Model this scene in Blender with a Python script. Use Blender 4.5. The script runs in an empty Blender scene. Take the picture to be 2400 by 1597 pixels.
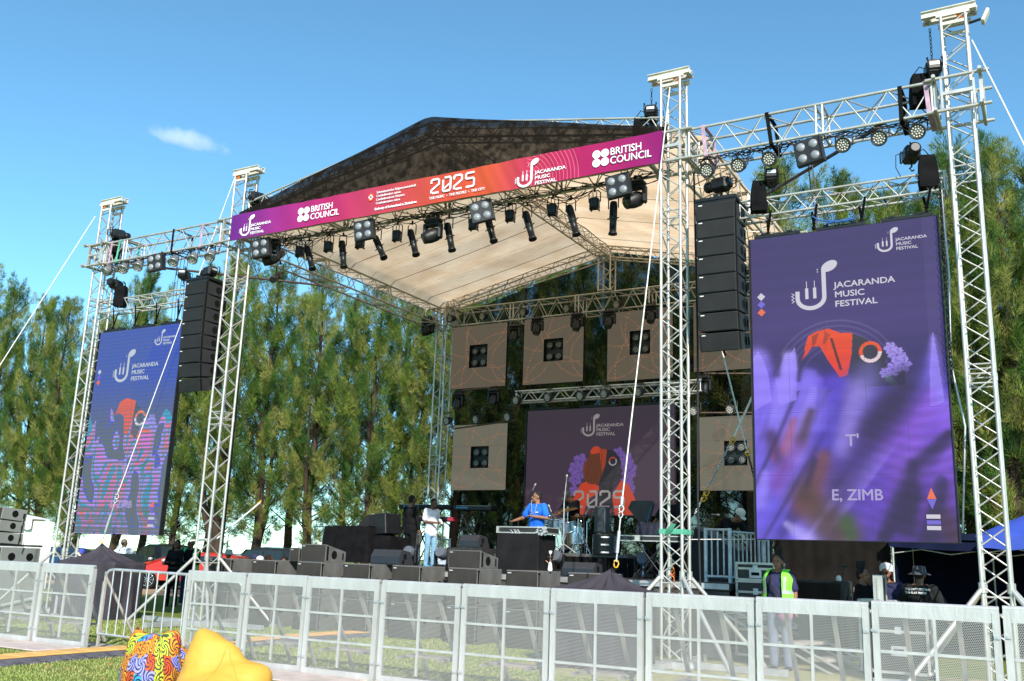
import bpy, math, random
import numpy as np
from mathutils import Vector, Matrix, Euler
random.seed(7); np.random.seed(7)
R = math.radians
SC = bpy.context.scene
COL = SC.collection
# ---------------------------------------------------------------- camera
W0, H0 = 2400.0, 1597.0
FPX, PITCH, ROLL, YAW = 2243.0, R(13.007), R(2.043), R(29.87)
CAMP = Vector((0, 0, 1.45))
_f0 = Vector((-math.sin(YAW), math.cos(YAW), 0)); _r0 = Vector((math.cos(YAW), math.sin(YAW), 0)); _u0 = Vector((0, 0, 1))
CF = _f0*math.cos(PITCH)+_u0*math.sin(PITCH)
_up = _u0*math.cos(PITCH)-_f0*math.sin(PITCH)
CR = _r0*math.cos(ROLL)+_up*math.sin(ROLL)
CU = _up*math.cos(ROLL)-_r0*math.sin(ROLL)
cd = bpy.data.cameras.new('camera'); cam = bpy.data.objects.new('camera', cd); COL.objects.link(cam)
cd.sensor_width = 36.0; cd.lens = FPX/W0*36.0; cd.clip_start = 0.1; cd.clip_end = 3000
M = Matrix.Identity(4)
for i in range(3):
    M[i][0] = CR[i]; M[i][1] = CU[i]; M[i][2] = -CF[i]; M[i][3] = CAMP[i]
cam.matrix_world = M
SC.camera = cam
def ray(x, y): return CF*FPX + CR*(x-W0/2) - CU*(y-H0/2)
def at(x, y, Y):
    d = ray(x, y); return CAMP + d*((Y-CAMP.y)/d.y)
def atX(x, y, X):
    d = ray(x, y); return CAMP + d*((X-CAMP.x)/d.x)
def atZ(x, y, Z):
    d = ray(x, y); return CAMP + d*((Z-CAMP.z)/d.z)
# ---------------------------------------------------------------- world, sun, exposure
SUN_EL, SUN_AZ = R(31.5), math.atan2(0.62, -0.785)
S = Vector((math.sin(SUN_AZ)*math.cos(SUN_EL), math.cos(SUN_AZ)*math.cos(SUN_EL), math.sin(SUN_EL)))
wd = bpy.data.worlds.new('World'); SC.world = wd; wd.use_nodes = True
wn = wd.node_tree.nodes; wl = wd.node_tree.links; wn.clear()
sky = wn.new('ShaderNodeTexSky'); sky.sky_type = 'NISHITA'; sky.sun_disc = False
sky.sun_elevation = SUN_EL; sky.sun_rotation = SUN_AZ; sky.altitude = 1400; sky.air_density = 1.0; sky.dust_density = 0.25; sky.ozone_density = 3.0
bg = wn.new('ShaderNodeBackground'); bg.inputs['Strength'].default_value = 0.112
wo = wn.new('ShaderNodeOutputWorld')
tint = wn.new('ShaderNodeMixRGB'); tint.blend_type = 'MULTIPLY'; tint.inputs[0].default_value = 1.0; tint.inputs[2].default_value = (0.80, 1.18, 1.12, 1)
wl.new(sky.outputs[0], tint.inputs[1]); wl.new(tint.outputs[0], bg.inputs['Color']); wl.new(bg.outputs[0], wo.inputs['Surface'])
sd = bpy.data.lights.new('sun', 'SUN'); sd.energy = 3.5; sd.angle = R(0.5); sd.color = (1.0, 0.94, 0.85)
sun = bpy.data.objects.new('sun', sd); COL.objects.link(sun)
sun.location = S*60; sun.rotation_euler = S.to_track_quat('Z', 'Y').to_euler()
SC.render.engine = 'CYCLES'
SC.view_settings.view_transform = 'Standard'; SC.view_settings.look = 'None'; SC.view_settings.exposure = 0.98; SC.view_settings.gamma = 1
try:
    SC.cycles.max_bounces = 6; SC.cycles.transparent_max_bounces = 24; SC.cycles.diffuse_bounces = 3; SC.cycles.glossy_bounces = 2; SC.cycles.transmission_bounces = 3; SC.cycles.volume_bounces = 2
except Exception: pass
# ---------------------------------------------------------------- materials
MATS = {}
def s2l(c):
    return tuple((v/12.92 if v <= 0.04045 else ((v+0.055)/1.055)**2.4) for v in c)
def rgb(r, g, b): return s2l((r/255.0, g/255.0, b/255.0))
def mat(name, col, rough=0.6, metal=0.0, var=0.12, scale=6.0, bump=0.0, bscale=60.0, emit=None, estr=0.0, spec=0.4, col2=None, stretch=None):
    if name in MATS: return MATS[name]
    if rough >= 0.79: spec = min(spec, 0.12)
    m = bpy.data.materials.new(name); m.use_nodes = True; MATS[name] = m
    n = m.node_tree.nodes; l = m.node_tree.links; b = n['Principled BSDF']
    b.inputs['Roughness'].default_value = rough; b.inputs['Metallic'].default_value = metal; b.inputs['Specular IOR Level'].default_value = spec
    tc = n.new('ShaderNodeTexCoord'); src = tc.outputs['Object']
    if stretch:
        mp = n.new('ShaderNodeMapping'); mp.inputs['Scale'].default_value = stretch; l.new(src, mp.inputs[0]); src = mp.outputs[0]
    nz = n.new('ShaderNodeTexNoise'); nz.inputs['Scale'].default_value = scale; nz.inputs['Detail'].default_value = 5; l.new(src, nz.inputs['Vector'])
    rp = n.new('ShaderNodeValToRGB'); rp.color_ramp.elements[0].position = 0.3; rp.color_ramp.elements[1].position = 0.7
    c2 = col2 if col2 else tuple(v*(1-var*1.6) for v in col)
    c1 = col if col2 else tuple(min(1, v*(1+var)) for v in col)
    rp.color_ramp.elements[0].color = (*c2, 1); rp.color_ramp.elements[1].color = (*c1, 1)
    l.new(nz.outputs['Fac'], rp.inputs[0]); l.new(rp.outputs[0], b.inputs['Base Color'])
    if bump:
        n2 = n.new('ShaderNodeTexNoise'); n2.inputs['Scale'].default_value = bscale; n2.inputs['Detail'].default_value = 3; l.new(src, n2.inputs['Vector'])
        bp = n.new('ShaderNodeBump'); bp.inputs['Strength'].default_value = bump; bp.inputs['Distance'].default_value = 0.02
        l.new(n2.outputs['Fac'], bp.inputs['Height']); l.new(bp.outputs[0], b.inputs['Normal'])
    if emit:
        b.inputs['Emission Color'].default_value = (*emit, 1); b.inputs['Emission Strength'].default_value = estr
    return m
def mesh_net(name, col, alpha, rough=0.9, scale=7.0):
    """fabric net seen through: transparent between the threads"""
    m = bpy.data.materials.new(name); m.use_nodes = True; MATS[name] = m
    n = m.node_tree.nodes; l = m.node_tree.links; n.clear()
    o = n.new('ShaderNodeOutputMaterial'); mx = n.new('ShaderNodeMixShader'); tr = n.new('ShaderNodeBsdfTransparent')
    d = n.new('ShaderNodeBsdfDiffuse'); d.inputs[0].default_value = (*col, 1)
    t2 = n.new('ShaderNodeBsdfTranslucent'); t2.inputs[0].default_value = (*[c*1.4 for c in col], 1)
    ad = n.new('ShaderNodeMixShader'); ad.inputs[0].default_value = 0.4; l.new(d.outputs[0], ad.inputs[1]); l.new(t2.outputs[0], ad.inputs[2])
    tc = n.new('ShaderNodeTexCoord'); nz = n.new('ShaderNodeTexNoise'); nz.inputs['Scale'].default_value = scale; nz.inputs['Detail'].default_value = 6
    mp = n.new('ShaderNodeMapRange'); mp.inputs[1].default_value = 0.3; mp.inputs[2].default_value = 0.7; mp.inputs[3].default_value = alpha-0.07; mp.inputs[4].default_value = alpha+0.07
    l.new(tc.outputs['Object'], nz.inputs['Vector']); l.new(nz.outputs['Fac'], mp.inputs[0]); l.new(mp.outputs[0], mx.inputs[0])
    l.new(tr.outputs[0], mx.inputs[1]); l.new(ad.outputs[0], mx.inputs[2]); l.new(mx.outputs[0], o.inputs[0])
    return m
ALU = mat('aluminium', (0.56, 0.535, 0.49), 0.42, 0.55, 0.14, 3.0)
ALUD = mat('worn_aluminium', (0.50, 0.50, 0.50), 0.5, 0.5, 0.2, 5.0)
STEEL = mat('galvanised_steel', (0.55, 0.56, 0.57), 0.45, 0.5, 0.15, 8.0)
CHROME = mat('chrome', (0.75, 0.76, 0.78), 0.15, 0.95, 0.05)
BLK = mat('black_plastic', (0.011, 0.011, 0.012), 0.45, 0, 0.3, 10)
BLKM = mat('black_metal', (0.013, 0.013, 0.014), 0.4, 0.2, 0.2, 8)
BLKC = mat('black_cloth', (0.007, 0.0066, 0.0074), 0.95, 0, 0.3, 5, 0.5, 25)
BOXF = mat('speaker_grille', (0.044, 0.040, 0.037), 0.8, 0, 0.15, 4, 0.3, 250)
BOXS = mat('speaker_paint', (0.125, 0.12, 0.112), 0.7, 0, 0.18, 3, 0.3, 180)
ARRF = mat('array_grille', (0.011, 0.011, 0.0115), 0.75, 0, 0.2, 4, 0.3, 250)
ARRS = mat('array_paint', (0.022, 0.022, 0.023), 0.6, 0, 0.2, 3, 0.2, 120)
HOLE = mat('dark_port', (0.006, 0.006, 0.006), 0.9, 0, 0.1)
WHITE = mat('white_paint', (0.78, 0.77, 0.74), 0.5, 0, 0.06)
IVORY = mat('ivory_steel', (0.66, 0.62, 0.52), 0.5, 0.1, 0.15, 5)
ORANGE = mat('orange_paint', (0.75, 0.16, 0.02), 0.45, 0, 0.15)
YELL = mat('yellow_shackle', (0.80, 0.42, 0.03), 0.4, 0.2, 0.15)
GREENS = mat('green_strap', (0.10, 0.40, 0.26), 0.8, 0, 0.2)
PINKS = mat('violet_strap', (0.45, 0.30, 0.38), 0.8, 0, 0.2)
RUST = mat('brown_tube', (0.10, 0.065, 0.05), 0.6, 0.2, 0.2)
SKIN = mat('skin', (0.145, 0.065, 0.035), 0.5, 0, 0.1, 8)
SKIN2 = mat('skin_light', (0.25, 0.115, 0.062), 0.5, 0, 0.1, 8)
HAIR = mat('black_hair', (0.008, 0.007, 0.007), 0.75, 0, 0.3, 30, 0.8, 60)
GLASS = mat('lamp_lens', (0.62, 0.60, 0.54), 0.15, 0, 0.1, 20)
WOOD = mat('brown_wood', (0.20, 0.15, 0.11), 0.7, 0, 0.25, 6)
CASE = mat('flight_case_panel', (0.03, 0.028, 0.028), 0.5, 0, 0.2, 6)
ROPE = mat('white_rope', (0.74, 0.71, 0.66), 0.8, 0, 0.1, 20)
CABLE = mat('black_cable', (0.012, 0.012, 0.013), 0.6)
# ---------------------------------------------------------------- mesh helpers
def V(*a): return Vector(a)
class MB:
    def __init__(s): s.v = []; s.f = []; s.m = []; s.sm = []
    def add(s, vs, fs, mi=0, smooth=False):
        o = len(s.v); s.v.extend([tuple(v) for v in vs]); s.f.extend([tuple(i+o for i in f) for f in fs]); s.m.extend([mi]*len(fs)); s.sm.extend([smooth]*len(fs)); return s
    def box(s, c, d, rot=None, mi=0, bev=0.0):
        c = Vector(c); hx, hy, hz = d[0]/2, d[1]/2, d[2]/2
        if bev > 0:
            b = min(bev, hx*.9, hy*.9, hz*.9); vs = []; 
            for sx in (-1, 1):
                for sy in (-1, 1):
                    for sz in (-1, 1):
                        vs += [V(sx*(hx-b), sy*(hy-b), sz*hz), V(sx*(hx-b), sy*hy, sz*(hz-b)), V(sx*hx, sy*(hy-b), sz*(hz-b))]
            # convex hull by hand: 6 faces, 12 edges, 8 corners
            def I(sx, sy, sz, k): return ((sx > 0)*4+(sy > 0)*2+(sz > 0))*3+k
            fs = []
            fs += [(I(-1,-1,1,0), I(1,-1,1,0), I(1,1,1,0), I(-1,1,1,0)), (I(-1,-1,-1,0), I(-1,1,-1,0), I(1,1,-1,0), I(1,-1,-1,0))]
            fs += [(I(-1,-1,-1,1), I(1,-1,-1,1), I(1,-1,1,1), I(-1,-1,1,1)), (I(-1,1,-1,1), I(-1,1,1,1), I(1,1,1,1), I(1,1,-1,1))]
            fs += [(I(-1,-1,-1,2), I(-1,-1,1,2), I(-1,1,1,2), I(-1,1,-1,2)), (I(1,-1,-1,2), I(1,1,-1,2), I(1,1,1,2), I(1,-1,1,2))]
            for a in (-1, 1):
                for b2 in (-1, 1):
                    fs.append((I(-1,a,b2,0), I(1,a,b2,0), I(1,a,b2,1), I(-1,a,b2,1)))
                    fs.append((I(a,-1,b2,0), I(a,1,b2,0), I(a,1,b2,2), I(a,-1,b2,2)))
                    fs.append((I(a,b2,-1,1), I(a,b2,1,1), I(a,b2,1,2), I(a,b2,-1,2)))
                    for c2 in (-1, 1): fs.append((I(a,b2,c2,0), I(a,b2,c2,1), I(a,b2,c2,2)))
        else:
            vs = [V(x*hx, y*hy, z*hz) for x in (-1, 1) for y in (-1, 1) for z in (-1, 1)]
            fs = [(0,1,3,2), (4,6,7,5), (0,4,5,1), (2,3,7,6), (0,2,6,4), (1,5,7,3)]
        if rot is not None: vs = [rot @ v for v in vs]
        return s.add([v+c for v in vs], fs, mi)
    def ring(s, c, ax, r, n, ph=0.0, sx=1.0):
        ax = Vector(ax).normalized(); t = Vector((0, 0, 1)) if abs(ax.z) < 0.9 else Vector((1, 0, 0))
        u = ax.cross(t).normalized(); w = ax.cross(u)
        return [Vector(c)+u*(r*sx*math.cos(ph+2*math.pi*k/n))+w*(r*math.sin(ph+2*math.pi*k/n)) for k in range(n)]
    def tube(s, p0, p1, r, r1=None, n=6, caps=True, mi=0):
        p0 = Vector(p0); p1 = Vector(p1); r1 = r if r1 is None else r1; ax = p1-p0
        if ax.length < 1e-6: return s
        vs = s.ring(p0, ax, r, n)+s.ring(p1, ax, r1, n)
        s.add(vs, [(k, (k+1) % n, n+(k+1) % n, n+k) for k in range(n)], mi, n > 4)
        if caps: s.add(vs, [tuple(range(n-1, -1, -1)), tuple(range(n, 2*n))], mi)
        return s
    def path(s, pts, r, n=6, mi=0, closed=False):
        pts = [Vector(p) for p in pts]; rings = []
        for i, p in enumerate(pts):
            a = pts[max(0, i-1)]; b = pts[min(len(pts)-1, i+1)]
            if closed: a = pts[i-1]; b = pts[(i+1) % len(pts)]
            rr = r[i] if isinstance(r, (list, tuple)) else r
            rings.append(s.ring(p, (b-a) if (b-a).length > 1e-9 else Vector((0,0,1)), rr, n))
        vs = [v for g in rings for v in g]; fs = []
        m = len(pts)
        for i in range(m if closed else m-1):
            j = (i+1) % m
            for k in range(n): fs.append((i*n+k, i*n+(k+1) % n, j*n+(k+1) % n, j*n+k))
        s.add(vs, fs, mi, True)
        if not closed: s.add(vs, [tuple(range(n-1, -1, -1)), tuple(range((m-1)*n, m*n))], mi)
        return s
    def lathe(s, c, ax, prof, n=16, mi=0, smooth=True):
        """prof: list of (radius, distance along axis)"""
        c = Vector(c); ax = Vector(ax).normalized(); vs = []; fs = []
        for r, d in prof: vs += s.ring(c+ax*d, ax, max(r, 1e-4), n)
        for i in range(len(prof)-1):
            for k in range(n): fs.append((i*n+k, i*n+(k+1) % n, (i+1)*n+(k+1) % n, (i+1)*n+k))
        s.add(vs, fs, mi, smooth)
        s.add(vs, [tuple(range(n-1, -1, -1)), tuple(range((len(prof)-1)*n, len(prof)*n))], mi)
        return s
    def prism(s, pts, off, mi=0):
        """closed outline pts extruded by vector off"""
        n = len(pts); off = Vector(off); pts = [Vector(p) for p in pts]
        s.add(pts+[p+off for p in pts], [tuple(range(n-1, -1, -1)), tuple(range(n, 2*n))]+[(k, (k+1) % n, n+(k+1) % n, n+k) for k in range(n)], mi); return s
    def grid(s, nu, nv, fn, mi=0, smooth=True, double=0.0):
        vs = [fn(i/nu, j/nv) for j in range(nv+1) for i in range(nu+1)]
        s.add(vs, [(j*(nu+1)+i, j*(nu+1)+i+1, (j+1)*(nu+1)+i+1, (j+1)*(nu+1)+i) for j in range(nv) for i in range(nu)], mi, smooth); return s
    def ell(s, c, r, rot=None, n=12, m=8, mi=0):
        c = Vector(c); vs = []; fs = []
        if not hasattr(r, '__len__'): r = (r, r, r)
        for j in range(1, m):
            t = math.pi*j/m
            for k in range(n):
                p = 2*math.pi*k/n; v = V(r[0]*math.sin(t)*math.cos(p), r[1]*math.sin(t)*math.sin(p), r[2]*math.cos(t)); vs.append(v)
        for j in range(m-2):
            for k in range(n): fs.append((j*n+k, (j+1)*n+k, (j+1)*n+(k+1) % n, j*n+(k+1) % n))
        vs.append(V(0, 0, r[2])); vs.append(V(0, 0, -r[2])); t = len(vs)-2
        for k in range(n): fs.append((t, k, (k+1) % n)); fs.append((t+1, (m-2)*n+(k+1) % n, (m-2)*n+k))
        if rot is not None: vs = [rot @ v for v in vs]
        return s.add([v+c for v in vs], fs, mi, True)
    def build(s, name, mats, parent=None, org=None, solid=0.0):
        me = bpy.data.meshes.new(name)
        o3 = Vector(org) if org is not None else Vector((0, 0, 0))
        me.from_pydata([(v[0]-o3.x, v[1]-o3.y, v[2]-o3.z) for v in s.v], [], s.f)
        if not isinstance(mats, (list, tuple)): mats = [mats]
        for mm in mats: me.materials.append(mm)
        me.polygons.foreach_set('material_index', s.m); me.polygons.foreach_set('use_smooth', s.sm)
        me.update()
        o = bpy.data.objects.new(name, me); COL.objects.link(o)
        if parent is not None: o.parent = parent
        elif org is not None: o.location = o3
        return o

def tag(o, label=None, cat=None, group=None, kind=None):
    if label: o['label'] = label
    if cat: o['category'] = cat
    if group: o['group'] = group
    if kind: o['kind'] = kind
    return o
def thing(name, label, cat, loc=(0, 0, 0), rz=0.0, group=None):
    o = bpy.data.objects.new(name, None); COL.objects.link(o); o.empty_display_size = 0.1
    o.location = Vector(loc); o.rotation_euler = (0, 0, rz); return tag(o, label, cat, group)
def dup(root, loc, rz=None, label=None, group=None, scale=None, rot=None):
    def cp(o, par):
        c = o.copy(); COL.objects.link(c)
        if par is not None: c.parent = par
        for ch in o.children: cp(ch, c)
        return c
    c = cp(root, None); c.location = Vector(loc)
    if rz is not None: c.rotation_euler = (0, 0, rz)
    if rot is not None: c.rotation_euler = rot
    if scale is not None: c.scale = scale if hasattr(scale, '__len__') else (scale,)*3
    if label: c['label'] = label
    if group: c['group'] = group
    return c
def place(root, used, loc, rz=None, label=None, rot=None, scale=None):
    """first call moves the prototype itself, later calls copy it"""
    if not used:
        used.append(1); root.location = Vector(loc)
        if rz is not None: root.rotation_euler = (0, 0, rz)
        if rot is not None: root.rotation_euler = rot
        if scale is not None: root.scale = scale if hasattr(scale, '__len__') else (scale,)*3
        if label: root['label'] = label
        return root
    return dup(root, loc, rz, label, None, scale, rot)
def text(s, size, m, parent, loc, rot=(R(90), 0, 0), name='lettering', bold=0.0, ext=0.002, align='LEFT', sx=1.0, spacing=1.0, line=1.0, shear=0.0):
    cu = bpy.data.curves.new(name, 'FONT'); cu.body = s; cu.size = size; cu.offset = 0.0; cu.extrude = ext; cu.align_x = align; cu.space_character = spacing; cu.space_line = line; cu.shear = shear; cu.resolution_u = 3
    to = bpy.data.objects.new('tmp', cu); COL.objects.link(to)
    bpy.context.view_layer.update()
    dg = bpy.context.evaluated_depsgraph_get()
    me = bpy.data.meshes.new_from_object(to.evaluated_get(dg)); bpy.data.objects.remove(to); bpy.data.curves.remove(cu)
    if bold:
        nv = len(me.vertices); co = np.zeros(nv*3); me.vertices.foreach_get('co', co); co = co.reshape(-1, 3); F = [tuple(p.vertices) for p in me.polygons]; vs = []; fs = []
        for q, (dx, dy) in enumerate(((-bold, 0), (bold, 0), (0, -bold), (0, bold), (0, 0))):
            c2 = co.copy(); c2[:, 0] += dx; c2[:, 1] += dy; c2[:, 2] += .0004*q; vs += c2.tolist(); fs += [tuple(i+q*nv for i in f) for f in F]
        me = bpy.data.meshes.new(name); me.from_pydata(vs, [], fs)
    me.name = name; me.materials.clear(); me.materials.append(m)
    o = bpy.data.objects.new(name, me); COL.objects.link(o); o.location = loc; o.rotation_euler = rot; o.scale = (sx, 1, 1)
    if parent is not None: o.parent = parent
    return o
def strip(pts, w, closed=False):
    """flat outline of a polyline in 2-D with mitred joints -> list of quads (as points)"""
    P = [Vector(p).to_2d() if len(p) > 2 else Vector(p) for p in pts]; n = len(P); L = []; Rr = []
    for i in range(n):
        a = P[i-1] if (i > 0 or closed) else None; b = P[(i+1) % n] if (i < n-1 or closed) else None
        d1 = (P[i]-a).normalized() if a is not None else None; d2 = (b-P[i]).normalized() if b is not None else None
        if d1 is None: d1 = d2
        if d2 is None: d2 = d1
        n1 = Vector((-d1.y, d1.x)); n2 = Vector((-d2.y, d2.x)); m = (n1+n2)
        m = m.normalized() if m.length > 1e-6 else n1
        k = (w/2)/max(0.35, m.dot(n1)); L.append(P[i]+m*k); Rr.append(P[i]-m*k)
    q = []
    for i in range(n if closed else n-1):
        j = (i+1) % n; q.append((L[i], Rr[i], Rr[j], L[j]))
    return q
# ---------------------------------------------------------------- ground
def ground_mat():
    m = bpy.data.materials.new('lawn'); m.use_nodes = True; n = m.node_tree.nodes; l = m.node_tree.links; b = n['Principled BSDF']; b.inputs['Roughness'].default_value = 0.95; b.inputs['Specular IOR Level'].default_value = 0.1
    tc = n.new('ShaderNodeTexCoord')
    def noise(sc, det=5):
        z = n.new('ShaderNodeTexNoise'); z.inputs['Scale'].default_value = sc; z.inputs['Detail'].default_value = det; l.new(tc.outputs['Object'], z.inputs['Vector']); return z
    a = noise(0.35); c = noise(9); d = noise(70, 3)
    r1 = n.new('ShaderNodeValToRGB'); e = r1.color_ramp.elements; e[0].position = 0.35; e[0].color = (0.17, 0.24, 0.045, 1); e[1].position = 0.7; e[1].color = (0.36, 0.32, 0.11, 1)
    e2 = r1.color_ramp.elements.new(0.55); e2.color = (0.22, 0.25, 0.06, 1)
    ad = n.new('ShaderNodeMath'); ad.operation = 'MULTIPLY_ADD'; ad.inputs[1].default_value = 0.45; l.new(c.outputs['Fac'], ad.inputs[0])
    ad2 = n.new('ShaderNodeMath'); ad2.operation = 'MULTIPLY'; ad2.inputs[1].default_value = 0.55; l.new(a.outputs['Fac'], ad2.inputs[0]); l.new(ad2.outputs[0], ad.inputs[2])
    l.new(ad.outputs[0], r1.inputs[0])
    mx = n.new('ShaderNodeMixRGB'); mx.blend_type = 'MULTIPLY'; mx.inputs[0].default_value = 0.6; r2 = n.new('ShaderNodeValToRGB'); r2.color_ramp.elements[0].position = 0.3; r2.color_ramp.elements[0].color = (0.5, 0.5, 0.5, 1); r2.color_ramp.elements[1].position = 0.65
    l.new(d.outputs['Fac'], r2.inputs[0]); l.new(r1.outputs[0], mx.inputs[1]); l.new(r2.outputs[0], mx.inputs[2]); l.new(mx.outputs[0], b.inputs['Base Color'])
    bp = n.new('ShaderNodeBump'); bp.inputs['Strength'].default_value = 0.8; bp.inputs['Distance'].default_value = 0.03; l.new(d.outputs['Fac'], bp.inputs['Height']); l.new(bp.outputs[0], b.inputs['Normal'])
    return m
g = MB(); g.grid(40, 40, lambda u, v: V(-600+1200*u, -40+1240*v, 0), smooth=False)
tag(g.build('ground', ground_mat()), kind='structure')
g = MB(); pts = []
for k in range(60):
    t = 2*math.pi*k/60; rr = 1+0.08*math.sin(5*t)+0.05*math.sin(11*t+1); pts.append(V(-36+26*math.cos(t)*rr, 27.5+5.6*math.sin(t)*rr, 0.004))
g.add(pts, [tuple(range(60))]); tag(g.build('dirt_ground', mat('bare_soil', (0.46, 0.30, 0.19), 0.95, 0, 0.15, 1.5, 0.4, 30, col2=(0.36, 0.25, 0.13))), kind='structure')
g = MB(); pts = []
for k in range(40):
    t = 2*math.pi*k/40; rr = 1+0.1*math.sin(4*t)+0.06*math.sin(9*t+1); pts.append(V(-1.0+6*math.cos(t)*rr, 13.6+2.6*math.sin(t)*rr, 0.004))
g.add(pts, [tuple(range(40))]); tag(g.build('dry_ground', mat('dry_soil', (0.42, 0.33, 0.20), 0.95, 0, 0.2, 2.5, 0.5, 40, col2=(0.25, 0.24, 0.10))), kind='structure')
# grass blades on the near lawn
def grass():
    rng = np.random.default_rng(3); N = 120000
    y = 5.6+10.0*rng.random(N)**1.3; x = -17+17.5*rng.random(N)
    keep = (x > -0.95*y-6.5) & (x < -0.02*y+0.6); x = x[keep]; y = y[keep]; N = len(x)
    h = 0.014+0.020*rng.random(N); a = rng.random(N)*6.283; w = 0.0025+0.002*rng.random(N); lx = (rng.random(N)-.5)*0.04; ly = (rng.random(N)-.5)*0.04
    v = np.zeros((N*3, 3)); v[0::3] = np.stack([x-w*np.cos(a), y-w*np.sin(a), np.zeros(N)], 1); v[1::3] = np.stack([x+w*np.cos(a), y+w*np.sin(a), np.zeros(N)], 1); v[2::3] = np.stack([x+lx, y+ly, h], 1)
    me = bpy.data.meshes.new('grass'); me.vertices.add(N*3); me.vertices.foreach_set('co', v.ravel()); me.loops.add(N*3); me.loops.foreach_set('vertex_index', np.arange(N*3)); me.polygons.add(N); me.polygons.foreach_set('loop_start', np.arange(N)*3); me.polygons.foreach_set('loop_total', np.full(N, 3)); me.update()
    me.materials.append(mat('grass_blade', (0.32, 0.43, 0.09), 0.7, 0, 0.2, 1.2, col2=(0.48, 0.45, 0.18)))
    o = bpy.data.objects.new('grass', me); COL.objects.link(o); tag(o, 'short green and straw coloured lawn grass around the barriers', 'grass', kind='stuff')
grass()
# fallen leaves on the grass
for k in range(26):
    x = random.uniform(-12, -3); y = random.uniform(7, 14)
    if k < 8: x = random.uniform(-11, -8.5); y = random.uniform(7.4, 9.2)
    g = MB(); a = random.uniform(0, 6); s = random.uniform(.03, .055)
    q = [V(0, 0, .0), V(s*.5, s*.35, .01), V(s*1.3, 0, .022), V(s*.5, -s*.35, .01)]
    q = [Matrix.Rotation(a, 3, 'Z') @ p + V(x, y, 0.03) for p in q]; g.prism(q, (0, 0, .003))
    tag(g.build('fallen_leaf', mat('dry_leaf', (0.55, 0.24, 0.10), 0.8, 0, .2), org=(x, y, 0.03)), 'small dry orange brown leaf lying on the lawn', 'leaf', 'dry leaves scattered on the lawn')

# ---------------------------------------------------------------- trusses
def truss_mb(p0, p1, w, h, pitch=0.5, rc=0.023, rb=0.011, tri=False, ends=True):
    """box truss from p0 to p1 (centre line); w sideways, h upright"""
    p0 = Vector(p0); p1 = Vector(p1); ax = (p1-p0); L = ax.length; ax.normalize()
    up = V(0, 0, 1) if abs(ax.z) < 0.9 else V(0, 1, 0)
    sd_ = ax.cross(up).normalized(); up = sd_.cross(ax).normalized()
    cs = [sd_*(-w/2)+up*(-h/2), sd_*(w/2)+up*(-h/2), sd_*(w/2)+up*(h/2), sd_*(-w/2)+up*(h/2)]
    if tri: cs = [sd_*(-w/2)+up*(-h/2), sd_*(w/2)+up*(-h/2), up*(h/2)]
    m = MB(); n = max(1, round(L/pitch)); st = L/n; nc = len(cs)
    for c in cs: m.tube(p0+c, p1+c, rc, n=8)
    for f in range(nc):
        a = cs[f]; b = cs[(f+1) % nc]
        for k in range(n):
            t0 = p0+ax*(k*st); t1 = p0+ax*((k+.5)*st); t2 = p0+ax*((k+1)*st)
            if f % 2 == 0: a2, b2 = a, b
            else: a2, b2 = b, a
            m.tube(t0+a2, t1+b2, rb, n=5, caps=False); m.tube(t1+b2, t2+a2, rb, n=5, caps=False)
        if ends:
            for t in (0.03, L-0.03): m.tube(p0+ax*t+a, p0+ax*t+b, rc*.8, n=6)
    return m
GT = 'upright truss towers of the stage'
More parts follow.
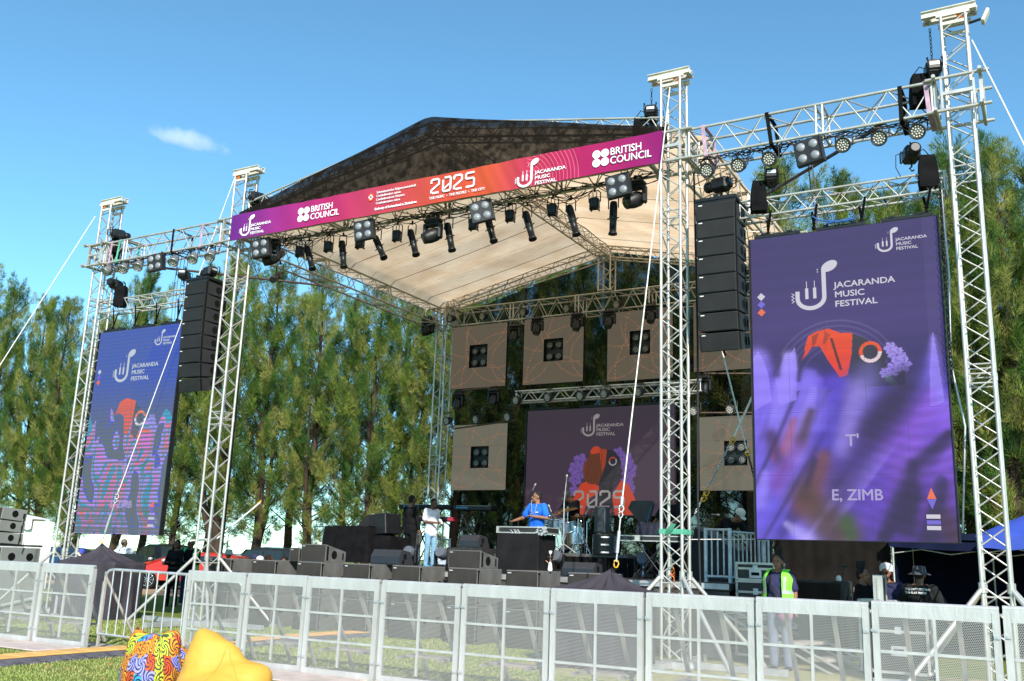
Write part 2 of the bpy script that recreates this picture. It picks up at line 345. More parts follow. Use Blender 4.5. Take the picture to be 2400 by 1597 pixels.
def tower(x, y, ztop, label, w=0.33, head=1, base_z=0.12, legs=((-1, -1), (1, -1), (-1, 1), (1, 1)), lr=1.25):
    t = thing('truss_tower', label, 'truss tower', (x, y, 0), 0, GT)
    L = truss_mb((0, 0, base_z), (0, 0, ztop), w, w, 0.5, 0.025, 0.0115, ends=False)
    for zz in (1.0, 1.22, 4.0, 4.13, 4.26, 7.0, 7.13):   # ladder rungs at the section joints
        for a, b in (((-1,-1),(1,-1)), ((1,-1),(1,1)), ((1,1),(-1,1)), ((-1,1),(-1,-1))):
            if zz < ztop-0.5: L.tube((a[0]*w/2, a[1]*w/2, zz), (b[0]*w/2, b[1]*w/2, zz), 0.013, n=6)
    for zz in (1.1, 4.13, 7.06):
        for a in (-1, 1):
            for b in (-1, 1): L.tube((a*w/2, b*w/2, zz-.05), (a*w/2, b*w/2, zz+.05), 0.031, n=8)
    L.build('lattice', ALU, t)
    b = MB(); b.box((0, 0, .05), (.5, .5, .1)); b.box((-.9, 0, .06), (1.5, .09, .09)); b.box((.9, 0, .06), (1.5, .09, .09)); b.box((0, -.75, .06), (.09, 1.2, .09)); b.box((0, .75, .06), (.09, 1.2, .09))
    b.build('base_frame', ALUD, t)
    for sx, sy in legs:
        g = MB(); g.tube((sx*w/2, sy*w/2, 1.33), (sx*(w/2+lr*.75), sy*(w/2+lr*.55), .06), 0.032, n=8); g.tube((sx*w/2, sy*w/2, 1.27), (sx*w/2, sy*w/2, 1.4), 0.045, n=8)
        g.box((sx*(w/2+lr*.75), sy*(w/2+lr*.55), .04), (.12, .12, .06)); g.build('outrigger', ALU, t)
    h = MB(); z = ztop
    h.box((0, -w/2, z+.03), (w+.12, .05, .07)); h.box((0, w/2, z+.03), (w+.12, .05, .07))
    for yy in (-.09, .09):
        h.box((head*-.06, yy, z+.075), (.74, .07, .012)); h.box((head*-.06, yy, z+.125), (.74, .012, .09)); h.box((head*-.06, yy, z+.175), (.74, .07, .012))
    h.box((0, -w/2, z-.12), (w, .03, .05)); h.box((0, w/2, z-.12), (w, .03, .05))
    h.build('head_beam', IVORY, t)
    g = MB(); 
    for sx in (-.36, .27): g.lathe((head*sx, -.05, z+.11), (0, 1, 0), [(.0, 0), (.06, 0), (.045, .03), (.045, .07), (.06, .1), (0, .1)], 14)
    g.build('pulley', STEEL, t)
    g = MB(); g.lathe((head*.1, -.16, z-.03), (0, 1, 0), [(0.01, 0), (.05, 0), (.05, .02), (.01, .02)], 12); g.build('red_ratchet', ORANGE, t)
    return t
TY = 14.2
TX = {'T1': -19.48, 'T2': -15.05, 'T3': -5.16, 'T4': -0.80}
tower(TX['T1'], TY, 9.5, 'leftmost silver truss tower beside the left LED screen', head=-1)
tower(TX['T2'], TY, 9.5, 'silver truss tower at the left front corner of the stage roof', head=-1)
tower(TX['T3'], TY, 9.5, 'silver truss tower at the right front corner of the stage with green strap', head=1)
tower(TX['T4'], TY, 9.5, 'tall silver truss tower right of the large right LED screen', head=1)
tower(-15.05, 22.3, 9.3, 'rear silver truss tower at the back left of the stage', head=-1, base_z=.12)
tower(-5.05, 22.3, 9.2, 'rear truss tower mostly hidden behind the right LED screen', head=1)
def sleeve(x, y, label, z0=7.95, z1=8.46, a=0.30):
    t = thing('sleeve_block', label, 'truss sleeve', (x, y, z0), 0, 'square sleeve blocks sliding on the towers')
    g = MB(); H = z1-z0
    for zz in (0, H):
        for s in (-1, 1):
            g.tube((-a-.12, s*a, zz), (a+.12, s*a, zz), .027, n=8); g.tube((s*a, -a-.01 if x > -16 and x < -4 and y < 15 else -a-.12, zz+.0), (s*a, a+.12, zz+.0), .027, n=8)
    for sx in (-1, 1):
        for sy in (-1, 1):
            g.box((sx*a, sy*(a-.09), H/2), (.05, .03, H-.04)); g.box((sx*(a-.09), sy*a, H/2), (.03, .05, H-.04))
    for sx in (-1, 1): g.box((sx*a, 0, H/2), (.04, .42, .05)); g.box((0, sx*a, H/2), (.42, .04, .05))
    g.build('frame', ALU, t)
for k, lb in (('T1', 'sleeve block around the leftmost tower'), ('T2', 'sleeve block around the tower left of the banner'), ('T3', 'sleeve block around the tower at the right end of the banner'), ('T4', 'sleeve block around the tall tower at the far right')): sleeve(TX[k], TY, lb)
sleeve(-15.05, 22.3, 'sleeve block on the rear left tower in the shade of the roof'); sleeve(-5.05, 22.3, 'sleeve block on the rear right tower behind the line array')
ZC = 8.205
GB = 'horizontal box trusses'
def beam(name, label, p0, p1, w=.5, h=.49, pitch=.62, group=GB, rc=.025, rb=.0115, ribs=()):
    m = truss_mb(p0, p1, w, h, pitch, rc, rb); p0 = Vector(p0); p1 = Vector(p1); ax = (p1-p0).normalized(); s_ = ax.cross(V(0, 0, 1)).normalized()
    for d in ribs:
        c = p0+ax*d
        for o in (-.05, .05):
            for sg in (-1, 1):
                m.tube(c+ax*o+s_*(w/2*sg)+V(0, 0, -h/2), c+ax*o+s_*(w/2*sg)+V(0, 0, h/2), .022, n=6); m.tube(c+ax*o+s_*(-w/2)+V(0, 0, sg*h/2), c+ax*o+s_*(w/2)+V(0, 0, sg*h/2), .02, n=6)
    o = m.build(name, ALU, org=p0); return tag(o, label, 'truss', group)
beam('box_truss', 'left wing truss carrying small round spotlights above the left screen', (TX['T1']-.3, TY, ZC), (TX['T2']-.32, TY, ZC), ribs=(1.3,))
beam('box_truss', 'long front truss of the stage roof behind the pink banner', (TX['T2']+.32, TY, ZC), (TX['T3']-.32, TY, ZC), ribs=(2.4, 4.9, 7.3))
beam('box_truss', 'right wing truss carrying round spotlights above the right screen', (TX['T3']+.32, TY, ZC), (TX['T4']-.32, TY, ZC), ribs=(2.1,))
beam('box_truss', 'left side truss under the edge of the beige roof', (-15.25, TY+.32, ZC), (-15.25, 21.98, ZC), ribs=(2.5, 5.0))
beam('box_truss', 'right side truss under the roof behind the right line array', (-4.95, TY+.32, ZC), (-4.95, 21.98, ZC), ribs=(2.5, 5.0))
beam('box_truss', 'rear truss across the back of the stage above the LED panels', (-14.72, 22.5, ZC), (-5.37, 22.5, ZC), pitch=.55, ribs=(1.9, 3.9, 5.9, 8))
beam('rafter_truss', 'sloping rear rafter truss left of the centre post', (-14.75, 22.3, 8.66), (-10.0, 22.3, 9.56), .3, .3, .5, 'sloping rafter trusses under the roof', .022, .011)
beam('rafter_truss', 'sloping rear rafter truss right of the centre post', (-5.35, 22.3, 8.66), (-10.0, 22.3, 9.56), .3, .3, .5, 'sloping rafter trusses under the roof', .022, .011)
beam('rafter_truss', 'sloping front rafter truss behind the left half of the brown net', (-14.75, 14.2, 8.66), (-10.05, 14.2, 9.56), .3, .3, .5, 'sloping rafter trusses under the roof', .022, .011)
beam('rafter_truss', 'sloping front rafter truss behind the right half of the brown net', (-5.3, 14.2, 8.66), (-10.05, 14.2, 9.56), .3, .3, .5, 'sloping rafter trusses under the roof', .022, .011)
beam('ridge_truss', 'ridge truss running back under the peak of the roof', (-10.05, 14.4, 9.58), (-10.05, 22.1, 9.58), .3, .3, .5, GB, .022, .011)
m = truss_mb((-9.98, 22.3, 8.46), (-9.98, 22.3, 9.45), .34, .34, .5, .024, .012); tag(m.build('centre_post', ALU, org=(-9.98, 22.3, 8.46)), 'short upright truss post under the roof peak at the back', 'truss')
# diagonal brown tubes
def tube_thing(name, label, cat, pts, r, m, group=None, n=8):
    g = MB(); g.path(pts, r, n); return tag(g.build(name, m, org=pts[0]), label, cat, group)
a = at(2060, 298, 14.6); b = at(1690, 520, 20.5); tube_thing('brace_tube', 'brown diagonal brace tube behind the right wing truss', 'tube', [a, b], .032, RUST)
a = at(380, 628, 14.8); b = at(806, 675, 19.5); tube_thing('brace_tube', 'dark brace tube crossing below the left wing truss', 'tube', [a, b], .03, RUST)
# ---------------------------------------------------------------- roof
def roof_mat():
    m = bpy.data.materials.new('roof_fabric'); m.use_nodes = True; n = m.node_tree.nodes; l = m.node_tree.links; n.clear()
    o = n.new('ShaderNodeOutputMaterial'); mx = n.new('ShaderNodeMixShader'); mx.inputs[0].default_value = 0.72
    d = n.new('ShaderNodeBsdfDiffuse'); t = n.new('ShaderNodeBsdfTranslucent')
    tc = n.new('ShaderNodeTexCoord'); sp = n.new('ShaderNodeSeparateXYZ'); l.new(tc.outputs['Object'], sp.inputs[0])
    def line(period, off, width):
        a = n.new('ShaderNodeMath'); a.operation = 'ADD'; a.inputs[1].default_value = off; l.new(sp.outputs['Y'], a.inputs[0])
        b = n.new('ShaderNodeMath'); b.operation = 'PINGPONG'; b.inputs[1].default_value = period/2; l.new(a.outputs[0], b.inputs[0])
        c = n.new('ShaderNodeMath'); c.operation = 'LESS_THAN'; c.inputs[1].default_value = width; l.new(b.outputs[0], c.inputs[0]); return c
    l1 = line(1.7, .1, .016); l2 = line(1.7, .95, .007)
    z = n.new('ShaderNodeTexNoise'); z.inputs['Scale'].default_value = 1.2; z.inputs['Detail'].default_value = 8; l.new(tc.outputs['Object'], z.inputs['Vector'])
    mp = n.new('ShaderNodeMapping'); mp.inputs['Scale'].default_value = (1.2, 9, 1); mp.inputs['Rotation'].default_value = (0, 0, .45); l.new(tc.outputs['Object'], mp.inputs[0])
    w = n.new('ShaderNodeTexNoise'); w.inputs['Scale'].default_value = 3.0; w.inputs['Detail'].default_value = 6; l.new(mp.outputs[0], w.inputs['Vector'])
    rp = n.new('ShaderNodeValToRGB'); rp.color_ramp.elements[0].position = .34; rp.color_ramp.elements[0].color = (0.76, 0.50, 0.29, 1); rp.color_ramp.elements[1].position = .65; rp.color_ramp.elements[1].color = (0.93, 0.68, 0.44, 1)
    l.new(z.outputs['Fac'], rp.inputs[0])
    m1 = n.new('ShaderNodeMixRGB'); m1.inputs[2].default_value = (0.14, 0.10, 0.07, 1); l.new(rp.outputs[0], m1.inputs[1]); l.new(l1.outputs[0], m1.inputs[0])
    m2 = n.new('ShaderNodeMixRGB'); m2.inputs[2].default_value = (0.35, 0.25, 0.16, 1); l.new(m1.outputs[0], m2.inputs[1]); l.new(l2.outputs[0], m2.inputs[0])
    for s in (d, t): l.new(m2.outputs[0], s.inputs[0])
    bp = n.new('ShaderNodeBump'); bp.inputs['Strength'].default_value = 0.35; bp.inputs['Distance'].default_value = .06; l.new(w.outputs['Fac'], bp.inputs['Height'])
    l.new(bp.outputs[0], d.inputs['Normal']); l.new(bp.outputs[0], t.inputs['Normal'])
    l.new(d.outputs[0], mx.inputs[1]); l.new(t.outputs[0], mx.inputs[2]); l.new(mx.outputs[0], o.inputs[0]); return m
rt = thing('stage_roof', 'beige fabric gable roof stretched over the stage trusses', 'roof', (-10.05, 18.2, 8.5))
def slope(sg):
    g = MB()
    def fn(u, v):
        x = sg*(5.40*(1-u)); y = -3.85+8.5*v
        z = 0.10+1.17*u; sag = -.05*math.sin(math.pi*((v*5.26) % 1.0))*(0.5+.5*math.sin(math.pi*u))+.02*math.sin(v*40+u*7)*math.exp(-u*6)
        if u < .04: z -= .12
        return V(x, y, z+sag)
    g.grid(26, 80, fn); return g.build('roof_sheet', ROOF, rt)
ROOF = roof_mat(); slope(-1); slope(1)
NET = mesh_net('brown_shade_net', (0.019, 0.015, 0.0125), 0.955)
NETB = mesh_net('black_shade_net', (0.009, 0.0085, 0.0085), 0.87, scale=2.0)
gn = MB(); 
def gable(u, v):
    x = -14.95+9.75*u; top = 8.60+1.19*min(1, (1-abs(2*u-1))*1.02)
    z = 8.3+(top-8.3)*v
    fold = .06*math.sin(u*55+2*math.sin(u*9))*(1-v)**2*(1-abs(2*u-1))*(0.4+.6*math.sin(u*13+1)**2)
    return V(x, 13.995+fold+.015*math.sin(u*23), z)
gn.grid(140, 14, gable); tag(gn.build('gable_net', NET, org=(-10.05, 13.9, 8.3)), 'brown see-through shade net closing the front gable of the roof', 'net')
def backnet(x0, x1, y, z0, z1f, label, gy=0.05, name='backdrop_net'):
    b = MB(); b.grid(60, 10, lambda u, v: V(x0+(x1-x0)*u, y+gy*math.sin(u*70)*(.3+.7*math.sin(u*11)**2), z0+(z1f(u)-z0)*v)); tag(b.build(name, NETB, org=(x0, y, z0)), label, 'net', 'black nets at the back of the stage')
backnet(-15.0, -10.0, 22.95, .4, lambda u: 8.5+1.25*u, 'left half of the black see-through net behind the stage')
backnet(-9.98, -4.6, 22.95, .4, lambda u: 9.75-1.3*u, 'right half of the black see-through net behind the stage')
# right side net hanging from the side truss down
# ---------------------------------------------------------------- banner
def banner_mat():
    m = bpy.data.materials.new('banner_print'); m.use_nodes = True; n = m.node_tree.nodes; l = m.node_tree.links; b = n['Principled BSDF']; b.inputs['Roughness'].default_value = .65; b.inputs['Specular IOR Level'].default_value = .2
    tc = n.new('ShaderNodeTexCoord'); sp = n.new('ShaderNodeSeparateXYZ'); l.new(tc.outputs['Object'], sp.inputs[0])
    mr = n.new('ShaderNodeMapRange'); mr.inputs[1].default_value = 0; mr.inputs[2].default_value = 9.75; l.new(sp.outputs['X'], mr.inputs[0])
    rp = n.new('ShaderNodeValToRGB'); e = rp.color_ramp.elements
    st = [(0, tuple(.58*v_ for v_ in rgb(118, 42, 150))), (.12, tuple(.58*v_ for v_ in rgb(170, 50, 150))), (.26, tuple(.58*v_ for v_ in rgb(205, 45, 120))), (.42, tuple(.58*v_ for v_ in rgb(215, 75, 95))), (.50, tuple(.58*v_ for v_ in rgb(222, 85, 75))), (.57, tuple(.58*v_ for v_ in rgb(232, 88, 62))), (.66, tuple(.58*v_ for v_ in rgb(232, 95, 60))), (.735, tuple(.58*v_ for v_ in rgb(215, 62, 95))), (.80, tuple(.58*v_ for v_ in rgb(205, 42, 100))), (.90, tuple(.58*v_ for v_ in rgb(190, 35, 112))), (1, tuple(.58*v_ for v_ in rgb(160, 30, 122)))]
    e[0].position = 0; e[0].color = (*st[0][1], 1); e[1].position = 1; e[1].color = (*st[-1][1], 1)
    for p, c in st[1:-1]: x = rp.color_ramp.elements.new(p); x.color = (*c, 1)
    l.new(mr.outputs[0], rp.inputs[0])
    # fine pale rings printed round the note logo
    vm = n.new('ShaderNodeVectorMath'); vm.operation = 'DISTANCE'; vm.inputs[1].default_value = (7.1, 0, .05); l.new(tc.outputs['Object'], vm.inputs[0])
    pp = n.new('ShaderNodeMath'); pp.operation = 'PINGPONG'; pp.inputs[1].default_value = .035; l.new(vm.outputs['Value'], pp.inputs[0])
    lt = n.new('ShaderNodeMath'); lt.operation = 'LESS_THAN'; lt.inputs[1].default_value = .006; l.new(pp.outputs[0], lt.inputs[0])
    gt = n.new('ShaderNodeMath'); gt.operation = 'GREATER_THAN'; gt.inputs[1].default_value = 7.2; l.new(sp.outputs['X'], gt.inputs[0])
    ls = n.new('ShaderNodeMath'); ls.operation = 'LESS_THAN'; ls.inputs[1].default_value = 1.15; l.new(vm.outputs['Value'], ls.inputs[0])
    a1 = n.new('ShaderNodeMath'); a1.operation = 'MULTIPLY'; l.new(lt.outputs[0], a1.inputs[0]); l.new(gt.outputs[0], a1.inputs[1])
    a2 = n.new('ShaderNodeMath'); a2.operation = 'MULTIPLY'; l.new(a1.outputs[0], a2.inputs[0]); l.new(ls.outputs[0], a2.inputs[1])
    a3 = n.new('ShaderNodeMath'); a3.operation = 'MULTIPLY'; a3.inputs[1].default_value = .35; l.new(a2.outputs[0], a3.inputs[0])
    mx = n.new('ShaderNodeMixRGB'); mx.inputs[2].default_value = (.8, .3, .25, 1); l.new(a3.outputs[0], mx.inputs[0]); l.new(rp.outputs[0], mx.inputs[1]); l.new(mx.outputs[0], b.inputs['Base Color'])
    return m
BX0, BX1, BZ0, BZ1, BY = -14.97, -5.22, 7.91, 8.47, 13.845
bt = thing('banner', 'long purple to orange festival banner across the stage front with white lettering', 'banner', (BX0, BY, BZ0))
g = MB(); Lb = BX1-BX0; Hb = BZ1-BZ0
def bfn(u, v): return V(Lb*u, -.012+.006*math.sin(u*90+v*3)*(0.3+abs(math.sin(u*7)))+(.004*math.sin(u*260+v*8) if .6 < u < .85 else 0), Hb*v+.012*math.sin(u*math.pi*6)*(v-.5))
g.grid(260, 8, bfn); g.build('print', banner_mat(), bt)
g = MB(); g.box((Lb/2, .012, Hb/2), (Lb-.02, .012, Hb-.02)); g.build('backing', BLKC, bt)
g = MB(); g.box((4.63, -.022, Hb/2), (.012, .006, Hb)); g.build('seam', mat('seam_red', rgb(190, 60, 60), .7), bt)
TW = mat('white_print', (0.80, 0.80, 0.83), .6, 0, .03)
def flat(mb, q, y, t=.004):
    for quad in q: mb.prism([V(p[0], y, p[1]) for p in quad], (0, -t, 0))
def disc2(mb, cx, cz, rx, rz, y, rot=0, t=.004, n=22, inner=0):
    P = []
    for k in range(n):
        a = 2*math.pi*k/n; x = rx*math.cos(a); z = rz*math.sin(a); P.append((cx+x*math.cos(rot)-z*math.sin(rot), cz+x*math.sin(rot)+z*math.cos(rot)))
    if inner:
        Q = [(cx+(p[0]-cx)*inner, cz+(p[1]-cz)*inner) for p in P]
        for k in range(n): j = (k+1) % n; mb.prism([V(P[k][0], y, P[k][1]), V(P[j][0], y, P[j][1]), V(Q[j][0], y, Q[j][1]), V(Q[k][0], y, Q[k][1])], (0, -t, 0))
    else: mb.prism([V(p[0], y, p[1]) for p in P], (0, -t, 0))
def logo(par, x, z, s, y, m, name='note_logo'):
    """cup shaped note: U bowl with stem rising right into an oval head, two little bars with strings, zigzag at left; s = overall height"""
    g = MB(); w = .085*s
    pts = [(x, z+.40*s), (x, z+.24*s)]
    for k in range(1, 15):
        a = math.pi+math.pi*k/14; pts.append((x+.27*s+.27*s*math.cos(a), z+.24*s+.22*s*math.sin(a)))
    pts.append((x+.54*s, z+.86*s)); flat(g, strip(pts, w), y)
    disc2(g, x+.66*s, z+.88*s, .17*s, .105*s, y-.001, .45)
    for k in (0, 1):
        xx = x+(.19+.16*k)*s; flat(g, [((xx-.032*s, z+.22*s), (xx+.032*s, z+.22*s), (xx+.032*s, z+.45*s), (xx-.032*s, z+.45*s)), ((xx-.007*s, z+.45*s), (xx+.007*s, z+.45*s), (xx+.007*s, z+.60*s), (xx-.007*s, z+.60*s))], y-.001)
    zz = [(x-(.07 if k % 2 else .12)*s, z+(.16+.035*k)*s) for k in range(7)]; flat(g, strip(zz, .014*s), y)
    for k in (0, 1): disc2(g, x+.42*s, z+(.78+.05*k)*s, .014*s, .014*s, y, n=8)
    return g.build(name, m, par)
def jmf(par, x, z, s, y, m, tx=.66, ts=.2):
    logo(par, x, z, s, y, m)
    for k, wd_ in enumerate(('JACARANDA', 'MUSIC', 'FESTIVAL')): text(wd_, ts*s, m, par, (x+tx*s, y, z+(.40-.20*k)*s), bold=.0035*s*ts/.2, sx=1.16, ext=.002)
def glyph25(par, x, z, h, y, m, name='year_lettering', gap=.0):
    g = MB(); w = .13*h; W = .62*h
    def P(*p): return [(x0+a*h, z+b*h) for a, b in p]
    x0 = x; two = ((.02, .72), (.02, .90), (.10, .97), (.50, .97), (.60, .88), (.60, .62), (.04, .26), (.04, .06))
    flat(g, strip(P(*two), w), y); flat(g, strip(P((.12, .06), (.60, .06)), w), y)
    x0 = x+.86*h; flat(g, strip(P((.06, .84), (.06, .16), (.14, .06), (.54, .06), (.62, .16), (.62, .88), (.54, .97), (.16, .97)), w), y); flat(g, strip(P((.08, .18), (.60, .56)), w*.8), y)
    x0 = x+1.72*h; flat(g, strip(P(*two), w), y); flat(g, strip(P((.12, .06), (.60, .06)), w), y)
    x0 = x+2.56*h; flat(g, strip(P((.66, .97), (.16, .97), (.06, .90), (.06, .66), (.14, .60), (.58, .60), (.66, .52), (.66, .14), (.58, .06), (.08, .06)), w), y)
    return g.build(name, m, par)
YF = -.026
def bx(px, py):                       # a point of the banner from its place in the photograph
    p = at(px, py, BY); return p.x-BX0, p.z-BZ0
X, Z = bx(566, 553); jmf(bt, X, Z-.02, .44, YF, TW, tx=.62, ts=.19)
X, Z = bx(1213, 440); jmf(bt, X+.02, Z-.02, .50, YF, TW, tx=.68, ts=.18)
def bc(px0, py0, px1, py1, tx, ty):
    x0, z0 = bx(px0, py0); x1, z1 = bx(px1, py1); g = MB(); r = .076
    for a in (0, 1):
        for b in (0, 1): disc2(g, x0+r+a*2.05*r, Hb*.5-1.03*r+b*2.05*r-.01, r, r, YF)
    g.build('four_dots', TW, bt); X, Z = bx(tx, ty)
    text('BRITISH', .185, TW, bt, (X, YF, Hb*.5+.01), bold=.0022, sx=.90); text('COUNCIL', .185, TW, bt, (X, YF, Hb*.5-.15), bold=.0022, sx=.90)
bc(698, 530, 726, 510, 729, 510); bc(1390, 380, 1427, 370, 1431, 380)
X, Z = bx(1011, 460); glyph25(bt, X, .185, .295, YF, TW); text('THE MUSIC  \u2022  THE PEOPLE  \u2022  THE CITY', .072, TW, bt, (X-.03, YF, .085), bold=.001, sx=.96)
X, Z = bx(866, 470); g = MB(); disc2(g, X+.055, .36, .07, .085, YF); g.build('red_shield', mat('shield_orange', rgb(225, 75, 35), .6), bt)
g = MB(); flat(g, [((X+.035, .31), (X+.075, .31), (X+.075, .41), (X+.035, .41)), ((X+.005, .342), (X+.105, .342), (X+.105, .38), (X+.005, .38))], YF-.005); g.build('white_cross', TW, bt)
X, Z = bx(884, 462)
for k, s_ in enumerate(('Schweizerische Eidgenossenschaft', 'Conf\u00e9d\u00e9ration suisse', 'Confederazione Svizzera', 'Confederaziun svizra')): text(s_, .068, TW, bt, (X, YF, .415-.075*k), bold=.0006)
text('Embassy of Switzerland in Zimbabwe', .066, TW, bt, (X-.02, YF, .075), bold=.0025)
# ---------------------------------------------------------------- LED walls
def vnoise(x, y, seed=0):
    r = np.random.default_rng(seed); T = r.random((64, 64)); xi = np.floor(x).astype(int); yi = np.floor(y).astype(int); fx = x-xi; fy = y-yi; fx = fx*fx*(3-2*fx); fy = fy*fy*(3-2*fy)
    g = lambda i, j: T[i % 64, j % 64]
    return (g(xi, yi)*(1-fx)+g(xi+1, yi)*fx)*(1-fy)+(g(xi, yi+1)*(1-fx)+g(xi+1, yi+1)*fx)*fy
class Art:
    """picture computed point by point: x across 0..1, y down 0..A"""
    def __init__(s, nx, ny, A, base):
        s.nx, s.ny, s.A = nx, ny, A; s.x, s.y = np.meshgrid(np.linspace(0, 1, nx), np.linspace(0, A, ny)); s.c = np.zeros((ny, nx, 3)); s.c[:] = base
    def mix(s, m, col, a=1.0):
        m = np.clip(m*a, 0, 1)[..., None]; s.c = s.c*(1-m)+np.array(col)*m
    def seg(s, x0, y0, x1, y1, w0, w1, col, a=1.0, soft=1.0):
        dx, dy = x1-x0, y1-y0; L2 = dx*dx+dy*dy+1e-9; t = np.clip(((s.x-x0)*dx+(s.y-y0)*dy)/L2, 0, 1)
        d = np.hypot(s.x-x0-t*dx, s.y-y0-t*dy); w = w0+(w1-w0)*t
        s.mix(1/(1+np.exp((d/w-1)*6/soft)), col, a)
    def poly(s, P, col, a=1.0):
        ins = np.zeros(s.x.shape, bool); n = len(P)
        for i in range(n):
            x0, y0 = P[i]; x1, y1 = P[(i+1) % n]
            c = ((y0 > s.y) != (y1 > s.y)) & (s.x < (x1-x0)*(s.y-y0)/((y1-y0)+1e-12)+x0); ins ^= c
        s.mix(ins.astype(float), col, a)
    def ring(s, cx, cy, r0, r1, col, a=1.0, ang=None):
        d = np.hypot(s.x-cx, s.y-cy); m = ((d > r0) & (d < r1)).astype(float)
        if ang is not None: t = np.degrees(np.arctan2(-(s.y-cy), s.x-cx)) % 360; m *= ((t > ang[0]) & (t < ang[1]))
        s.mix(m, col, a)
    def flower(s, cx, cy, r, col, dark, k=6, ph=0.0):
        d = np.hypot(s.x-cx, s.y-cy); t = np.arctan2(s.y-cy, s.x-cx)+ph
        rr = r*(.72+.28*np.abs(np.cos(t*k/2)))+.07*r*np.sin(t*17); m = (d < rr).astype(float); sh = .5+.5*np.sin(t*k+d/r*5)
        s.mix(m, col); s.mix(m*sh*.5, dark); s.mix((d < r*.14).astype(float), dark)
def display(par, W, H, art, y=-.004, gain=1.0, name='display', rough=.5, base=(0.02, 0.02, 0.024), x0=0.0, z0=0.0, stripes=None, pit=0.0):
    """the lit face of a LED wall, one coloured point per grid point"""
    nx, ny = art.nx, art.ny
    co = np.zeros((ny, nx, 3)); co[..., 0] = x0+art.x*W; co[..., 1] = y; co[..., 2] = z0+H-art.y/art.A*H
    me = bpy.data.meshes.new(name); idx = np.arange(nx*ny).reshape(ny, nx)
    q = np.stack([idx[:-1, :-1], idx[1:, :-1], idx[1:, 1:], idx[:-1, 1:]], -1).reshape(-1, 4)
    me.vertices.add(nx*ny); me.vertices.foreach_set('co', co.ravel()); me.loops.add(q.size); me.loops.foreach_set('vertex_index', q.ravel()); me.polygons.add(len(q)); me.polygons.foreach_set('loop_start', np.arange(len(q))*4); me.polygons.foreach_set('loop_total', np.full(len(q), 4)); me.update()
    at_ = me.color_attributes.new('picture', 'FLOAT_COLOR', 'POINT'); rgba = np.ones((nx*ny, 4)); rgba[:, :3] = art.c.reshape(-1, 3)*gain; at_.data.foreach_set('color', rgba.ravel())
    m = bpy.data.materials.new(name+'_light'); m.use_nodes = True; n = m.node_tree.nodes; l = m.node_tree.links; b = n['Principled BSDF']
    ca = n.new('ShaderNodeVertexColor'); ca.layer_name = 'picture'; b.inputs['Base Color'].default_value = (*base, 1); b.inputs['Roughness'].default_value = .9; b.inputs['Specular IOR Level'].default_value = .12
    em = ca.outputs['Color']
    tc = n.new('ShaderNodeTexCoord'); sp = n.new('ShaderNodeSeparateXYZ'); l.new(tc.outputs['Object'], sp.inputs[0])
    def seamline(out, period):
        a = n.new('ShaderNodeMath'); a.operation = 'PINGPONG'; a.inputs[1].default_value = period/2; l.new(out, a.inputs[0])
        c = n.new('ShaderNodeMath'); c.operation = 'LESS_THAN'; c.inputs[1].default_value = .0035; l.new(a.outputs[0], c.inputs[0]); return c
    s1 = seamline(sp.outputs['X'], W/max(1, round(W/.5))); s2 = seamline(sp.outputs['Z'], H/max(1, round(H/.95)))
    mxm = n.new('ShaderNodeMath'); mxm.operation = 'MAXIMUM'; l.new(s1.outputs[0], mxm.inputs[0]); l.new(s2.outputs[0], mxm.inputs[1])
    mm = n.new('ShaderNodeMath'); mm.operation = 'MULTIPLY'; mm.inputs[1].default_value = .45; l.new(mxm.outputs[0], mm.inputs[0])
    k = n.new('ShaderNodeMixRGB'); k.inputs[2].default_value = (.02, .02, .03, 1); l.new(mm.outputs[0], k.inputs[0]); l.new(em, k.inputs[1]); em = k.outputs[0]
    # rows of diodes
    wv = n.new('ShaderNodeMath'); wv.operation = 'SINE'; sc_ = n.new('ShaderNodeMath'); sc_.operation = 'MULTIPLY'; sc_.inputs[1].default_value = 2*math.pi/.026; l.new(sp.outputs['Z'], sc_.inputs[0]); l.new(sc_.outputs[0], wv.inputs[0])
    mr = n.new('ShaderNodeMapRange'); mr.inputs[1].default_value = -1; mr.inputs[2].default_value = 1; mr.inputs[3].default_value = .86; mr.inputs[4].default_value = 1.1; l.new(wv.outputs[0], mr.inputs[0])
    k2 = n.new('ShaderNodeMixRGB'); k2.blend_type = 'MULTIPLY'; k2.inputs[0].default_value = 1; l.new(em, k2.inputs[1]); l.new(mr.outputs[0], k2.inputs[2]); em = k2.outputs[0]
    l.new(em, b.inputs['Emission Color']); b.inputs['Emission Strength'].default_value = 1.0
    me.materials.append(m); o = bpy.data.objects.new(name, me); COL.objects.link(o); o.parent = par; return o
def glow(name, col, s=1.0): return mat(name, (.03, .03, .03), .6, 0, .05, emit=col, estr=s)
EX = 0.46   # picture levels in the photograph are after exposure
def L_(r, g, b, k=1.0): c = rgb(r, g, b); return tuple(v*k*EX for v in c)
def wall_frame(t, W, H, d=.10, feet=True):
    g = MB(); g.box((W/2, d/2+.002, H/2), (W+.03, d, H+.02)); g.box((W+.022, -.004, H/2), (.018, .05, H+.02)); g.box((-.022, -.004, H/2), (.018, .05, H+.02)); g.build('cabinet', BLK, t)
    g = MB()
    for k in range(3): x = W*(.15+.35*k); g.box((x, d/2, H+.045), (W*.26, .07, .05)); g.box((x-.2, d/2, H+.08), (.08, .09, .03)); g.box((x+.2, d/2, H+.08), (.08, .09, .03))
    g.build('hanging_bar', BLK, t)
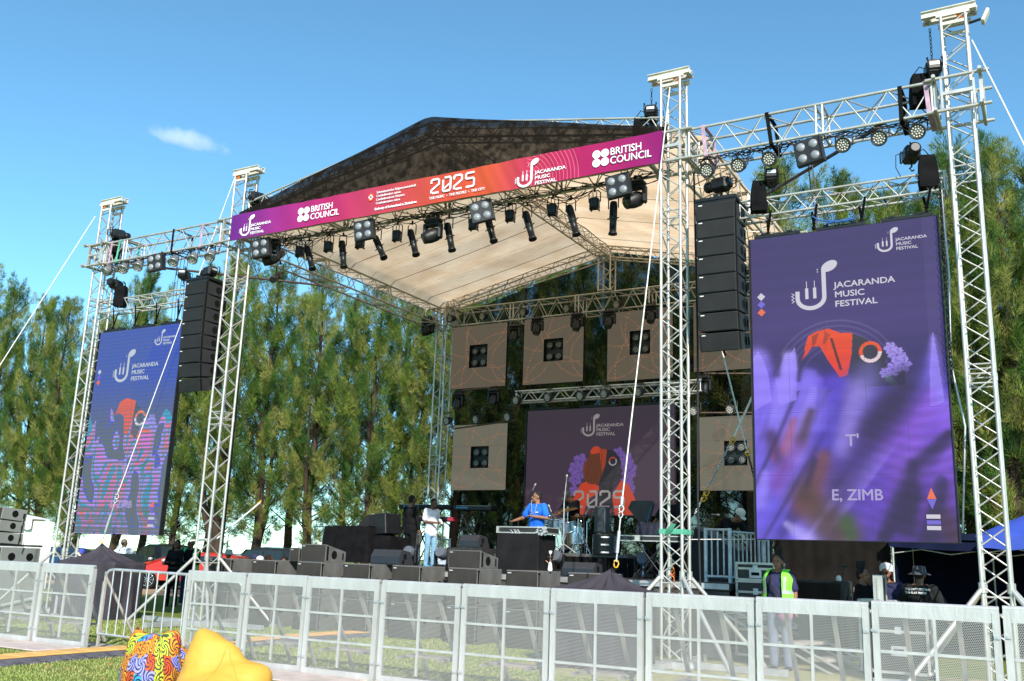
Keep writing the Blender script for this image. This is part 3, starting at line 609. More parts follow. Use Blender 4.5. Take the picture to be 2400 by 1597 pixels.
# ---- right screen
def art_right():
    A = 1.7; a = Art(300, 510, A, L_(58, 48, 105))
    a.mix(np.clip((a.y-.2)/1.0, 0, 1), L_(80, 62, 140), .7)
    ctr = np.hypot(a.x-.45, (a.y-.86)); a.mix((np.sin(ctr*210) > .4)*(ctr < .36)*(ctr > .18)*(a.y < .85), L_(120, 110, 160), .28)
    LIL = L_(150, 132, 232); LIL2 = L_(178, 165, 245); DK = L_(52, 42, 78); PUR = L_(112, 82, 205); BR = L_(98, 74, 72); MAG = L_(140, 85, 190)
    a.seg(.02, .72, .06, 1.5, .07, .16, LIL, .95); a.seg(.20, .72, .16, 1.2, .04, .14, LIL2, .9); a.seg(.30, .86, .30, 1.3, .07, .22, LIL, .95); a.seg(.42, .90, .36, 1.25, .08, .12, PUR, .9); a.seg(.1, .80, .02, 1.2, .02, .04, L_(110, 90, 190), .6)
    a.seg(.55, 1.0, .42, 1.35, .10, .12, PUR, .9, 2); a.seg(.02, 1.25, .1, 1.65, .12, .2, L_(118, 104, 215), .9, 2)
    # headwrap, face, ring, flower
    a.poly([(.29, .66), (.31, .60), (.36, .575), (.42, .565), (.46, .585), (.48, .595), (.545, .60), (.535, .72), (.51, .83), (.47, .84), (.41, .74), (.37, .66), (.33, .66), (.30, .70), (.26, .74), (.29, .69)], L_(226, 78, 24))
    a.poly([(.425, .62), (.44, .62), (.485, .80), (.47, .80)], L_(110, 48, 32)); a.poly([(.33, .60), (.37, .585), (.35, .64), (.33, .66)], L_(120, 50, 30), .7); a.poly([(.40, .58), (.43, .60), (.40, .65), (.385, .65)], L_(150, 56, 30), .7)
    a.poly([(.545, .605), (.60, .63), (.66, .67), (.69, .70), (.715, .74), (.70, .77), (.72, .80), (.74, .83), (.70, .86), (.66, .93), (.58, .98), (.53, .95), (.52, .80), (.54, .70)], L_(62, 58, 72))
    a.seg(.57, .92, .50, 1.15, .10, .06, L_(140, 124, 205), .75, 2); a.seg(.62, .82, .62, .95, .05, .05, L_(130, 128, 185), .6, 2)
    a.ring(.632, .712, .040, .058, L_(226, 96, 40), 1, (0, 200)); a.ring(.632, .712, .040, .058, L_(225, 210, 215), 1, (200, 360))
    for cx, cy, r in ((.735, .70, .035), (.765, .74, .045), (.79, .79, .045), (.74, .815, .04), (.70, .83, .028)): a.flower(cx, cy, r, L_(176, 160, 228), L_(120, 100, 190))
    a.seg(.72, .86, .75, .90, .02, .015, L_(120, 150, 150), .7)
    # big dark diagonal and right hand lilac streaks
    a.seg(.80, .86, .62, 1.10, .05, .07, DK, .85, 2); a.seg(.72, 1.02, .45, 1.45, .09, .13, L_(66, 48, 100), .92, 2); a.seg(.62, 1.20, .35, 1.66, .10, .05, L_(78, 56, 112), .8, 2.5)
    a.seg(.945, .66, .93, 1.2, .012, .10, LIL, .85, 2); a.seg(.90, 1.0, .72, 1.45, .05, .22, MAG, .85, 2.5); a.seg(.98, 1.05, .95, 1.45, .06, .10, L_(150, 110, 215), .8, 2)
    a.seg(.60, 1.35, .55, 1.62, .10, .14, L_(105, 75, 190), .75, 2.5); a.seg(.90, 1.15, .86, 1.45, .05, .04, L_(96, 62, 165), .6, 2)
    a.seg(.99, 1.18, .80, 1.36, .03, .05, DK, .8, 1.5); a.seg(.80, 1.34, .76, 1.62, .035, .05, DK, .85, 1.5); a.seg(.64, 1.70, .78, 1.46, .03, .06, L_(62, 46, 92), .9); a.seg(.86, 1.70, .94, 1.40, .04, .03, L_(72, 56, 112), .85); a.seg(.99, 1.70, .94, 1.58, .05, .05, BR, .7, 2)
    a.seg(.08, 1.14, .12, 1.28, .04, .05, L_(92, 60, 110), .8, 2); a.seg(.20, 1.08, .14, 1.26, .02, .04, L_(165, 110, 130), .7, 2); a.seg(.30, 1.03, .24, 1.20, .03, .04, L_(92, 66, 88), .85, 1.6); a.seg(.27, 1.06, .25, 1.14, .015, .02, L_(170, 130, 140), .7, 2); a.seg(.10, 1.18, .10, 1.27, .006, .01, L_(215, 70, 40), .8)
    a.seg(.22, 1.20, .10, 1.42, .05, .05, L_(160, 105, 195), .6, 2); a.seg(.37, 1.28, .28, 1.52, .04, .07, L_(150, 100, 105), .75, 2); a.seg(.30, 1.30, .25, 1.50, .025, .03, L_(80, 55, 85), .75, 1.5)
    a.seg(.25, 1.45, .42, 1.68, .07, .10, BR, .85, 2); a.seg(.30, 1.55, .35, 1.62, .06, .05, L_(128, 108, 70), .6, 2); a.seg(.47, 1.60, .49, 1.66, .04, .04, L_(84, 110, 62), .8, 2); a.seg(.45, 1.40, .42, 1.55, .03, .04, L_(70, 50, 70), .7, 2)
    a.seg(.04, 1.55, .2, 1.66, .08, .05, L_(104, 92, 215), .8, 2); a.seg(.17, 1.62, .26, 1.70, .02, .05, L_(200, 190, 250), .5, 2)
    # the petals are smeared by movement: streaks running up to the right, sharp on one side
    th = np.radians(62+14*np.sin(a.x*3+a.y*2)); p = a.x*np.sin(th)+a.y*np.cos(th)*.9; q_ = -a.x*np.cos(th)+a.y*np.sin(th); st_ = .6*vnoise(p*8, q_*1.1, 3)+.4*vnoise(p*22+5, q_*1.8, 4)
    k = np.clip((a.y-.70)*6, 0, 1)*np.clip(1-((a.x > .24)*(a.x < .8)*(a.y < .90)), 0, 1)
    k2 = k*np.clip(1.15-a.x-.25*(a.y-.8), 0, 1); a.mix(k2, L_(146, 128, 228), .55); a.c *= (1+(st_-.5)[..., None]*.75*k[..., None]); edge = np.clip((st_-.68)*7, 0, 1)*k; a.mix(edge, L_(188, 172, 250), .40); dk = np.clip((.30-st_)*7, 0, 1)*k; a.mix(dk, L_(72, 52, 120), .40)
    for P_ in (((.0, .70), (.03, .66), (.06, .72), (.085, .80), (.10, .95), (.0, 1.0)), ((.235, .655), (.245, .78), (.235, .95), (.14, .98), (.12, .80), (.16, .74), (.21, .69)), ((.945, .62), (.965, .80), (.98, 1.0), (.91, 1.02), (.92, .82))): a.poly(P_, L_(172, 156, 244), .70)
    for k_ in range(5): a.seg(.30+.03*k_, .80+.012*k_*k_, .26+.035*k_, 1.10, .02, .03, L_(160, 146, 240), .30, 1.2)
    LB = L_(182, 168, 250); GAP = L_(66, 48, 104)
    for s_ in ((.155, .70, .13, .80, .012, .02, GAP, .75), (.27, .70, .25, .84, .012, .012, GAP, .7), (.33, .90, .22, 1.25, .018, .05, LB, .45), (.46, .88, .40, 1.20, .03, .05, L_(104, 84, 205), .6), (.80, .92, .60, 1.12, .04, .05, GAP, .75), (.74, 1.02, .46, 1.42, .05, .08, GAP, .65), (.56, .92, .46, 1.22, .05, .04, L_(178, 165, 235), .55), (.93, .95, .80, 1.30, .02, .10, L_(160, 120, 225), .55), (.99, 1.16, .82, 1.32, .02, .03, GAP, .75), (.81, 1.32, .76, 1.60, .025, .04, GAP, .75), (.65, 1.69, .80, 1.46, .02, .05, GAP, .75), (.86, 1.70, .95, 1.44, .03, .03, L_(76, 60, 112), .7), (.09, 1.14, .13, 1.27, .03, .035, L_(88, 58, 108), .7), (.31, 1.02, .25, 1.18, .02, .03, L_(98, 72, 84), .8), (.22, 1.06, .17, 1.22, .015, .03, L_(190, 120, 120), .55), (.24, 1.20, .12, 1.40, .03, .04, L_(150, 95, 185), .5), (.37, 1.26, .26, 1.52, .03, .06, L_(150, 102, 98), .7), (.32, 1.28, .26, 1.46, .018, .02, GAP, .7), (.27, 1.46, .44, 1.68, .05, .09, L_(108, 86, 74), .8), (.47, 1.61, .49, 1.67, .035, .03, L_(86, 116, 62), .8), (.05, 1.35, .02, 1.50, .02, .04, LB, .5), (.16, 1.62, .27, 1.70, .015, .04, L_(205, 196, 250), .5)): a.seg(*s_, 2.0)
    m_ = np.clip((a.y-.55)*4, 0, 1)[..., None]; a.c = a.c*(1-m_)+m_*(np.clip(a.c, 0, 2)/.36)**1.45*.36
    # moire of the camera against the diodes shows as faint tinted bands
    w = np.sin((a.y*46+np.sin(a.x*5)*6+a.x*9)*2.2); k = np.clip((a.x-.35)*2, 0, 1)*np.clip((a.y-.75)*2.2, 0, 1); a.c *= (1+.13*w*k)[..., None]; a.c[..., 1] *= 1+.10*np.sin(a.y*120+a.x*40)*k
    a.c *= (1+.05*np.sin(a.y*75))[..., None]; a.mix((a.x > .925)*(a.y < .9)*1.0, L_(112, 104, 160), .10)  # pale strip at the right edge is sunlight painted into the picture
    return a
def screen_things(kind, X0, Z0, W, H, label, art, gain, wht):
    t = thing('led_screen', label, 'LED screen', (X0, 14.22, Z0), 0, 'large LED screens either side of the stage'); wall_frame(t, W, H); display(t, W, H, art, gain=gain)
    y = -.008
    jmf(t, W*.26, H*.737, H*.158, y, wht, tx=.74, ts=.175)
    jmf(t, W*.70, H*.903, H*.076, y, wht, tx=.70, ts=.18)
    cols = (wht, glow(kind+'_violet', L_(100, 80, 210)), glow(kind+'_orange', L_(235, 95, 35)))
    for k in range(3):
        g = MB(); c = (W*.055, H*(.795-.027*k)); r = .062; flat(g, [((c[0]-r, c[1]), (c[0], c[1]-r), (c[0]+r, c[1]), (c[0], c[1]+r))], y); g.build('diamond', cols[k], t)
    g = MB(); flat(g, [((W*.868, H*.125), (W*.912, H*.125), (W*.89, H*.158), (W*.89, H*.158))], y); g.build('orange_triangle', cols[2], t)
    g = MB(); flat(g, [((W*.89, H*.095), (W*.912, H*.124), (W*.868, H*.124), (W*.868, H*.124))], y); g.build('violet_triangle', cols[1], t)
    for z in (H*.068, H*.035): g = MB(); flat(g, [((W*.86, z), (W*.925, z), (W*.925, z+H*.012), (W*.86, z+H*.012))], y); g.build('white_bar', wht, t)
    g = MB(); flat(g, [((W*.86, H*.051), (W*.925, H*.051), (W*.925, H*.063), (W*.86, H*.063))], y); g.build('violet_bar', cols[1], t)
    dimw = glow(kind+'_dim', L_(165, 150, 205)); text("T'", H*.052, dimw, t, (W*.485, y, H*.288), bold=.004); text('E, ZIMB', H*.047, dimw, t, (W*.40, y, H*.122), bold=.004, sx=1.0)
    return t
RX0, RZ0, RW, RH = -3.91, 1.90, 2.69, 4.60
WR = glow('screen_white', L_(205, 200, 215))
screen_things('right', RX0, RZ0, RW, RH, 'large right LED screen showing blurred purple petals and a white note logo', art_right(), 1.12, WR)
# ---- left screen
def art_left():
    A = 1.72; nx, ny = 240, 460; a = Art(nx, ny, A, L_(48, 78, 158))
    a.mix(np.clip(1-a.y/.8, 0, 1)*(a.x+a.y*.45 > .75), L_(20, 62, 170), .8); a.mix(np.clip((a.y-.45)*3, 0, 1), L_(74, 88, 122), .8)  # darker blue right of the slanting edge: line array's shadow painted in
    GR = L_(84, 96, 100); a.mix(np.clip((a.y-.8)*3, 0, 1), GR, .95)
    cyan = L_(30, 150, 190); lil = L_(150, 140, 232); pnk = L_(205, 110, 205); org = L_(222, 105, 82); blu = L_(58, 72, 196); teal = L_(20, 135, 110); vio = L_(165, 120, 230)
    wx = a.x*7.2+1.3*vnoise(a.x*6, a.y*3.4, 11)+.5*vnoise(a.x*13, a.y*5, 12); wy = a.y*3.0+1.2*vnoise(a.x*5, a.y*4, 13)+.6*a.x; n_ = .68*vnoise(wx, wy*1.3, 14)+.32*vnoise(wx*2.3, wy*2.2, 15); n_ = n_+.05*np.sin(a.x*11+a.y*7+1.2)-.06*np.clip(1-np.abs(a.x-.62-.25*(1.2-a.y))/.10, 0, 1); n_ = np.argsort(np.argsort(n_.ravel())).reshape(n_.shape)/n_.size*.88+.06
    top = .70+.10*np.abs(np.sin(a.x*13))+.05*np.sin(a.x*40); on = (a.y > top)*1.0
    for lo, hi, col in ((.30, .40, blu), (.40, .49, lil), (.49, .55, pnk), (.55, .60, lil), (.60, .67, cyan), (.67, .70, teal), (.70, .75, vio), (.75, .82, org), (.82, .88, pnk), (.88, 1.1, cyan)): a.mix(((n_ > lo) & (n_ <= hi))*on, col, .96)
    def band(x0, y0, x1, y1, w0, w1, col, al=1): pass
    a.poly([(.32, .74), (.36, .63), (.44, .60), (.55, .63), (.54, .75), (.50, .92), (.45, .90), (.43, .76), (.36, .72)], L_(214, 84, 48), .95); a.poly([(.55, .64), (.62, .70), (.66, .80), (.60, .95), (.53, .9)], L_(60, 72, 84), .9)
    band(.56, .80, .46, 1.12, .05, .07, lil); band(.60, .82, .48, 1.05, .015, .02, cyan); band(.53, .95, .48, 1.1, .02, .03, pnk)
    band(.94, .74, .90, 1.3, .015, .10, lil); band(.92, .90, .93, 1.2, .03, .045, cyan); band(.90, 1.02, .92, 1.22, .03, .04, pnk); band(.92, 1.05, .92, 1.16, .02, .025, org); band(.84, 1.1, .8, 1.35, .05, .06, lil); band(.84, 1.24, .72, 1.40, .06, .10, cyan, .8)
    band(.78, .95, .50, 1.4, .02, .04, blu); band(.86, .72, .60, 1.3, .03, .03, blu); band(.62, 1.1, .50, 1.5, .05, .09, blu); band(.78, 1.36, .60, 1.66, .05, .13, pnk, .9); band(.82, 1.38, .70, 1.52, .03, .08, org, .8); band(.95, 1.3, .84, 1.7, .02, .05, blu, .9); band(.90, 1.35, .83, 1.65, .02, .03, pnk, .8)
    band(.36, 1.3, .30, 1.6, .02, .04, org, .8); band(.45, 1.3, .40, 1.5, .01, .03, teal, .7); band(.3, 1.4, .36, 1.72, .03, .04, teal, .7); band(.12, 1.4, .2, 1.72, .06, .1, lil, .8)
    a.ring(.625, .78, .045, .066, L_(225, 120, 70), 1, (20, 170)); a.ring(.625, .78, .045, .066, L_(200, 205, 215), 1, (170, 360)); a.flower(.76, .80, .05, L_(150, 145, 225), L_(100, 95, 190)); a.flower(.79, .86, .045, L_(150, 145, 225), L_(100, 95, 190))
    # scan lines the camera caught
    st = (np.floor(a.y*60) % 2 == 0); low = a.y > .72; g_ = np.array(GR); k = np.clip((a.y-.62)*3, 0, .92)*st*(np.sin(a.y*60*math.pi) > 0.1); a.mix(k, g_); a.mix((np.sin(a.y*190) > .3)*1.0, L_(80, 95, 130), .28)
    a.mix((a.y > 1.5)*(np.sin(a.y*120) > -.2), g_, .7)
    return a
LX0, LZ0, LW, LH = -19.30, 1.74, 2.76, 4.60
WL = glow('left_white', L_(190, 200, 212))
screen_things('left', LX0, LZ0, LW, LH, 'left LED screen with blue top and striped glitching colours behind a white rope', art_left(), 1.35, WL)
# ---- centre screen
def art_centre():
    A = .66; a = Art(330, 218, A, L_(72, 58, 74)); a.mix(np.clip(a.y/.25, 0, 1)*-1+1, L_(64, 60, 68), .6); a.mix(np.clip((a.y-.3)*2, 0, 1), L_(80, 54, 70), .6)
    V1 = L_(122, 92, 168); V2 = L_(88, 66, 140); OR = L_(205, 72, 42); BRN = L_(112, 62, 42); DK = L_(48, 48, 54)
    for cx, cy, r, p in ((.385, .335, .055, 0), (.345, .375, .045, 1), (.35, .44, .045, 2), (.39, .40, .05, .6), (.345, .51, .035, .3), (.64, .29, .042, 0), (.69, .33, .05, 1), (.71, .39, .055, .5), (.70, .45, .045, 2), (.67, .37, .045, 1), (.72, .50, .035, .3)): a.flower(cx, cy, r, V1, V2, 5, p)
    a.poly([(.325, .655), (.34, .56), (.39, .47), (.45, .445), (.52, .49), (.50, .53), (.44, .56), (.41, .655)], OR); a.poly([(.64, .52), (.68, .46), (.71, .48), (.75, .56), (.765, .655), (.66, .655), (.65, .58)], OR); a.poly([(.60, .54), (.66, .45), (.70, .47), (.67, .6), (.655, .655), (.62, .655)], OR)
    a.poly([(.56, .26), (.61, .27), (.645, .31), (.66, .345), (.655, .37), (.672, .395), (.66, .41), (.66, .43), (.64, .455), (.61, .46), (.60, .52), (.61, .655), (.42, .655), (.45, .58), (.51, .52), (.52, .42), (.53, .30)], DK)
    a.poly([(.45, .27), (.47, .245), (.50, .24), (.52, .255), (.565, .26), (.555, .36), (.52, .45), (.50, .475), (.44, .47), (.41, .44), (.40, .39), (.41, .34), (.44, .31)], BRN); a.poly([(.45, .27), (.47, .245), (.50, .24), (.52, .255), (.51, .28), (.46, .29)], OR)
    a.poly([(.51, .26), (.563, .262), (.55, .36), (.53, .40), (.52, .33)], L_(170, 68, 42))
    for k in range(6): a.seg(.45+.016*k, .29, .42+.02*k, .46, .0018, .0018, L_(60, 40, 32), .8, .6)
    a.ring(.603, .335, .019, .027, L_(190, 70, 45), 1, (30, 180)); a.ring(.603, .335, .019, .027, L_(165, 160, 165), 1, (180, 360)); a.ring(.603, .335, .019, .027, L_(165, 160, 165), 1, (0, 30))
    return a
q = at(1234.7, 964.4, 21.6); q2 = at(1230, 1207, 21.6); q3 = at(1581.7, 1210.8, 21.6); CW = q3.x-q2.x; CH = q.z-q2.z
ct = thing('led_screen', 'wide dark LED screen in the middle of the backdrop with orange figure and 2025', 'LED screen', (q2.x, 21.6, q2.z), 0, None); wall_frame(ct, CW, CH)
display(ct, CW, CH, art_centre(), gain=.86, base=(.012, .011, .012)); WC = glow('centre_white', L_(140, 132, 130)); RC = glow('centre_red', L_(150, 48, 36))
jmf(ct, CW*.40, CH*.735, CH*.205, -.008, WC, tx=.66, ts=.20); glyph25(ct, CW*.345, CH*.045+.06, CH*.155, -.010, WC); text('THE MUSIC \u2022 THE PEOPLE \u2022 THE CITY', .10, RC, ct, (CW*.355, -.008, CH*.025), bold=.001, sx=.86)
# ---- square panels with a hole and four small lamps
GP = 'square LED panels with a hole of four lamps'
def art_panel(seed):
    rng = random.Random(seed); a = Art(110, 110, 1.0, L_(98, 90, 76) if seed < 5 else L_(112, 110, 96)); c = L_(176, 116, 84)
    for cx, cy, r in ((.95, .30, .62), (.75, .15, .55), (.9, .9, .75), (.1, .5, .45), (.5, 1.2, .6), (1.1, .6, .35), (.3, -.2, .7)):
        cx += rng.uniform(-.1, .1); d = np.abs(np.hypot(a.x-cx, (a.y-cy))-r); th = np.arctan2(a.y-cy, a.x-cx); a.mix((d < .006)*(np.sin(th*90) > -.2)*(a.x+.8*a.y > .3), c, .75)
    a.c *= (1+.05*np.sin(a.x*300))[..., None]
    return a
PARM = mat('par_body', (.03, .03, .032), .45, .1)
def led_lamp(mb, c, ax, r, n=7): 
    pass
def panel(X0, Z0, W, H, hx, hz, hw, hh, label, seed, Y=21.6):
    t = thing('video_screen', label, 'LED panel', (X0, Y, Z0), 0, GP)
    g = MB(); d = .08
    for x0, z0, w, h in ((0, 0, W, hz), (0, hz+hh, W, H-hz-hh), (0, hz, hx, hh), (hx+hw, hz, W-hx-hw, hh)): g.box((x0+w/2, d/2+.001, z0+h/2), (w, d, h))
    g.box((hx+hw/2, d+.06, hz+hh/2), (hw+.1, .02, hh+.1)); g.build('cabinet', BLK, t)
    a = art_panel(seed)
    # cut the hole out of the picture grid by building four strips
    for nm, (x0, z0, w, h) in (('display', (0, hz+hh, W, H-hz-hh)), ('display', (0, 0, W, hz)), ('display', (0, hz, hx, hh)), ('display', (hx+hw, hz, W-hx-hw, hh))):
        b = Art(max(8, int(110*w/W)), max(8, int(110*h/H)), 1.0, (0, 0, 0)); xi = np.clip(((x0+b.x*w)/W*109).astype(int), 0, 109); yi = np.clip(((1-(z0+h-b.y*h)/H)*109).astype(int), 0, 109); b.c = a.c[yi, xi]
        display(t, w, h, b, x0=x0, z0=z0, name=nm, base=(.014, .012, .011), gain=1.0)
    for i in (0, 1):
        for j in (0, 1):
            cx, cz = hx+hw*(.27+.46*i), hz+hh*(.24+.5*j); g = MB(); g.lathe((cx, .12, cz), (0, -1, 0), [(.02, 0), (.09, .02), (.10, .09), (.085, .09), (.08, .07)], 16); o = g.build('small_lamp', PARM, t)
            g = MB()
            for k in range(19):
                rr = 0 if k == 0 else (.03 if k < 7 else .058); an = k*math.pi/3 if k < 7 else k*math.pi/6; g.lathe((cx+rr*math.cos(an), .045, cz+rr*math.sin(an)), (0, -1, 0), [(.008, 0), (.004, .004)], 6)
            g.build('lens', GLASS, o)
def pan(tl, br, h0, h1, label, seed, wfix=None):
    p = at(*tl, 21.6); q = at(*br, 21.6); W = wfix or (q.x-p.x); H = p.z-q.z
    if h0: a = at(*h0, 21.6); b = at(*h1, 21.6); hx, hz, hw, hh = a.x-p.x, b.z-q.z, b.x-a.x, a.z-b.z
    else: hx, hz, hw, hh = W*.35, H*.35, .58, .62
    panel(p.x, q.z, W, H, hx, hz, hw, hh, label, seed)
pan((1062.7, 768.8), (1184, 904.8), (1101, 810), (1141, 860), 'upper LED panel nearest the rear left tower, its lamps glowing faint green', 1)
pan((1230, 751), (1366, 893.8), (1275, 796), (1319, 845), 'second upper LED panel from the rear left tower', 2)
pan((1424.7, 735), (1577, 885), (1476, 777), (1524, 829), 'third upper LED panel, partly behind the tower and the white rope', 3)
pan((1625, 710), (1626, 873), None, None, 'fourth upper LED panel, mostly behind the right line array', 4, 1.74)
pan((1063.6, 998), (1184.5, 1148.7), (1104, 1047), (1144, 1097), 'lower LED panel beside the rear left tower above the keyboards', 5)
pan((1639, 978.5), (1640, 1150.5), (1697, 1034), (1752, 1091), 'lower LED panel crossed by the diagonal chain at the right', 6, 1.72)
# ---------------------------------------------------------------- hung trusses for screens
beam('hanging_truss', 'small silver truss hung above the left LED screen', (-19.5, 14.35, 6.98), (-16.4, 14.35, 6.98), .28, .28, .45, 'small trusses the screens hang from', .02, .009)
beam('hanging_truss', 'small silver truss hung above the right LED screen', (-4.1, 14.35, 7.02), (-1.05, 14.35, 7.02), .28, .28, .45, 'small trusses the screens hang from', .02, .009)
p = at(1214, 932, 21.2); beam('hanging_truss', 'truss of small spotlights hung above the centre screen', (p.x, 21.2, p.z), (-7.0, 21.2, p.z), .3, .26, .45, 'small trusses the screens hang from', .022, .011)
for (a, b, lb) in ((( 1066, 1005), (1212, 985), 'thin brown bar over the lower left LED panel'), ((1600, 968), (1772, 968), 'thin brown bar over the lower right LED panel'), ((1073, 917), (1166, 907), 'thin brown bar under the first upper LED panel'), ((1650, 876), (1762, 876), 'thin brown bar under the fourth upper LED panel')):
    tube_thing('hanging_bar', lb, 'bar', [at(*a, 21.5), at(*b, 21.5)], .022, RUST, 'thin bars among the LED panels')
# straps holding screens
def strapV(x, z0, z1, y, label, w=.12):
    g = MB(); m = .02
    for s in (-1, 1): g.prism([V(x+s*w, y-.16*s, z1+.02), V(x+s*w+.035, y-.16*s, z1+.02), V(x+.02, y, z0+.08), V(x-.02, y, z0+.08)], (0, .008, 0))
    g.lathe((x, y, z0), (0, 0, 1), [(.028, 0), (.028, .05), (.012, .09)], 8); g.lathe((x, y-.03, z0+.03), (0, 1, 0), [(.03, 0), (.03, .06)], 10)
    tag(g.build('hanging_strap', BLKC, org=(x, y, z1)), label, 'strap', 'black straps the screens hang by')
for k, x in enumerate((-19.0, -18.25, -17.55, -16.85)): strapV(x, 6.42, 6.86, 14.3, ('strap at the left end of the truss over the left screen', 'second strap over the left screen from the left', 'third strap over the left screen from the left', 'strap over the left screen next to the line array')[k])
for k, x in enumerate((-3.65, -2.95, -2.25, -1.35)): strapV(x, 6.56, 6.9, 14.3, ('strap at the left end of the truss over the right screen', 'second strap over the right screen from the left', 'third strap over the right screen from the left', 'strap over the right screen with a blue ratchet')[k], .07)
# ---------------------------------------------------------------- line arrays
def line_array(x0, yf, ztop, label, w=.62, n=8, h=.292, tilt=None):
    t = thing('line_array', label, 'line array', (x0+w/2, yf+.3, ztop), 0, 'hanging line array speakers')
    g = MB(); g.box((0, .05, .035), (w+.04, .72, .05)); g.box((0, -.27, .0), (w+.02, .05, .10)); g.box((0, .05, .08), (.06, .7, .06)); g.tube((0, .05, .1), (0, .05, .28), .02); g.build('rigging_frame', BLKM, t)
    z = -.03; y = 0.0; a = 0.0
    for k in range(n):
        a += R((0, .4, .5, .8, 1.0, 1.6, 3.0, 4.2)[k]); rot = Matrix.Rotation(-a, 3, 'X'); rot = Matrix.Rotation(a, 3, 'X')
        dz = rot @ V(0, 0, -h); c = V(0, y, z)+dz*.5
        m = MB(); T = lambda v: rot @ Vector(v)+c
        wf, wb = w, w*.98; hf, hb = h*.975, h*.80; D0, D1 = -.30, .32
        P = [T(p) for p in ((-wf/2, D0, -hf/2), (wf/2, D0, -hf/2), (wf/2, D0, hf/2), (-wf/2, D0, hf/2), (-wb/2, D1, -hb/2), (wb/2, D1, -hb/2), (wb/2, D1, hb/2), (-wb/2, D1, hb/2))]
        m.add(P, [(1, 5, 6, 2), (4, 0, 3, 7), (3, 2, 6, 7), (0, 4, 5, 1), (5, 4, 7, 6)], 0)
        m.add(P[:4], [(0, 1, 2, 3)], 0)
        o = m.build('cabinet', ARRS, t)
        m = MB(); m.prism([T(p) for p in ((-wf/2+.02, D0-.002, -hf/2+.012), (wf/2-.02, D0-.002, -hf/2+.012), (wf/2-.02, D0-.002, hf/2-.012), (-wf/2+.02, D0-.002, hf/2-.012))], rot @ V(0, -.012, 0)); m.build('grille', ARRF, o)
        for s in (-1, 1):
            m = MB(); m.box(T((s*(wf/2+.004), D0+.03, 0)), (.012, .04, hf*.9), rot); m.lathe(T((s*(wf/2), .06, .0)), rot @ V(s, 0, 0), [(.075, 0), (.07, .003)], 16); m.box(T((s*(wf/2+.002), .24, 0)), (.006, .035, .12), rot)
            m.build('side_hardware', HOLE, o)
        m = MB(); m.box(T((-wf/2+.07, D0-.017, hf/2-.03)), (.06, .003, .014), rot); m.build('badge', WHITE, o)
        z += dz.z; y += dz.y
    g = MB(); g.tube((0, 0, -2.36), (0.02, .05, -2.45), .02); g.build('bottom_link', BLKM, t)
    return t
line_array(-4.68, 13.9, 7.13, 'black line array hanging between the right tower and the right screen')
line_array(-16.06, 13.75, 7.10, 'black line array hanging between the left screen and the tower')
# ---------------------------------------------------------------- chain hoists
GH = 'black electric chain hoists'
def hoist_proto(bag=True, sgn=1):
    t = thing('chain_hoist', 'x', 'chain hoist', (0, 0, 0), 0, GH)
    g = MB(); g.box((0, 0, 0), (.22, .30, .22), bev=.04); g.box((0, -.16, .02), (.18, .04, .15), bev=.015); g.lathe((0, .15, 0), (0, 1, 0), [(.08, 0), (.09, .02), (.09, .10), (.06, .13)], 14)
    for x in (-.1, .1): g.path([V(x, -.17, -.06), V(x, -.22, -.04), V(x, -.22, .1), V(x, -.15, .12)], .012, 6)
    g.build('motor', BLKM, t); g = MB(); g.box((0, -.183, .03), (.13, .004, .045)); g.build('name_plate', STEEL, t)
    g = MB(); g.path([V(0, 0, -.1), V(0, 0, -.19), V(.03, 0, -.22), V(0, 0, -.26), V(-.03, 0, -.24)], .014, 6); g.path([V(0, 0, .11), V(0, 0, .2)], .012, 6); g.build('hook', BLKM, t)
    if bag:
        g = MB(); x = sgn*-.2
        P = [(-.10, -.08), (.10, -.08), (.12, .10), (-.12, .10)]
        rings = []
        for k, (z, s) in enumerate(((-.05, .85), (-.15, 1.0), (-.42, 1.15), (-.55, 1.05))): rings += [V(x+a*s, b*s+.02, z) for a, b in P]
        g.add(rings, [(i*4+j, i*4+(j+1) % 4, (i+1)*4+(j+1) % 4, (i+1)*4+j) for i in range(3) for j in range(4)]+[(3, 2, 1, 0), (12, 13, 14, 15)]); g.path([V(x-.08, 0, -.06), V(x+.02*sgn, 0, .08), V(x+.12*sgn, 0, .02)], .008, 5); g.build('chain_bag', BLKC, t)
    g = MB(); g.path([V(.08, -.02, .06), V(.2*sgn, -.05, .02), V(.22*sgn, 0, -.2), V(.16*sgn, 0, -.34)], .007, 5); g.build('cable', CABLE, t)
    return t
def chain(p0, p1, label, r=.012, m=BLKM, name='chain', cat='chain', step=.05):
    p0 = Vector(p0); p1 = Vector(p1); n = max(2, int((p1-p0).length/step)); g = MB()
    ax = (p1-p0).normalized(); t = ax.orthogonal().normalized(); u = ax.cross(t)
    for k in range(n):
        c = p0.lerp(p1, (k+.5)/n); d = t if k % 2 else u; L = (p1-p0).length/n*.62
        g.path([c+ax*(L*math.cos(a))+d*(.016*math.sin(a)) for a in [i*math.pi/4 for i in range(8)]], r*.45, 4, closed=True)
    return tag(g.build(name, m, org=p0), label, cat)
hp = {True: hoist_proto(True), False: hoist_proto(False)}; hu = {True: [], False: []}
def hoist(px, py, Y, label, bag, rz=0, top=None, clabel=None):
    p = at(px, py, Y); place(hp[bag], hu[bag], p, rz, label)
    if top: c0 = V(p.x, p.y, p.z+.18); chain(c0, (p.x, p.y, top), clabel, step=.06)
hoist(2186, 166, 14.2, 'chain hoist with bag hanging beside the top of the tall right tower', True, R(15), 9.45, 'black chain from the top beam of the tall right tower')
hoist(1527, 268, 14.15, 'chain hoist with bag beside the tower at the right end of the banner', True, R(15), 9.45, 'black chain from the beam on the tower right of the banner')
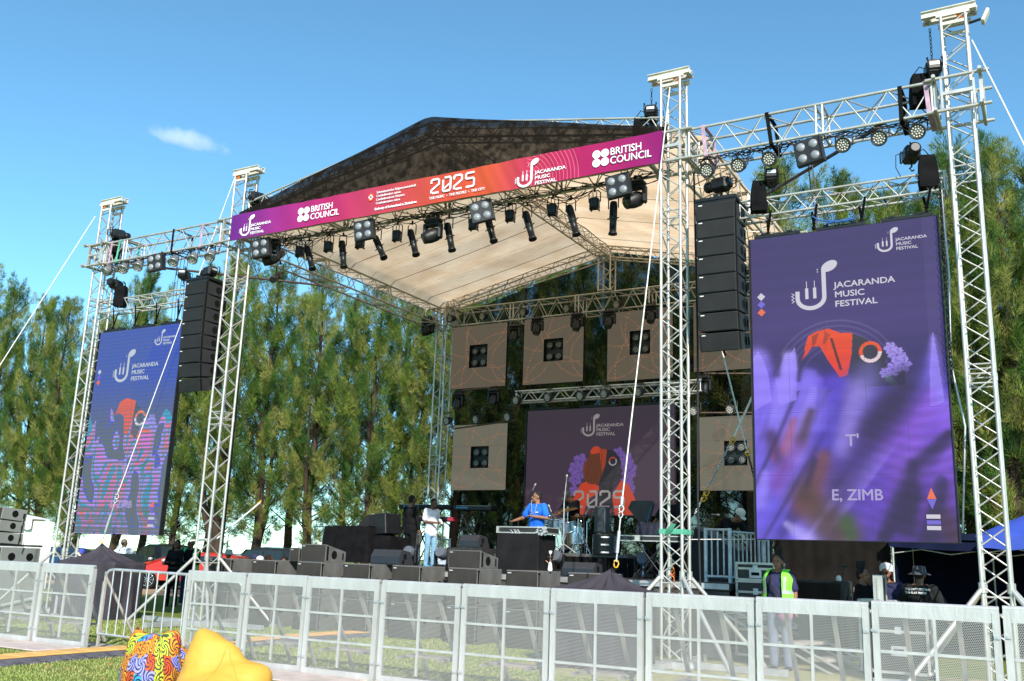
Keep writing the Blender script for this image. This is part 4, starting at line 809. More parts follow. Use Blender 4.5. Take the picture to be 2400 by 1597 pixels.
hoist(602, 464, 14.15, 'chain hoist beside the tower at the left end of the roof', True, R(-20), 9.45, 'black chain from the beam on the tower left of the banner')
hoist(277, 550, 14.15, 'chain hoist beside the leftmost tower above its sleeve block', True, R(-20), 9.45, 'black chain from the beam on the leftmost tower')
hoist(1689, 434, 14.2, 'chain hoist holding up the right line array', False, R(80))
hoist(1808, 417, 14.2, 'chain hoist with bag at the left end of the truss over the right screen', True, R(15))
hoist(2135, 363, 14.2, 'chain hoist with bag at the right end of the truss over the right screen', True, R(200))
hoist(271.5, 668, 14.2, 'chain hoist with bag at the left end of the truss over the left screen', True, R(200))
hoist(431.7, 645, 14.2, 'chain hoist hanging just left of the left line array', False, R(30))
hoist(491.5, 638, 14.1, 'chain hoist holding up the left line array', False, R(80))
# ---------------------------------------------------------------- stage lamps
def lookmat(d):  # rotation taking -Z to d
    return Vector(d).to_track_quat('-Z', 'Y').to_matrix()
def yoke(g, w, h): g.path([V(-w, 0, -h), V(-w, 0, 0), V(-w*.6, 0, .04), V(w*.6, 0, .04), V(w, 0, 0), V(w, 0, -h)], .011, 5)
def long_can(tiltx, tilty):
    t = thing('profile_spotlight', 'x', 'spotlight', group='long black profile spotlights under the front truss'); rot = Matrix.Rotation(tilty, 3, 'Y') @ Matrix.Rotation(tiltx, 3, 'X')
    g = MB(); c = V(0, 0, -.22); ax = rot @ V(0, 0, -1)
    g.lathe(c-ax*.14, ax, [(.055, 0), (.065, .015), (.065, .27), (.072, .28), (.072, .32), (.062, .33), (.062, .56), (.078, .565), (.078, .60), (.06, .60)], 10)
    for k in range(6): g.box(c+ax*.05+rot @ V(.066*math.cos(k*1.05), .066*math.sin(k*1.05), -.0), (.012, .012, .26), rot)
    for s in (-1, 1): g.tube(c+ax*.16, c+ax*.16+rot @ V(s*.11, 0, 0), .01)
    g.build('barrel', BLKM, t); g = MB(); yoke(g, .095, .20); g.tube((0, 0, .02), (0, 0, .10), .02); g.build('yoke', BLKM, t)
    g = MB(); g.lathe(c+ax*.455, ax, [(.055, 0), (.05, .004)], 12); g.build('lens', mat('dark_lens', (.05, .06, .06), .1), t)
    return t
def short_can():
    t = thing('compact_spotlight', 'x', 'spotlight', group='short black spotlights under the front truss'); g = MB(); g.box((0, 0, -.20), (.17, .16, .21), bev=.03); 
    for k in range(4): g.box((-.06+.04*k, -.083, -.2), (.008, .008, .17))
    for s in (-1, 1): g.box((s*.07, 0, -.31), (.02, .14, .03)); g.tube((s*.03, 0, -.1), (s*.035, 0, .02), .008)
    g.build('housing', BLKM, t); g = MB(); yoke(g, .105, .17); g.tube((0, 0, .02), (0, 0, .09), .018); g.build('yoke', BLKM, t); return t
def blinder():
    t = thing('blinder_light', 'x', 'blinder light', group='four-lamp square blinder lights'); g = MB(); g.box((0, 0, -.2), (.40, .10, .40), bev=.012); g.box((.21, 0, -.2), (.02, .13, .42)); g.box((0, .05, .02), (.3, .04, .04)); g.build('housing', mat('blinder_grey', (.022, .022, .024), .5, .1), t)
    for i in (-1, 1):
        for j in (-1, 1): g = MB(); g.lathe((i*.095, -.045, -.2+j*.095), (0, -1, 0), [(.07, 0), (.066, .014), (.0, .018)], 20); g.build('lamp', mat('blinder_lamp', (.24, .25, .27), .35), t)
    return t
def moving_head(yaw=0, tilt=R(50)):
    t = thing('moving_head_light', 'x', 'moving light', group='black moving head lights'); g = MB(); g.box((0, 0, -.05), (.36, .22, .11), bev=.04); g.tube((0, 0, 0), (0, 0, .1), .03); g.box((-.1, 0, .03), (.03, .1, .1)); g.box((.1, 0, .03), (.03, .1, .1)); g.build('base', BLKM, t)
    g = MB()
    for s in (-1, 1): g.box((s*.17, 0, -.26), (.065, .15, .33), bev=.03)
    g.box((0, 0, -.13), (.38, .16, .06), bev=.02); g.build('arm', BLKM, t)
    d = V(math.sin(yaw)*math.sin(tilt), -math.cos(yaw)*math.sin(tilt), -math.cos(tilt)); c = V(0, 0, -.34); g = MB()
    g.lathe(c-d*.16, d, [(.06, 0), (.11, .03), (.135, .10), (.135, .22), (.115, .30), (.105, .36), (.09, .36)], 16); h = g.build('head', BLK, t)
    g = MB(); g.lathe(c+d*.185, d, [(.085, 0), (.075, .02), (0.01, .025)], 16); g.build('lens', mat('beam_lens', (.05, .055, .03), .08), h); return t
def par_can(d=(0, -.6, -.8), body=None):
    t = thing('round_spotlight', 'x', 'spotlight', group='round many-diode spotlights'); d = Vector(d).normalized(); c = V(0, 0, -.17); g = MB(); g.lathe(c-d*.10, d, [(.05, 0), (.085, .02), (.10, .09), (.112, .16), (.118, .17), (.118, .20), (.10, .20), (.10, .18)], 18); g.build('body', body or PARM, t)
    g = MB(); yoke(g, .125, .18); g.tube((0, 0, .02), (0, 0, .07), .016); g.build('yoke', BLKM, t); rt = lookmat(d); g = MB(); g.lathe(c+d*.082, d, [(.098, 0), (.098, .002)], 18); g.build('reflector', mat('par_reflector', (.10, .095, .08), .4), t); g = MB()
    for k in range(19):
        rr = 0 if k == 0 else (.038 if k < 7 else .076); an = k*math.pi/3 if k < 7 else (k+.5)*math.pi/6; g.lathe(c+d*.084+rt @ V(rr*math.cos(an), rr*math.sin(an), 0), d, [(.0145, 0), (.0145, .004), (.004, .009)], 8)
    g.build('diode_lens', GLASS, t); return t
NTH = ['leftmost', 'second from left', 'third from left', 'fourth from left', 'fifth from left', 'sixth from left', 'seventh from left', 'eighth from left', 'ninth from left', 'tenth from left', 'eleventh from left']
FY = 14.46
cans = [((660, 578), .9, -.25, 14.0), ((656, 628), .9, -.6, 14.6), ((724, 573), .1, -.45, FY), ((804, 562), .05, -.22, FY), ((885, 548), .1, -.55, FY), ((966, 535), .1, -.38, FY), ((1052, 520), .05, -.28, FY), ((1146, 500), .1, -.36, FY), ((1236, 492), .05, -.33, FY), ((1338, 478), .0, -.28, FY), ((1438, 470), .0, .02, FY)]
for k, (p, tx, ty, Y) in enumerate(cans):
    t = long_can(-tx, ty if k > 1 else -.7); q = at(*p, Y); t.location = q+V(0, 0, .05); t['label'] = 'long black tube spotlight under the front truss, '+NTH[k]
sc_ = [(705, 574), (771.5, 562), (845, 553), (932, 536), (1111, 508), (1197, 488), (1296, 474), (1394, 459)]
pr = short_can(); us = []
for k, p in enumerate(sc_): place(pr, us, at(*p, FY)+V(0, 0, .05), R(10), 'short boxy black spotlight under the front truss, '+NTH[k])
pr = blinder(); us = []
for p, lb, rz, Y in (((611, 562), 'four-lamp blinder at the left end of the front truss', R(12), 13.95), ((852, 519), 'four-lamp blinder below the British Council lettering at left', R(12), 13.95), ((1123.5, 474), 'tilted four-lamp blinder below the middle of the banner', R(20), 13.95), ((1445, 412), 'four-lamp blinder near the right end of the banner', R(5), 13.95), ((365, 597), 'four-lamp blinder on the left wing truss', R(10), 13.9), ((1890, 330), 'large four-lamp blinder in the middle of the right wing truss', R(-5), 13.9)): place(pr, us, at(*p, Y), rz, lb, rot=((0, R(-8) if 'tilted' not in lb else R(-14), rz)) )
for p, lb, yw in (((640, 570), 'moving head light at the left end of the front truss', -.9), ((1016, 513), 'moving head light below the Swiss part of the banner', -.8), ((1489, 425), 'moving head light at the right end of the front truss', -.7), ((1004, 748), 'moving head light where the left side truss meets the rear tower', -.8)):
    t = moving_head(yw, R(62)); t.location = at(*p, 14.3 if 'front' in lb or 'Swiss' in lb else 21.9); t['label'] = lb
for k, p in enumerate(((1660.7, 383), (1734, 371), (1806, 356), (1978, 323), (2062.5, 307), (2151.7, 291))):
    t = par_can((-.1, -.9, -.35)); t.location = at(*p, 13.98)+V(0, 0, .05); t['label'] = 'round spotlight under the right wing truss, '+NTH[k]
LPB = mat('silver_par_body', (.30, .30, .30), .35, .5)
for k, p in enumerate(((255, 620), (292, 614), (327, 608), (410, 597), (455, 590), (495.5, 584))):
    t = par_can((.25, -.55, -.75) if k else (-.2, -.7, -.7), LPB); t.location = at(*p, 14.0)+V(0, 0, .03); t['label'] = 'round silver spotlight under the left wing truss, '+NTH[k]
back = [((1060, 742), 'on the rear truss above the first LED panel'), ((1135, 737), 'on the rear truss, second from the left'), ((1230, 727), 'on the rear truss, third from the left'), ((1332, 718), 'on the rear truss, fourth from the left'), ((1449, 708), 'on the rear truss, rightmost before the tower')]
pr = par_can((-.25, -.85, -.2)); us = []
for p, lb in back: place(pr, us, at(p[0], p[1]-9, 22.1), None, 'small round spotlight '+lb)
low = [(1214, 929), (1288, 922), (1364, 918), (1420, 913), (1500, 908), (1584, 902), (1052, 977), (1120, 974), (1194, 968), (1630, 952), (1715, 948)]
for k, p in enumerate(low): place(pr, us, at(p[0], p[1]-6, 21.0), None, 'small round spotlight '+(('on the truss over the centre screen, '+NTH[k]) if k < 6 else ('above the lower left LED panel, '+NTH[k-6]) if k < 9 else ('above the lower right LED panel, '+NTH[k-9])))
pr = moving_head(-.2, R(20)); us = []; pr.location = (0, 0, 0)
for p, lb in (((1260, 745), 'between the first and second upper LED panels' ), ((1353, 735), 'on the rear truss in front of the second LED panel'), ((1428, 728), 'on the rear truss between the second and third panels'), ((1527, 715), 'on the rear truss in front of the third panel'), ((1207, 762), 'hanging low between the first two upper panels'), ((1074, 922), 'under the first upper LED panel at left'), ((1158, 912), 'under the first upper LED panel at right'), ((1650, 882), 'under the fourth upper LED panel')): place(pr, us, at(*p, 21.2), None, 'black moving head light '+lb, scale=.85)
# messy cables along the trusses
def cables(p0, p1, n, label, sag=.25, seed=1, r=.008, jit=.12):
    rng = random.Random(seed); g = MB(); p0 = Vector(p0); p1 = Vector(p1)
    for k in range(n):
        a = rng.random()*.92; b = min(1, a+rng.uniform(.03, .10)); A = p0.lerp(p1, a)+V(0, rng.uniform(-jit, jit), rng.uniform(-.05, .08)); B = p0.lerp(p1, b)+V(0, rng.uniform(-jit, jit), rng.uniform(-.05, .08)); s = rng.uniform(.03, sag); P = []
        for i in range(9): t = i/8; P.append(A.lerp(B, t)+V(0, .03*math.sin(t*6+k), -s*4*t*(1-t)))
        g.path(P, r, 4)
    for k in range(3): P = [p0.lerp(p1, i/40)+V(0, .03*math.sin(i*1.7+k), .03*math.sin(i*1.1+k*2)+.02) for i in range(41)]; g.path(P, r*1.3, 5)
    return tag(g.build('power_cables', CABLE, org=p0), label, 'cables', 'black cables looped along the trusses')
cables((-15, 14.45, 7.98), (-5.3, 14.45, 7.98), 95, 'tangled black cables along the front truss above the spotlights', .22, 1, jit=.25)
cables((-4.7, 14.1, 7.93), (-1.2, 14.1, 7.93), 22, 'black cables along the right wing truss', .16, 2)
cables((-19, 14.1, 7.95), (-15.6, 14.1, 7.95), 24, 'black cables along the left wing truss', .2, 3)
# straps round the trusses
def wrap(x, y, z0, z1, m, label, w=.05, slant=0.0, wy=.27):
    g = MB()
    for s in (-1, 1): g.prism([V(x, y+s*wy, z0), V(x+w, y+s*wy, z0), V(x+w+slant, y+s*wy, z1), V(x+slant, y+s*wy, z1)], (0, .008*s, 0))
    g.box((x+w/2+slant, y, z1+.005), (w, 2*wy, .008)); g.box((x+w/2, y, z0-.005), (w, 2*wy, .008)); tag(g.build('strap', m, org=(x, y, z0)), label, 'strap', 'coloured straps looped round the trusses')
for x, m, lb, sl in ((-4.55, PINKS, 'violet strap round the right wing truss next to the tower', -.05), (-3.5, BLKC, 'black strap round the right wing truss above the first hoist', -.06), (-1.6, BLKC, 'black strap round the right wing truss above the second hoist', 0), (-1.22, PINKS, 'violet strap round the right wing truss beside the tall tower', -.03), (-18.75, GREENS, 'green strap round the left wing truss', .06), (-19.0, PINKS, 'pinkish strap round the left wing truss near the leftmost tower', .03), (-16.9, BLKC, 'black strap round the left wing truss above the hoist', 0), (-16.0, PINKS, 'violet strap round the left wing truss near the banner', .03)): wrap(x, TY, 7.93, 8.47, m, lb, .06, sl)
g = MB(); c = TX['T3']; 
for s in (-1, 1): g.box((c, TY+s*.185, 1.98), (.38, .012, .07)); g.box((c+s*.185, TY, 1.98), (.012, .38, .07))
g.prism([V(c-.1, TY-.21, 1.95), V(c+.05, TY-.3, 2.1), V(c+.12, TY-.3, 2.08), V(c-.02, TY-.21, 1.93)], (0, .01, 0)); tag(g.build('strap', GREENS, org=(c, TY, 1.98)), 'pale green strap tied low round the tower right of the banner', 'strap')
a = at(2225, 95, 14.1); b = at(2245, 45, 14.1)
t = thing('flood_lamp', 'small square floodlight on top of the tall right tower', 'floodlight', (-.5, 14.2, 9.35)); g = MB(); g.box((.12, 0, .1), (.05, .16, .2), Matrix.Rotation(.45, 3, 'Y'), bev=.01); g.build('housing', IVORY, t); g = MB(); g.tube((-.1, 0, .05), (.1, 0, .08), .02); g.build('bracket', BLKM, t)

for k, x in enumerate((-17.05, -16.95, -16.83, -16.72)): tube_thing('power_cable', 'thin dark cable from the left wing truss to the screen, '+('leftmost', 'second', 'third', 'rightmost')[k], 'cable', [V(x, 14.3, 7.95), V(x-.04, 14.3, 7.3), V(x+.03, 14.28, 6.45)], .007, mat('violet_cable', (.08, .06, .10), .6), 'cables dropping to the screens')
for k, x in enumerate((-3.02, -2.97)): tube_thing('power_cable', 'thin dark cable from the right wing truss to the screen, '+('left', 'right')[k]+' of two', 'cable', [V(x, 14.3, 7.95), V(x+.05+.02*k, 14.3, 7.2), V(x+.13-.05*k, 14.28, 6.62)], .009, mat('violet_cable', (.08, .06, .10), .6), 'cables dropping to the screens')
g = MB()
for x, s_ in ((-2.75, .10), (-2.6, .12), (-2.5, .09)): g.tube((x, 14.2, 6.60), (x+.16, 14.2, 6.62), .022, n=8)
g.path([V(-2.95, 14.2, 6.75), V(-2.85, 14.2, 6.66), V(-2.6, 14.2, 6.62), V(-2.42, 14.2, 6.58)], .012, 5); tag(g.build('cable_plug', mat('blue_plug', (.03, .10, .30), .4), org=(-2.6, 14.2, 6.6)), 'blue plug and cable lying on top of the right LED screen', 'plug')
# ---------------------------------------------------------------- stage deck
DK = 1.22
st = thing('stage', 'long black stage platform behind the row of loudspeakers', 'stage', (-10, 19, 0))
g = MB(); g.box((-10.05, 19.2, DK-.06), (10.4, 6.6, .12)); g.build('deck', mat('stage_floor', (.045, .043, .042), .7, 0, .25, 2), st, org=(-10, 19, 0))
g = MB(); g.grid(160, 4, lambda u, v: V(-15.25+10.4*u, 15.9+.02*math.sin(u*170), DK-.13-(DK-.16)*(1-v))); g.build('skirt', mat('skirt_cloth', (.07, .068, .066), .9, 0, .25, 2), st, org=(-10, 19, 0))
g = MB(); g.box((-10.05, 22.45, .62), (10.4, .06, 1.1)); g.box((-15.2, 19.2, .55), (.05, 6.5, 1.05)); g.build('rear_skirt', BLKC, st, org=(-10, 19, 0))
g = MB(); g.box((-10.05, 15.885, DK-.05), (10.4, .02, .09)); g.build('edge_rail', ALUD, st, org=(-10, 19, 0))
# ---------------------------------------------------------------- subwoofers
def sub_proto(label, w, d, h):
    t = thing('subwoofer', label, 'loudspeaker', (0, 0, 0), 0, 'grey subwoofer boxes stacked along the stage front')
    g = MB(); g.box((0, d/2, h/2), (w, d, h-.006), bev=.012)
    g.build('cabinet', BOXS, t); g = MB(); g.box((0, -.004, h/2), (w-.03, .02, h-.04)); g.build('grille', BOXF, t)
    g = MB()
    for s in (-1, 1):
        for yy in (d*.30, d*.78):
            g.lathe((s*(w/2-.002), yy, h*.50), (s, 0, 0), [(.065, 0), (.06, .005)], 14); g.box((s*(w/2), yy, h*.50+.04), (.012, .11, .03))
        g.box((s*(w/2+.003), .03, h/2), (.01, .03, h*.85)); g.box((s*(w/2+.006), .03, h*.92), (.02, .05, .03)); g.box((s*(w/2+.006), .03, h*.1), (.02, .05, .03))
    g.build('side_handle', HOLE, t); g = MB(); g.box((-w/2+.08, -.016, h-.05), (.07, .004, .016)); g.build('badge', mat('badge_grey', (.5, .5, .5), .5), t); return t
SUBX = [(-15.83, -15.19), (-14.58, -13.96), (-13.37, -12.76), (-12.19, -11.57), (-11.04, -10.40), (-9.80, -9.14), (-8.58, -7.92), (-7.37, -6.72)]
pr = sub_proto('x', .64, .85, .655); us = []
for k, (a, b) in enumerate(SUBX):
    for r_ in (1, 0):
        place(pr, us, ((a+b)/2, 15.0, r_*.655+.002), R(random.uniform(-1, 1)), 'grey subwoofer in the %s row of the stage front stacks, %s' % ('upper' if r_ else 'lower', NTH[k] if k < 7 else 'rightmost, beside the draped cloth'))
g = MB(); g.box((-8.85, 15.2, 1.18), (.26, .3, .22)); 
# front fill cabinets on top
def fill(px0, px1, pyt, pyb, label, d=.62, Y=15.12):
    p = at(px0, pyb, Y); q = at(px1, pyb, Y); h = at(px0, pyt, Y).z-p.z; w = q.x-p.x; t = thing('front_fill_speaker', label, 'loudspeaker', ((p.x+q.x)/2, Y, 1.312), 0, 'wedge sided cabinets on top of the subwoofers')
    g = MB(); P = [V(-w/2, 0, 0), V(w/2, 0, 0), V(w/2, 0, h), V(-w/2, 0, h)]; B = [V(-w/2, d, .0), V(w/2, d, .0), V(w/2, d, h*.62), V(-w/2, d, h*.62)]
    g.add(P+B, [(0, 1, 2, 3), (5, 4, 7, 6), (1, 5, 6, 2), (4, 0, 3, 7), (3, 2, 6, 7), (0, 4, 5, 1)]); g.build('cabinet', BOXS, t)
    g = MB(); g.box((0, -.006, h/2), (w-.04, .014, h-.03)); g.build('grille', BOXF, t)
    g = MB()
    for s in (-1, 1): g.lathe((s*w/2, d*.42, h*.42), (s, 0, 0), [(.085, 0), (.08, .006)], 16); g.box((s*w/2, d*.86, h*.35), (.012, .04, .13)); g.box((s*(w/2+.002), .05, h*.5), (.012, .05, h*.8))
    g.build('side_port', HOLE, t); g = MB(); g.box((-w/2+.07, -.015, h-.04), (.06, .004, .014)); g.build('badge', mat('badge_grey', (.5, .5, .5)), t)
fill(704, 762, 1279, 1320, 'wedge sided cabinet on the third subwoofer stack from the left', Y=15.1); fill(678, 700, 1284, 1315, 'smaller cabinet just left of another on the left subwoofer stacks', .4, 15.35); fill(1050, 1126, 1291, 1332, 'wedge sided cabinet on the sixth subwoofer stack from the left', Y=15.1)
# floor wedges
def wedge(px0, px1, pyt, pyb, label, d=.42, Y=15.3, rz=0.0, z=None, m1=None, back=False):
    p = at(px0, pyb, Y); q = at(px1, pyb, Y); h = at(px0, pyt, Y).z-p.z; w = q.x-p.x; t = thing('wedge_monitor', label, 'stage monitor', ((p.x+q.x)/2, Y, p.z if z is None else z), rz, 'black stage monitors')
    g = MB(); prof = [(0, 0), (0, h*.55), (.10, h), (d*.75, h*.88), (d, 0)]
    n = len(prof); A = [V(-w/2, y, zz) for y, zz in prof]; B = [V(w/2, y, zz) for y, zz in prof]
    g.add(A+B, [tuple(range(n-1, -1, -1)), tuple(range(n, 2*n))]+[(k, (k+1) % n, n+(k+1) % n, n+k) for k in range(n)]); g.build('cabinet', m1 or mat('monitor_paint', (.028, .029, .033), .6, 0, .1), t)
    g = MB(); g.prism([V(-w/2+.02, -.004, .02), V(w/2-.02, -.004, .02), V(w/2-.02, -.004, h*.54), V(-w/2+.02, -.004, h*.54)], (0, -.008, 0)); g.build('grille', mat('monitor_grille', (.02, .026, .036), .5, 0, .1), t)
    g = MB()
    for s in (-1, 1): g.box((s*w/2, d*.40, h*.55), (.008, .1, .1)); g.lathe((s*w/2, d*.3, h*.2), (s, 0, 0), [(.04, 0), (.04, .004)], 10)
    g.build('side_handle', HOLE, t); return t
wedge(868, 934, 1288, 1323, 'stage monitor standing behind the fourth subwoofer stack', .5, 15.5, 0, 1.312)
wedge(1075, 1120, 1253, 1283, 'stage monitor on a low case left of the blue shirted player', .5, 18.2); wedge(1317, 1391, 1304, 1338, 'dark blue grilled stage monitor right of the water pipe', .5, 16.4, 0, DK+.002)
g = MB(); p = at(1098, 1284, 18.4); g.box((0, 0, (p.z-DK)/2), (.9, .6, p.z-DK-.02), bev=.01); tag(g.build('equipment_case', CASE, org=(p.x, 18.5, DK+.001)), 'low black case under the stage monitor behind the front cabinets', 'case')
_o = bpy.data.objects['equipment_case']; _o.location = (p.x, 18.5, DK+.001)
for v_ in _o.data.vertices: v_.co += V(p.x, 18.5, DK+.001)
# ---------------------------------------------------------------- player's draped table
p = at(1166, 1250, 17.0); q = at(1262, 1252, 17.0); w = q.x-p.x; zt = p.z
t = thing('equipment_table', 'black draped table with a silver edged case of decks on top', 'table', ((p.x+q.x)/2, 17.0, DK))
g = MB(); H = zt-DK
def drape(u, v):
    L = [(-w/2, 0), (w/2, 0), (w/2, .75), (-w/2, .75), (-w/2, 0)]; s = u*4; i = min(3, int(s)); f = s-i; x = L[i][0]*(1-f)+L[i+1][0]*f; y = L[i][1]*(1-f)+L[i+1][1]*f
    k = 1+.05*(1-v)+.025*math.sin(u*60)*(1-v); return V(x*k, .375+(y-.375)*k, H*v)
g.grid(96, 8, drape); g.box((0, .375, H-.004), (w, .75, .006)); g.build('black_cloth', mat('table_cloth', (.014, .0135, .014), .85, 0, .2, 3, .4, 12), t)
g = MB(); g.box((.04, .36, H+.07), (w+.14, .62, .10)); cs_ = g.build('case', CASE, t)
g = MB(); 
for zz in (H+.02, H+.13): g.box((.04, .045, zz), (w+.16, .02, .022)); g.box((w/2+.115, .36, zz), (.02, .64, .022)); g.box((-w/2-.035, .36, zz), (.02, .64, .022))
for s in (-1, 1): g.box((.04+s*(w/2+.06), .04, H+.075), (.05, .03, .13))
g.build('silver_edge', ALU, cs_)
g = MB(); rng = random.Random(5)
for k in range(26): c = V(w/2+.09+rng.uniform(-.14, .06), .04+rng.uniform(-.05, .05), H+.06+rng.uniform(-.07, .07)); g.box(c, (.03, .03, .045), Matrix.Rotation(rng.random()*3, 3, 'Y'))
for k in range(7): c = V(-.1+rng.uniform(-.1, .1), .03, H+.08); g.path([c, c+V(.06, -.02, -.05), c+V(.1, -.02, -.14-.03*k), c+V(.13, -.01, -.05)], .006, 4)
g.build('cable_plugs', STEEL, t)
# ---------------------------------------------------------------- drum riser and kit
ra = at(1279, 1292, 18.3); rb_ = at(1423, 1300, 18.3); RZ = 1.66
t = thing('drum_riser', 'low black draped riser under the drum kit', 'riser', ((ra.x+rb_.x)/2, 19.3, DK)); rw = 2.3
g = MB(); g.box((0, 0, RZ-DK-.03), (rw, 2.0, .06)); g.build('deck', mat('riser_top', (.10, .095, .09), .7), t); g = MB(); g.grid(120, 4, lambda u, v: V(-rw/2+rw*u, -1.0+.03*math.sin(u*85), (RZ-DK-.07)*v)); g.grid(60, 4, lambda u, v: V(rw/2+.02*math.sin(u*60), -1.0+2*u, (RZ-DK-.07)*v)); g.build('skirt', BLKC, t)
RC_ = t.location.copy()
KY = 19.3
kit = thing('drum_kit', 'chrome and pale blue drum kit on the riser behind the player', 'drum kit', (at(1300, 1285, KY).x, KY, RZ)); kx = kit.location.x
BLUE = mat('blue_sparkle', (.25, .42, .55), .2, .5, .4, 60); DRH = mat('drum_head', (.25, .30, .24), .4)
def kp(px, py, Y=KY): v = at(px, py, Y); return V(v.x-kx, v.y-KY, v.z-RZ)
def drum(c, ax, r, d, head, shell=None):
    g = MB(); g.lathe(c, ax, [(r, 0), (r, d)], 24); o = g.build('drum_shell', shell or BLUE, kit); g = MB(); a = Vector(ax).normalized()
    for dd in (0, d): g.lathe(Vector(c)+a*(dd-.012), a, [(r+.008, 0), (r+.014, .012), (r+.008, .024)], 24)
    for k in range(8): an = k*math.pi/4; u = a.orthogonal().normalized(); w_ = a.cross(u); e = Vector(c)+(u*math.cos(an)+w_*math.sin(an))*(r+.012); g.tube(e, e+a*d, .007, n=5); 
    g.build('hoops', CHROME, o); g = MB(); g.lathe(Vector(c)-a*.004, a, [(r-.002, 0), (.001, .002)], 24); g.lathe(Vector(c)+a*(d+.002), a, [(r-.002, 0), (.001, .001)], 24); g.build('head', head, o)
drum(kp(1300, 1263)+V(-.02, -.1, -.02), (.15, 1, 0), .29, .42, DRH, mat('dark_shell', (.06, .06, .065), .3, .3)); drum(kp(1303, 1226)+V(0, 0, -.08), (.1, -.35, 1), .16, .2, mat('white_head', (.6, .6, .6), .5)); drum(kp(1330, 1234)+V(0, .1, -.1), (-.1, -.3, 1), .17, .22, mat('white_head', (.6, .6, .6))); drum(kp(1277, 1216)+V(0, .2, -.1), (.1, -.2, 1), .15, .2, mat('white_head', (.6, .6, .6)))
drum(kp(1336, 1252)+V(0, .2, -.2), (0, 0, 1), .2, .35, mat('white_head', (.6, .6, .6)))
def cymbal(c, n_, r, label):
    g = MB(); g.lathe(c, n_, [(r, -.02), (r*.5, .0), (r*.2, .012), (r*.12, .03), (.01, .035)], 28); o = g.build('cymbal', mat('brass', (.42, .25, .09), .3, .8, .2, 12), kit); g = MB(); c = Vector(c); g.tube(c+V(0, 0, .05), c+V(0, 0, -.35), .008, n=6); g.tube(c+V(0, 0, -.35), V(c.x, c.y, .55), .012, n=6)
    for k in range(3): a = k*2.09+.4; g.tube((c.x, c.y, .5), (c.x+.28*math.cos(a), c.y+.28*math.sin(a), .01), .01, n=6); g.tube((c.x, c.y, .25), (c.x+.14*math.cos(a), c.y+.14*math.sin(a), .25), .008, n=5)
    g.build('cymbal_stand', CHROME, kit)
cymbal(kp(1331, 1193), (-.1, -.25, 1), .25, ''); cymbal(kp(1240, 1189)+V(0, .3, 0), (.25, -.3, 1), .26, ''); cymbal(kp(1355, 1211), (0, -.15, 1), .18, ''); cymbal(kp(1355, 1213), (0, .1, -1), .18, '')
g = MB(); rng = random.Random(2)
for k in range(12): a = V(rng.uniform(-.3, .8), rng.uniform(-.4, .3), .01); b = a+V(rng.uniform(-.25, .25), rng.uniform(-.2, .2), rng.uniform(.3, .75)); g.tube(a, b, .01, n=5)
g.tube(kp(1278, 1232), kp(1281, 1284), .012); g.box((.15, -.3, .04), (.1, .25, .03)); g.build('hardware', CHROME, kit)
g = MB(); g.lathe((.55, .5, .42), (0, 0, 1), [(.16, 0), (.17, .06), (.15, .09)], 16); g.tube((.55, .5, 0), (.55, .5, .42), .02); g.build('stool', BLKC, kit)
# mic stands
def mic(base, pts, label, grp='microphone stands on the stage', m=BLKM, head=True):
    b = Vector(base); t = thing('microphone_stand', label, 'microphone stand', b, 0, grp); g = MB(); P = [Vector(p)-b for p in pts]
    for i in range(len(P)-1): g.tube(P[i], P[i+1], .010, n=6)
    for k in range(3): a = k*2.09; g.tube((0, 0, .18), (.27*math.cos(a), .27*math.sin(a), .01), .01, n=5)
    g.tube((0, 0, .01), P[0], .012, n=6); g.build('stand', m, t)
    if head: g = MB(); e = P[-1]; d = (P[-1]-P[-2]).normalized(); g.lathe(e, d, [(.012, 0), (.016, .1), (.026, .12), (.024, .16), (.01, .175)], 10); g.build('microphone', mat('mic_grille', (.25, .25, .25), .4, .5), t)
mic((at(1321, 1290, 17.9).x, 17.9, RZ), [at(1322, 1180, 17.9), at(1327, 1132, 17.9)], 'tall grey microphone boom standing in front of the drum kit', m=ALUD)
mic((at(1371, 1280, 18.6).x, 18.6, RZ), [at(1368, 1212, 18.6), at(1372, 1206, 18.6)], 'thin microphone stand left of the black speaker tower')
mic((at(1205, 1300, 19).x, 19, DK), [at(1216, 1215, 19), at(1248, 1150, 19)], 'long boom reaching up left of the blue shirted player'); mic((at(1296, 1270, 18.4).x, 18.4, RZ), [at(1296, 1210, 18.4), at(1292, 1200, 18.4)], 'short microphone over the drums beside the player')
mic((at(1655, 1260, 20).x, 20, DK), [at(1655, 1205, 20), at(1668, 1206, 20)], 'microphone stand behind the bending man')
# tall speaker and chest
def bxspk(px0, px1, px2, pyt, pyb, Y, m1, m2, name, label, cat, d=None):
    p = at(px0, pyb, Y); q = at(px1, pyb, Y); h = at(px0, pyt, Y).z-p.z; w = q.x-p.x; d = d or max(.15, atX(px2, pyb, q.x).y-Y); t = thing(name, label, cat, ((p.x+q.x)/2, Y, p.z))
    g = MB(); g.box((0, d/2, h/2), (w, d, h), bev=.015); g.build('cabinet', m1, t); g = MB(); g.box((0, -.004, h/2), (w-.05, .014, h-.05)); g.build('front', m2, t); return t, w, h, d
bxspk(1392, 1417.6, 1429.5, 1187, 1249, 18.3, mat('slate_paint', (.05, .056, .062), .6), mat('slate_grille', (.03, .035, .04), .6), 'side_fill_speaker', 'upright dark speaker standing on a black chest of drawers', 'loudspeaker')
t, w, h, d = bxspk(1389, 1437, 1447, 1251, 1300, 18.2, CASE, BLKM, 'drawer_case', 'black road chest with three pale drawer pulls under the speaker', 'case')
g = MB()
for k in range(3): g.box((w*.12, -.016, h*(.84-.36*k)), (.18, .01, .03))
g.build('drawer_pull', WHITE, t); g = MB(); 
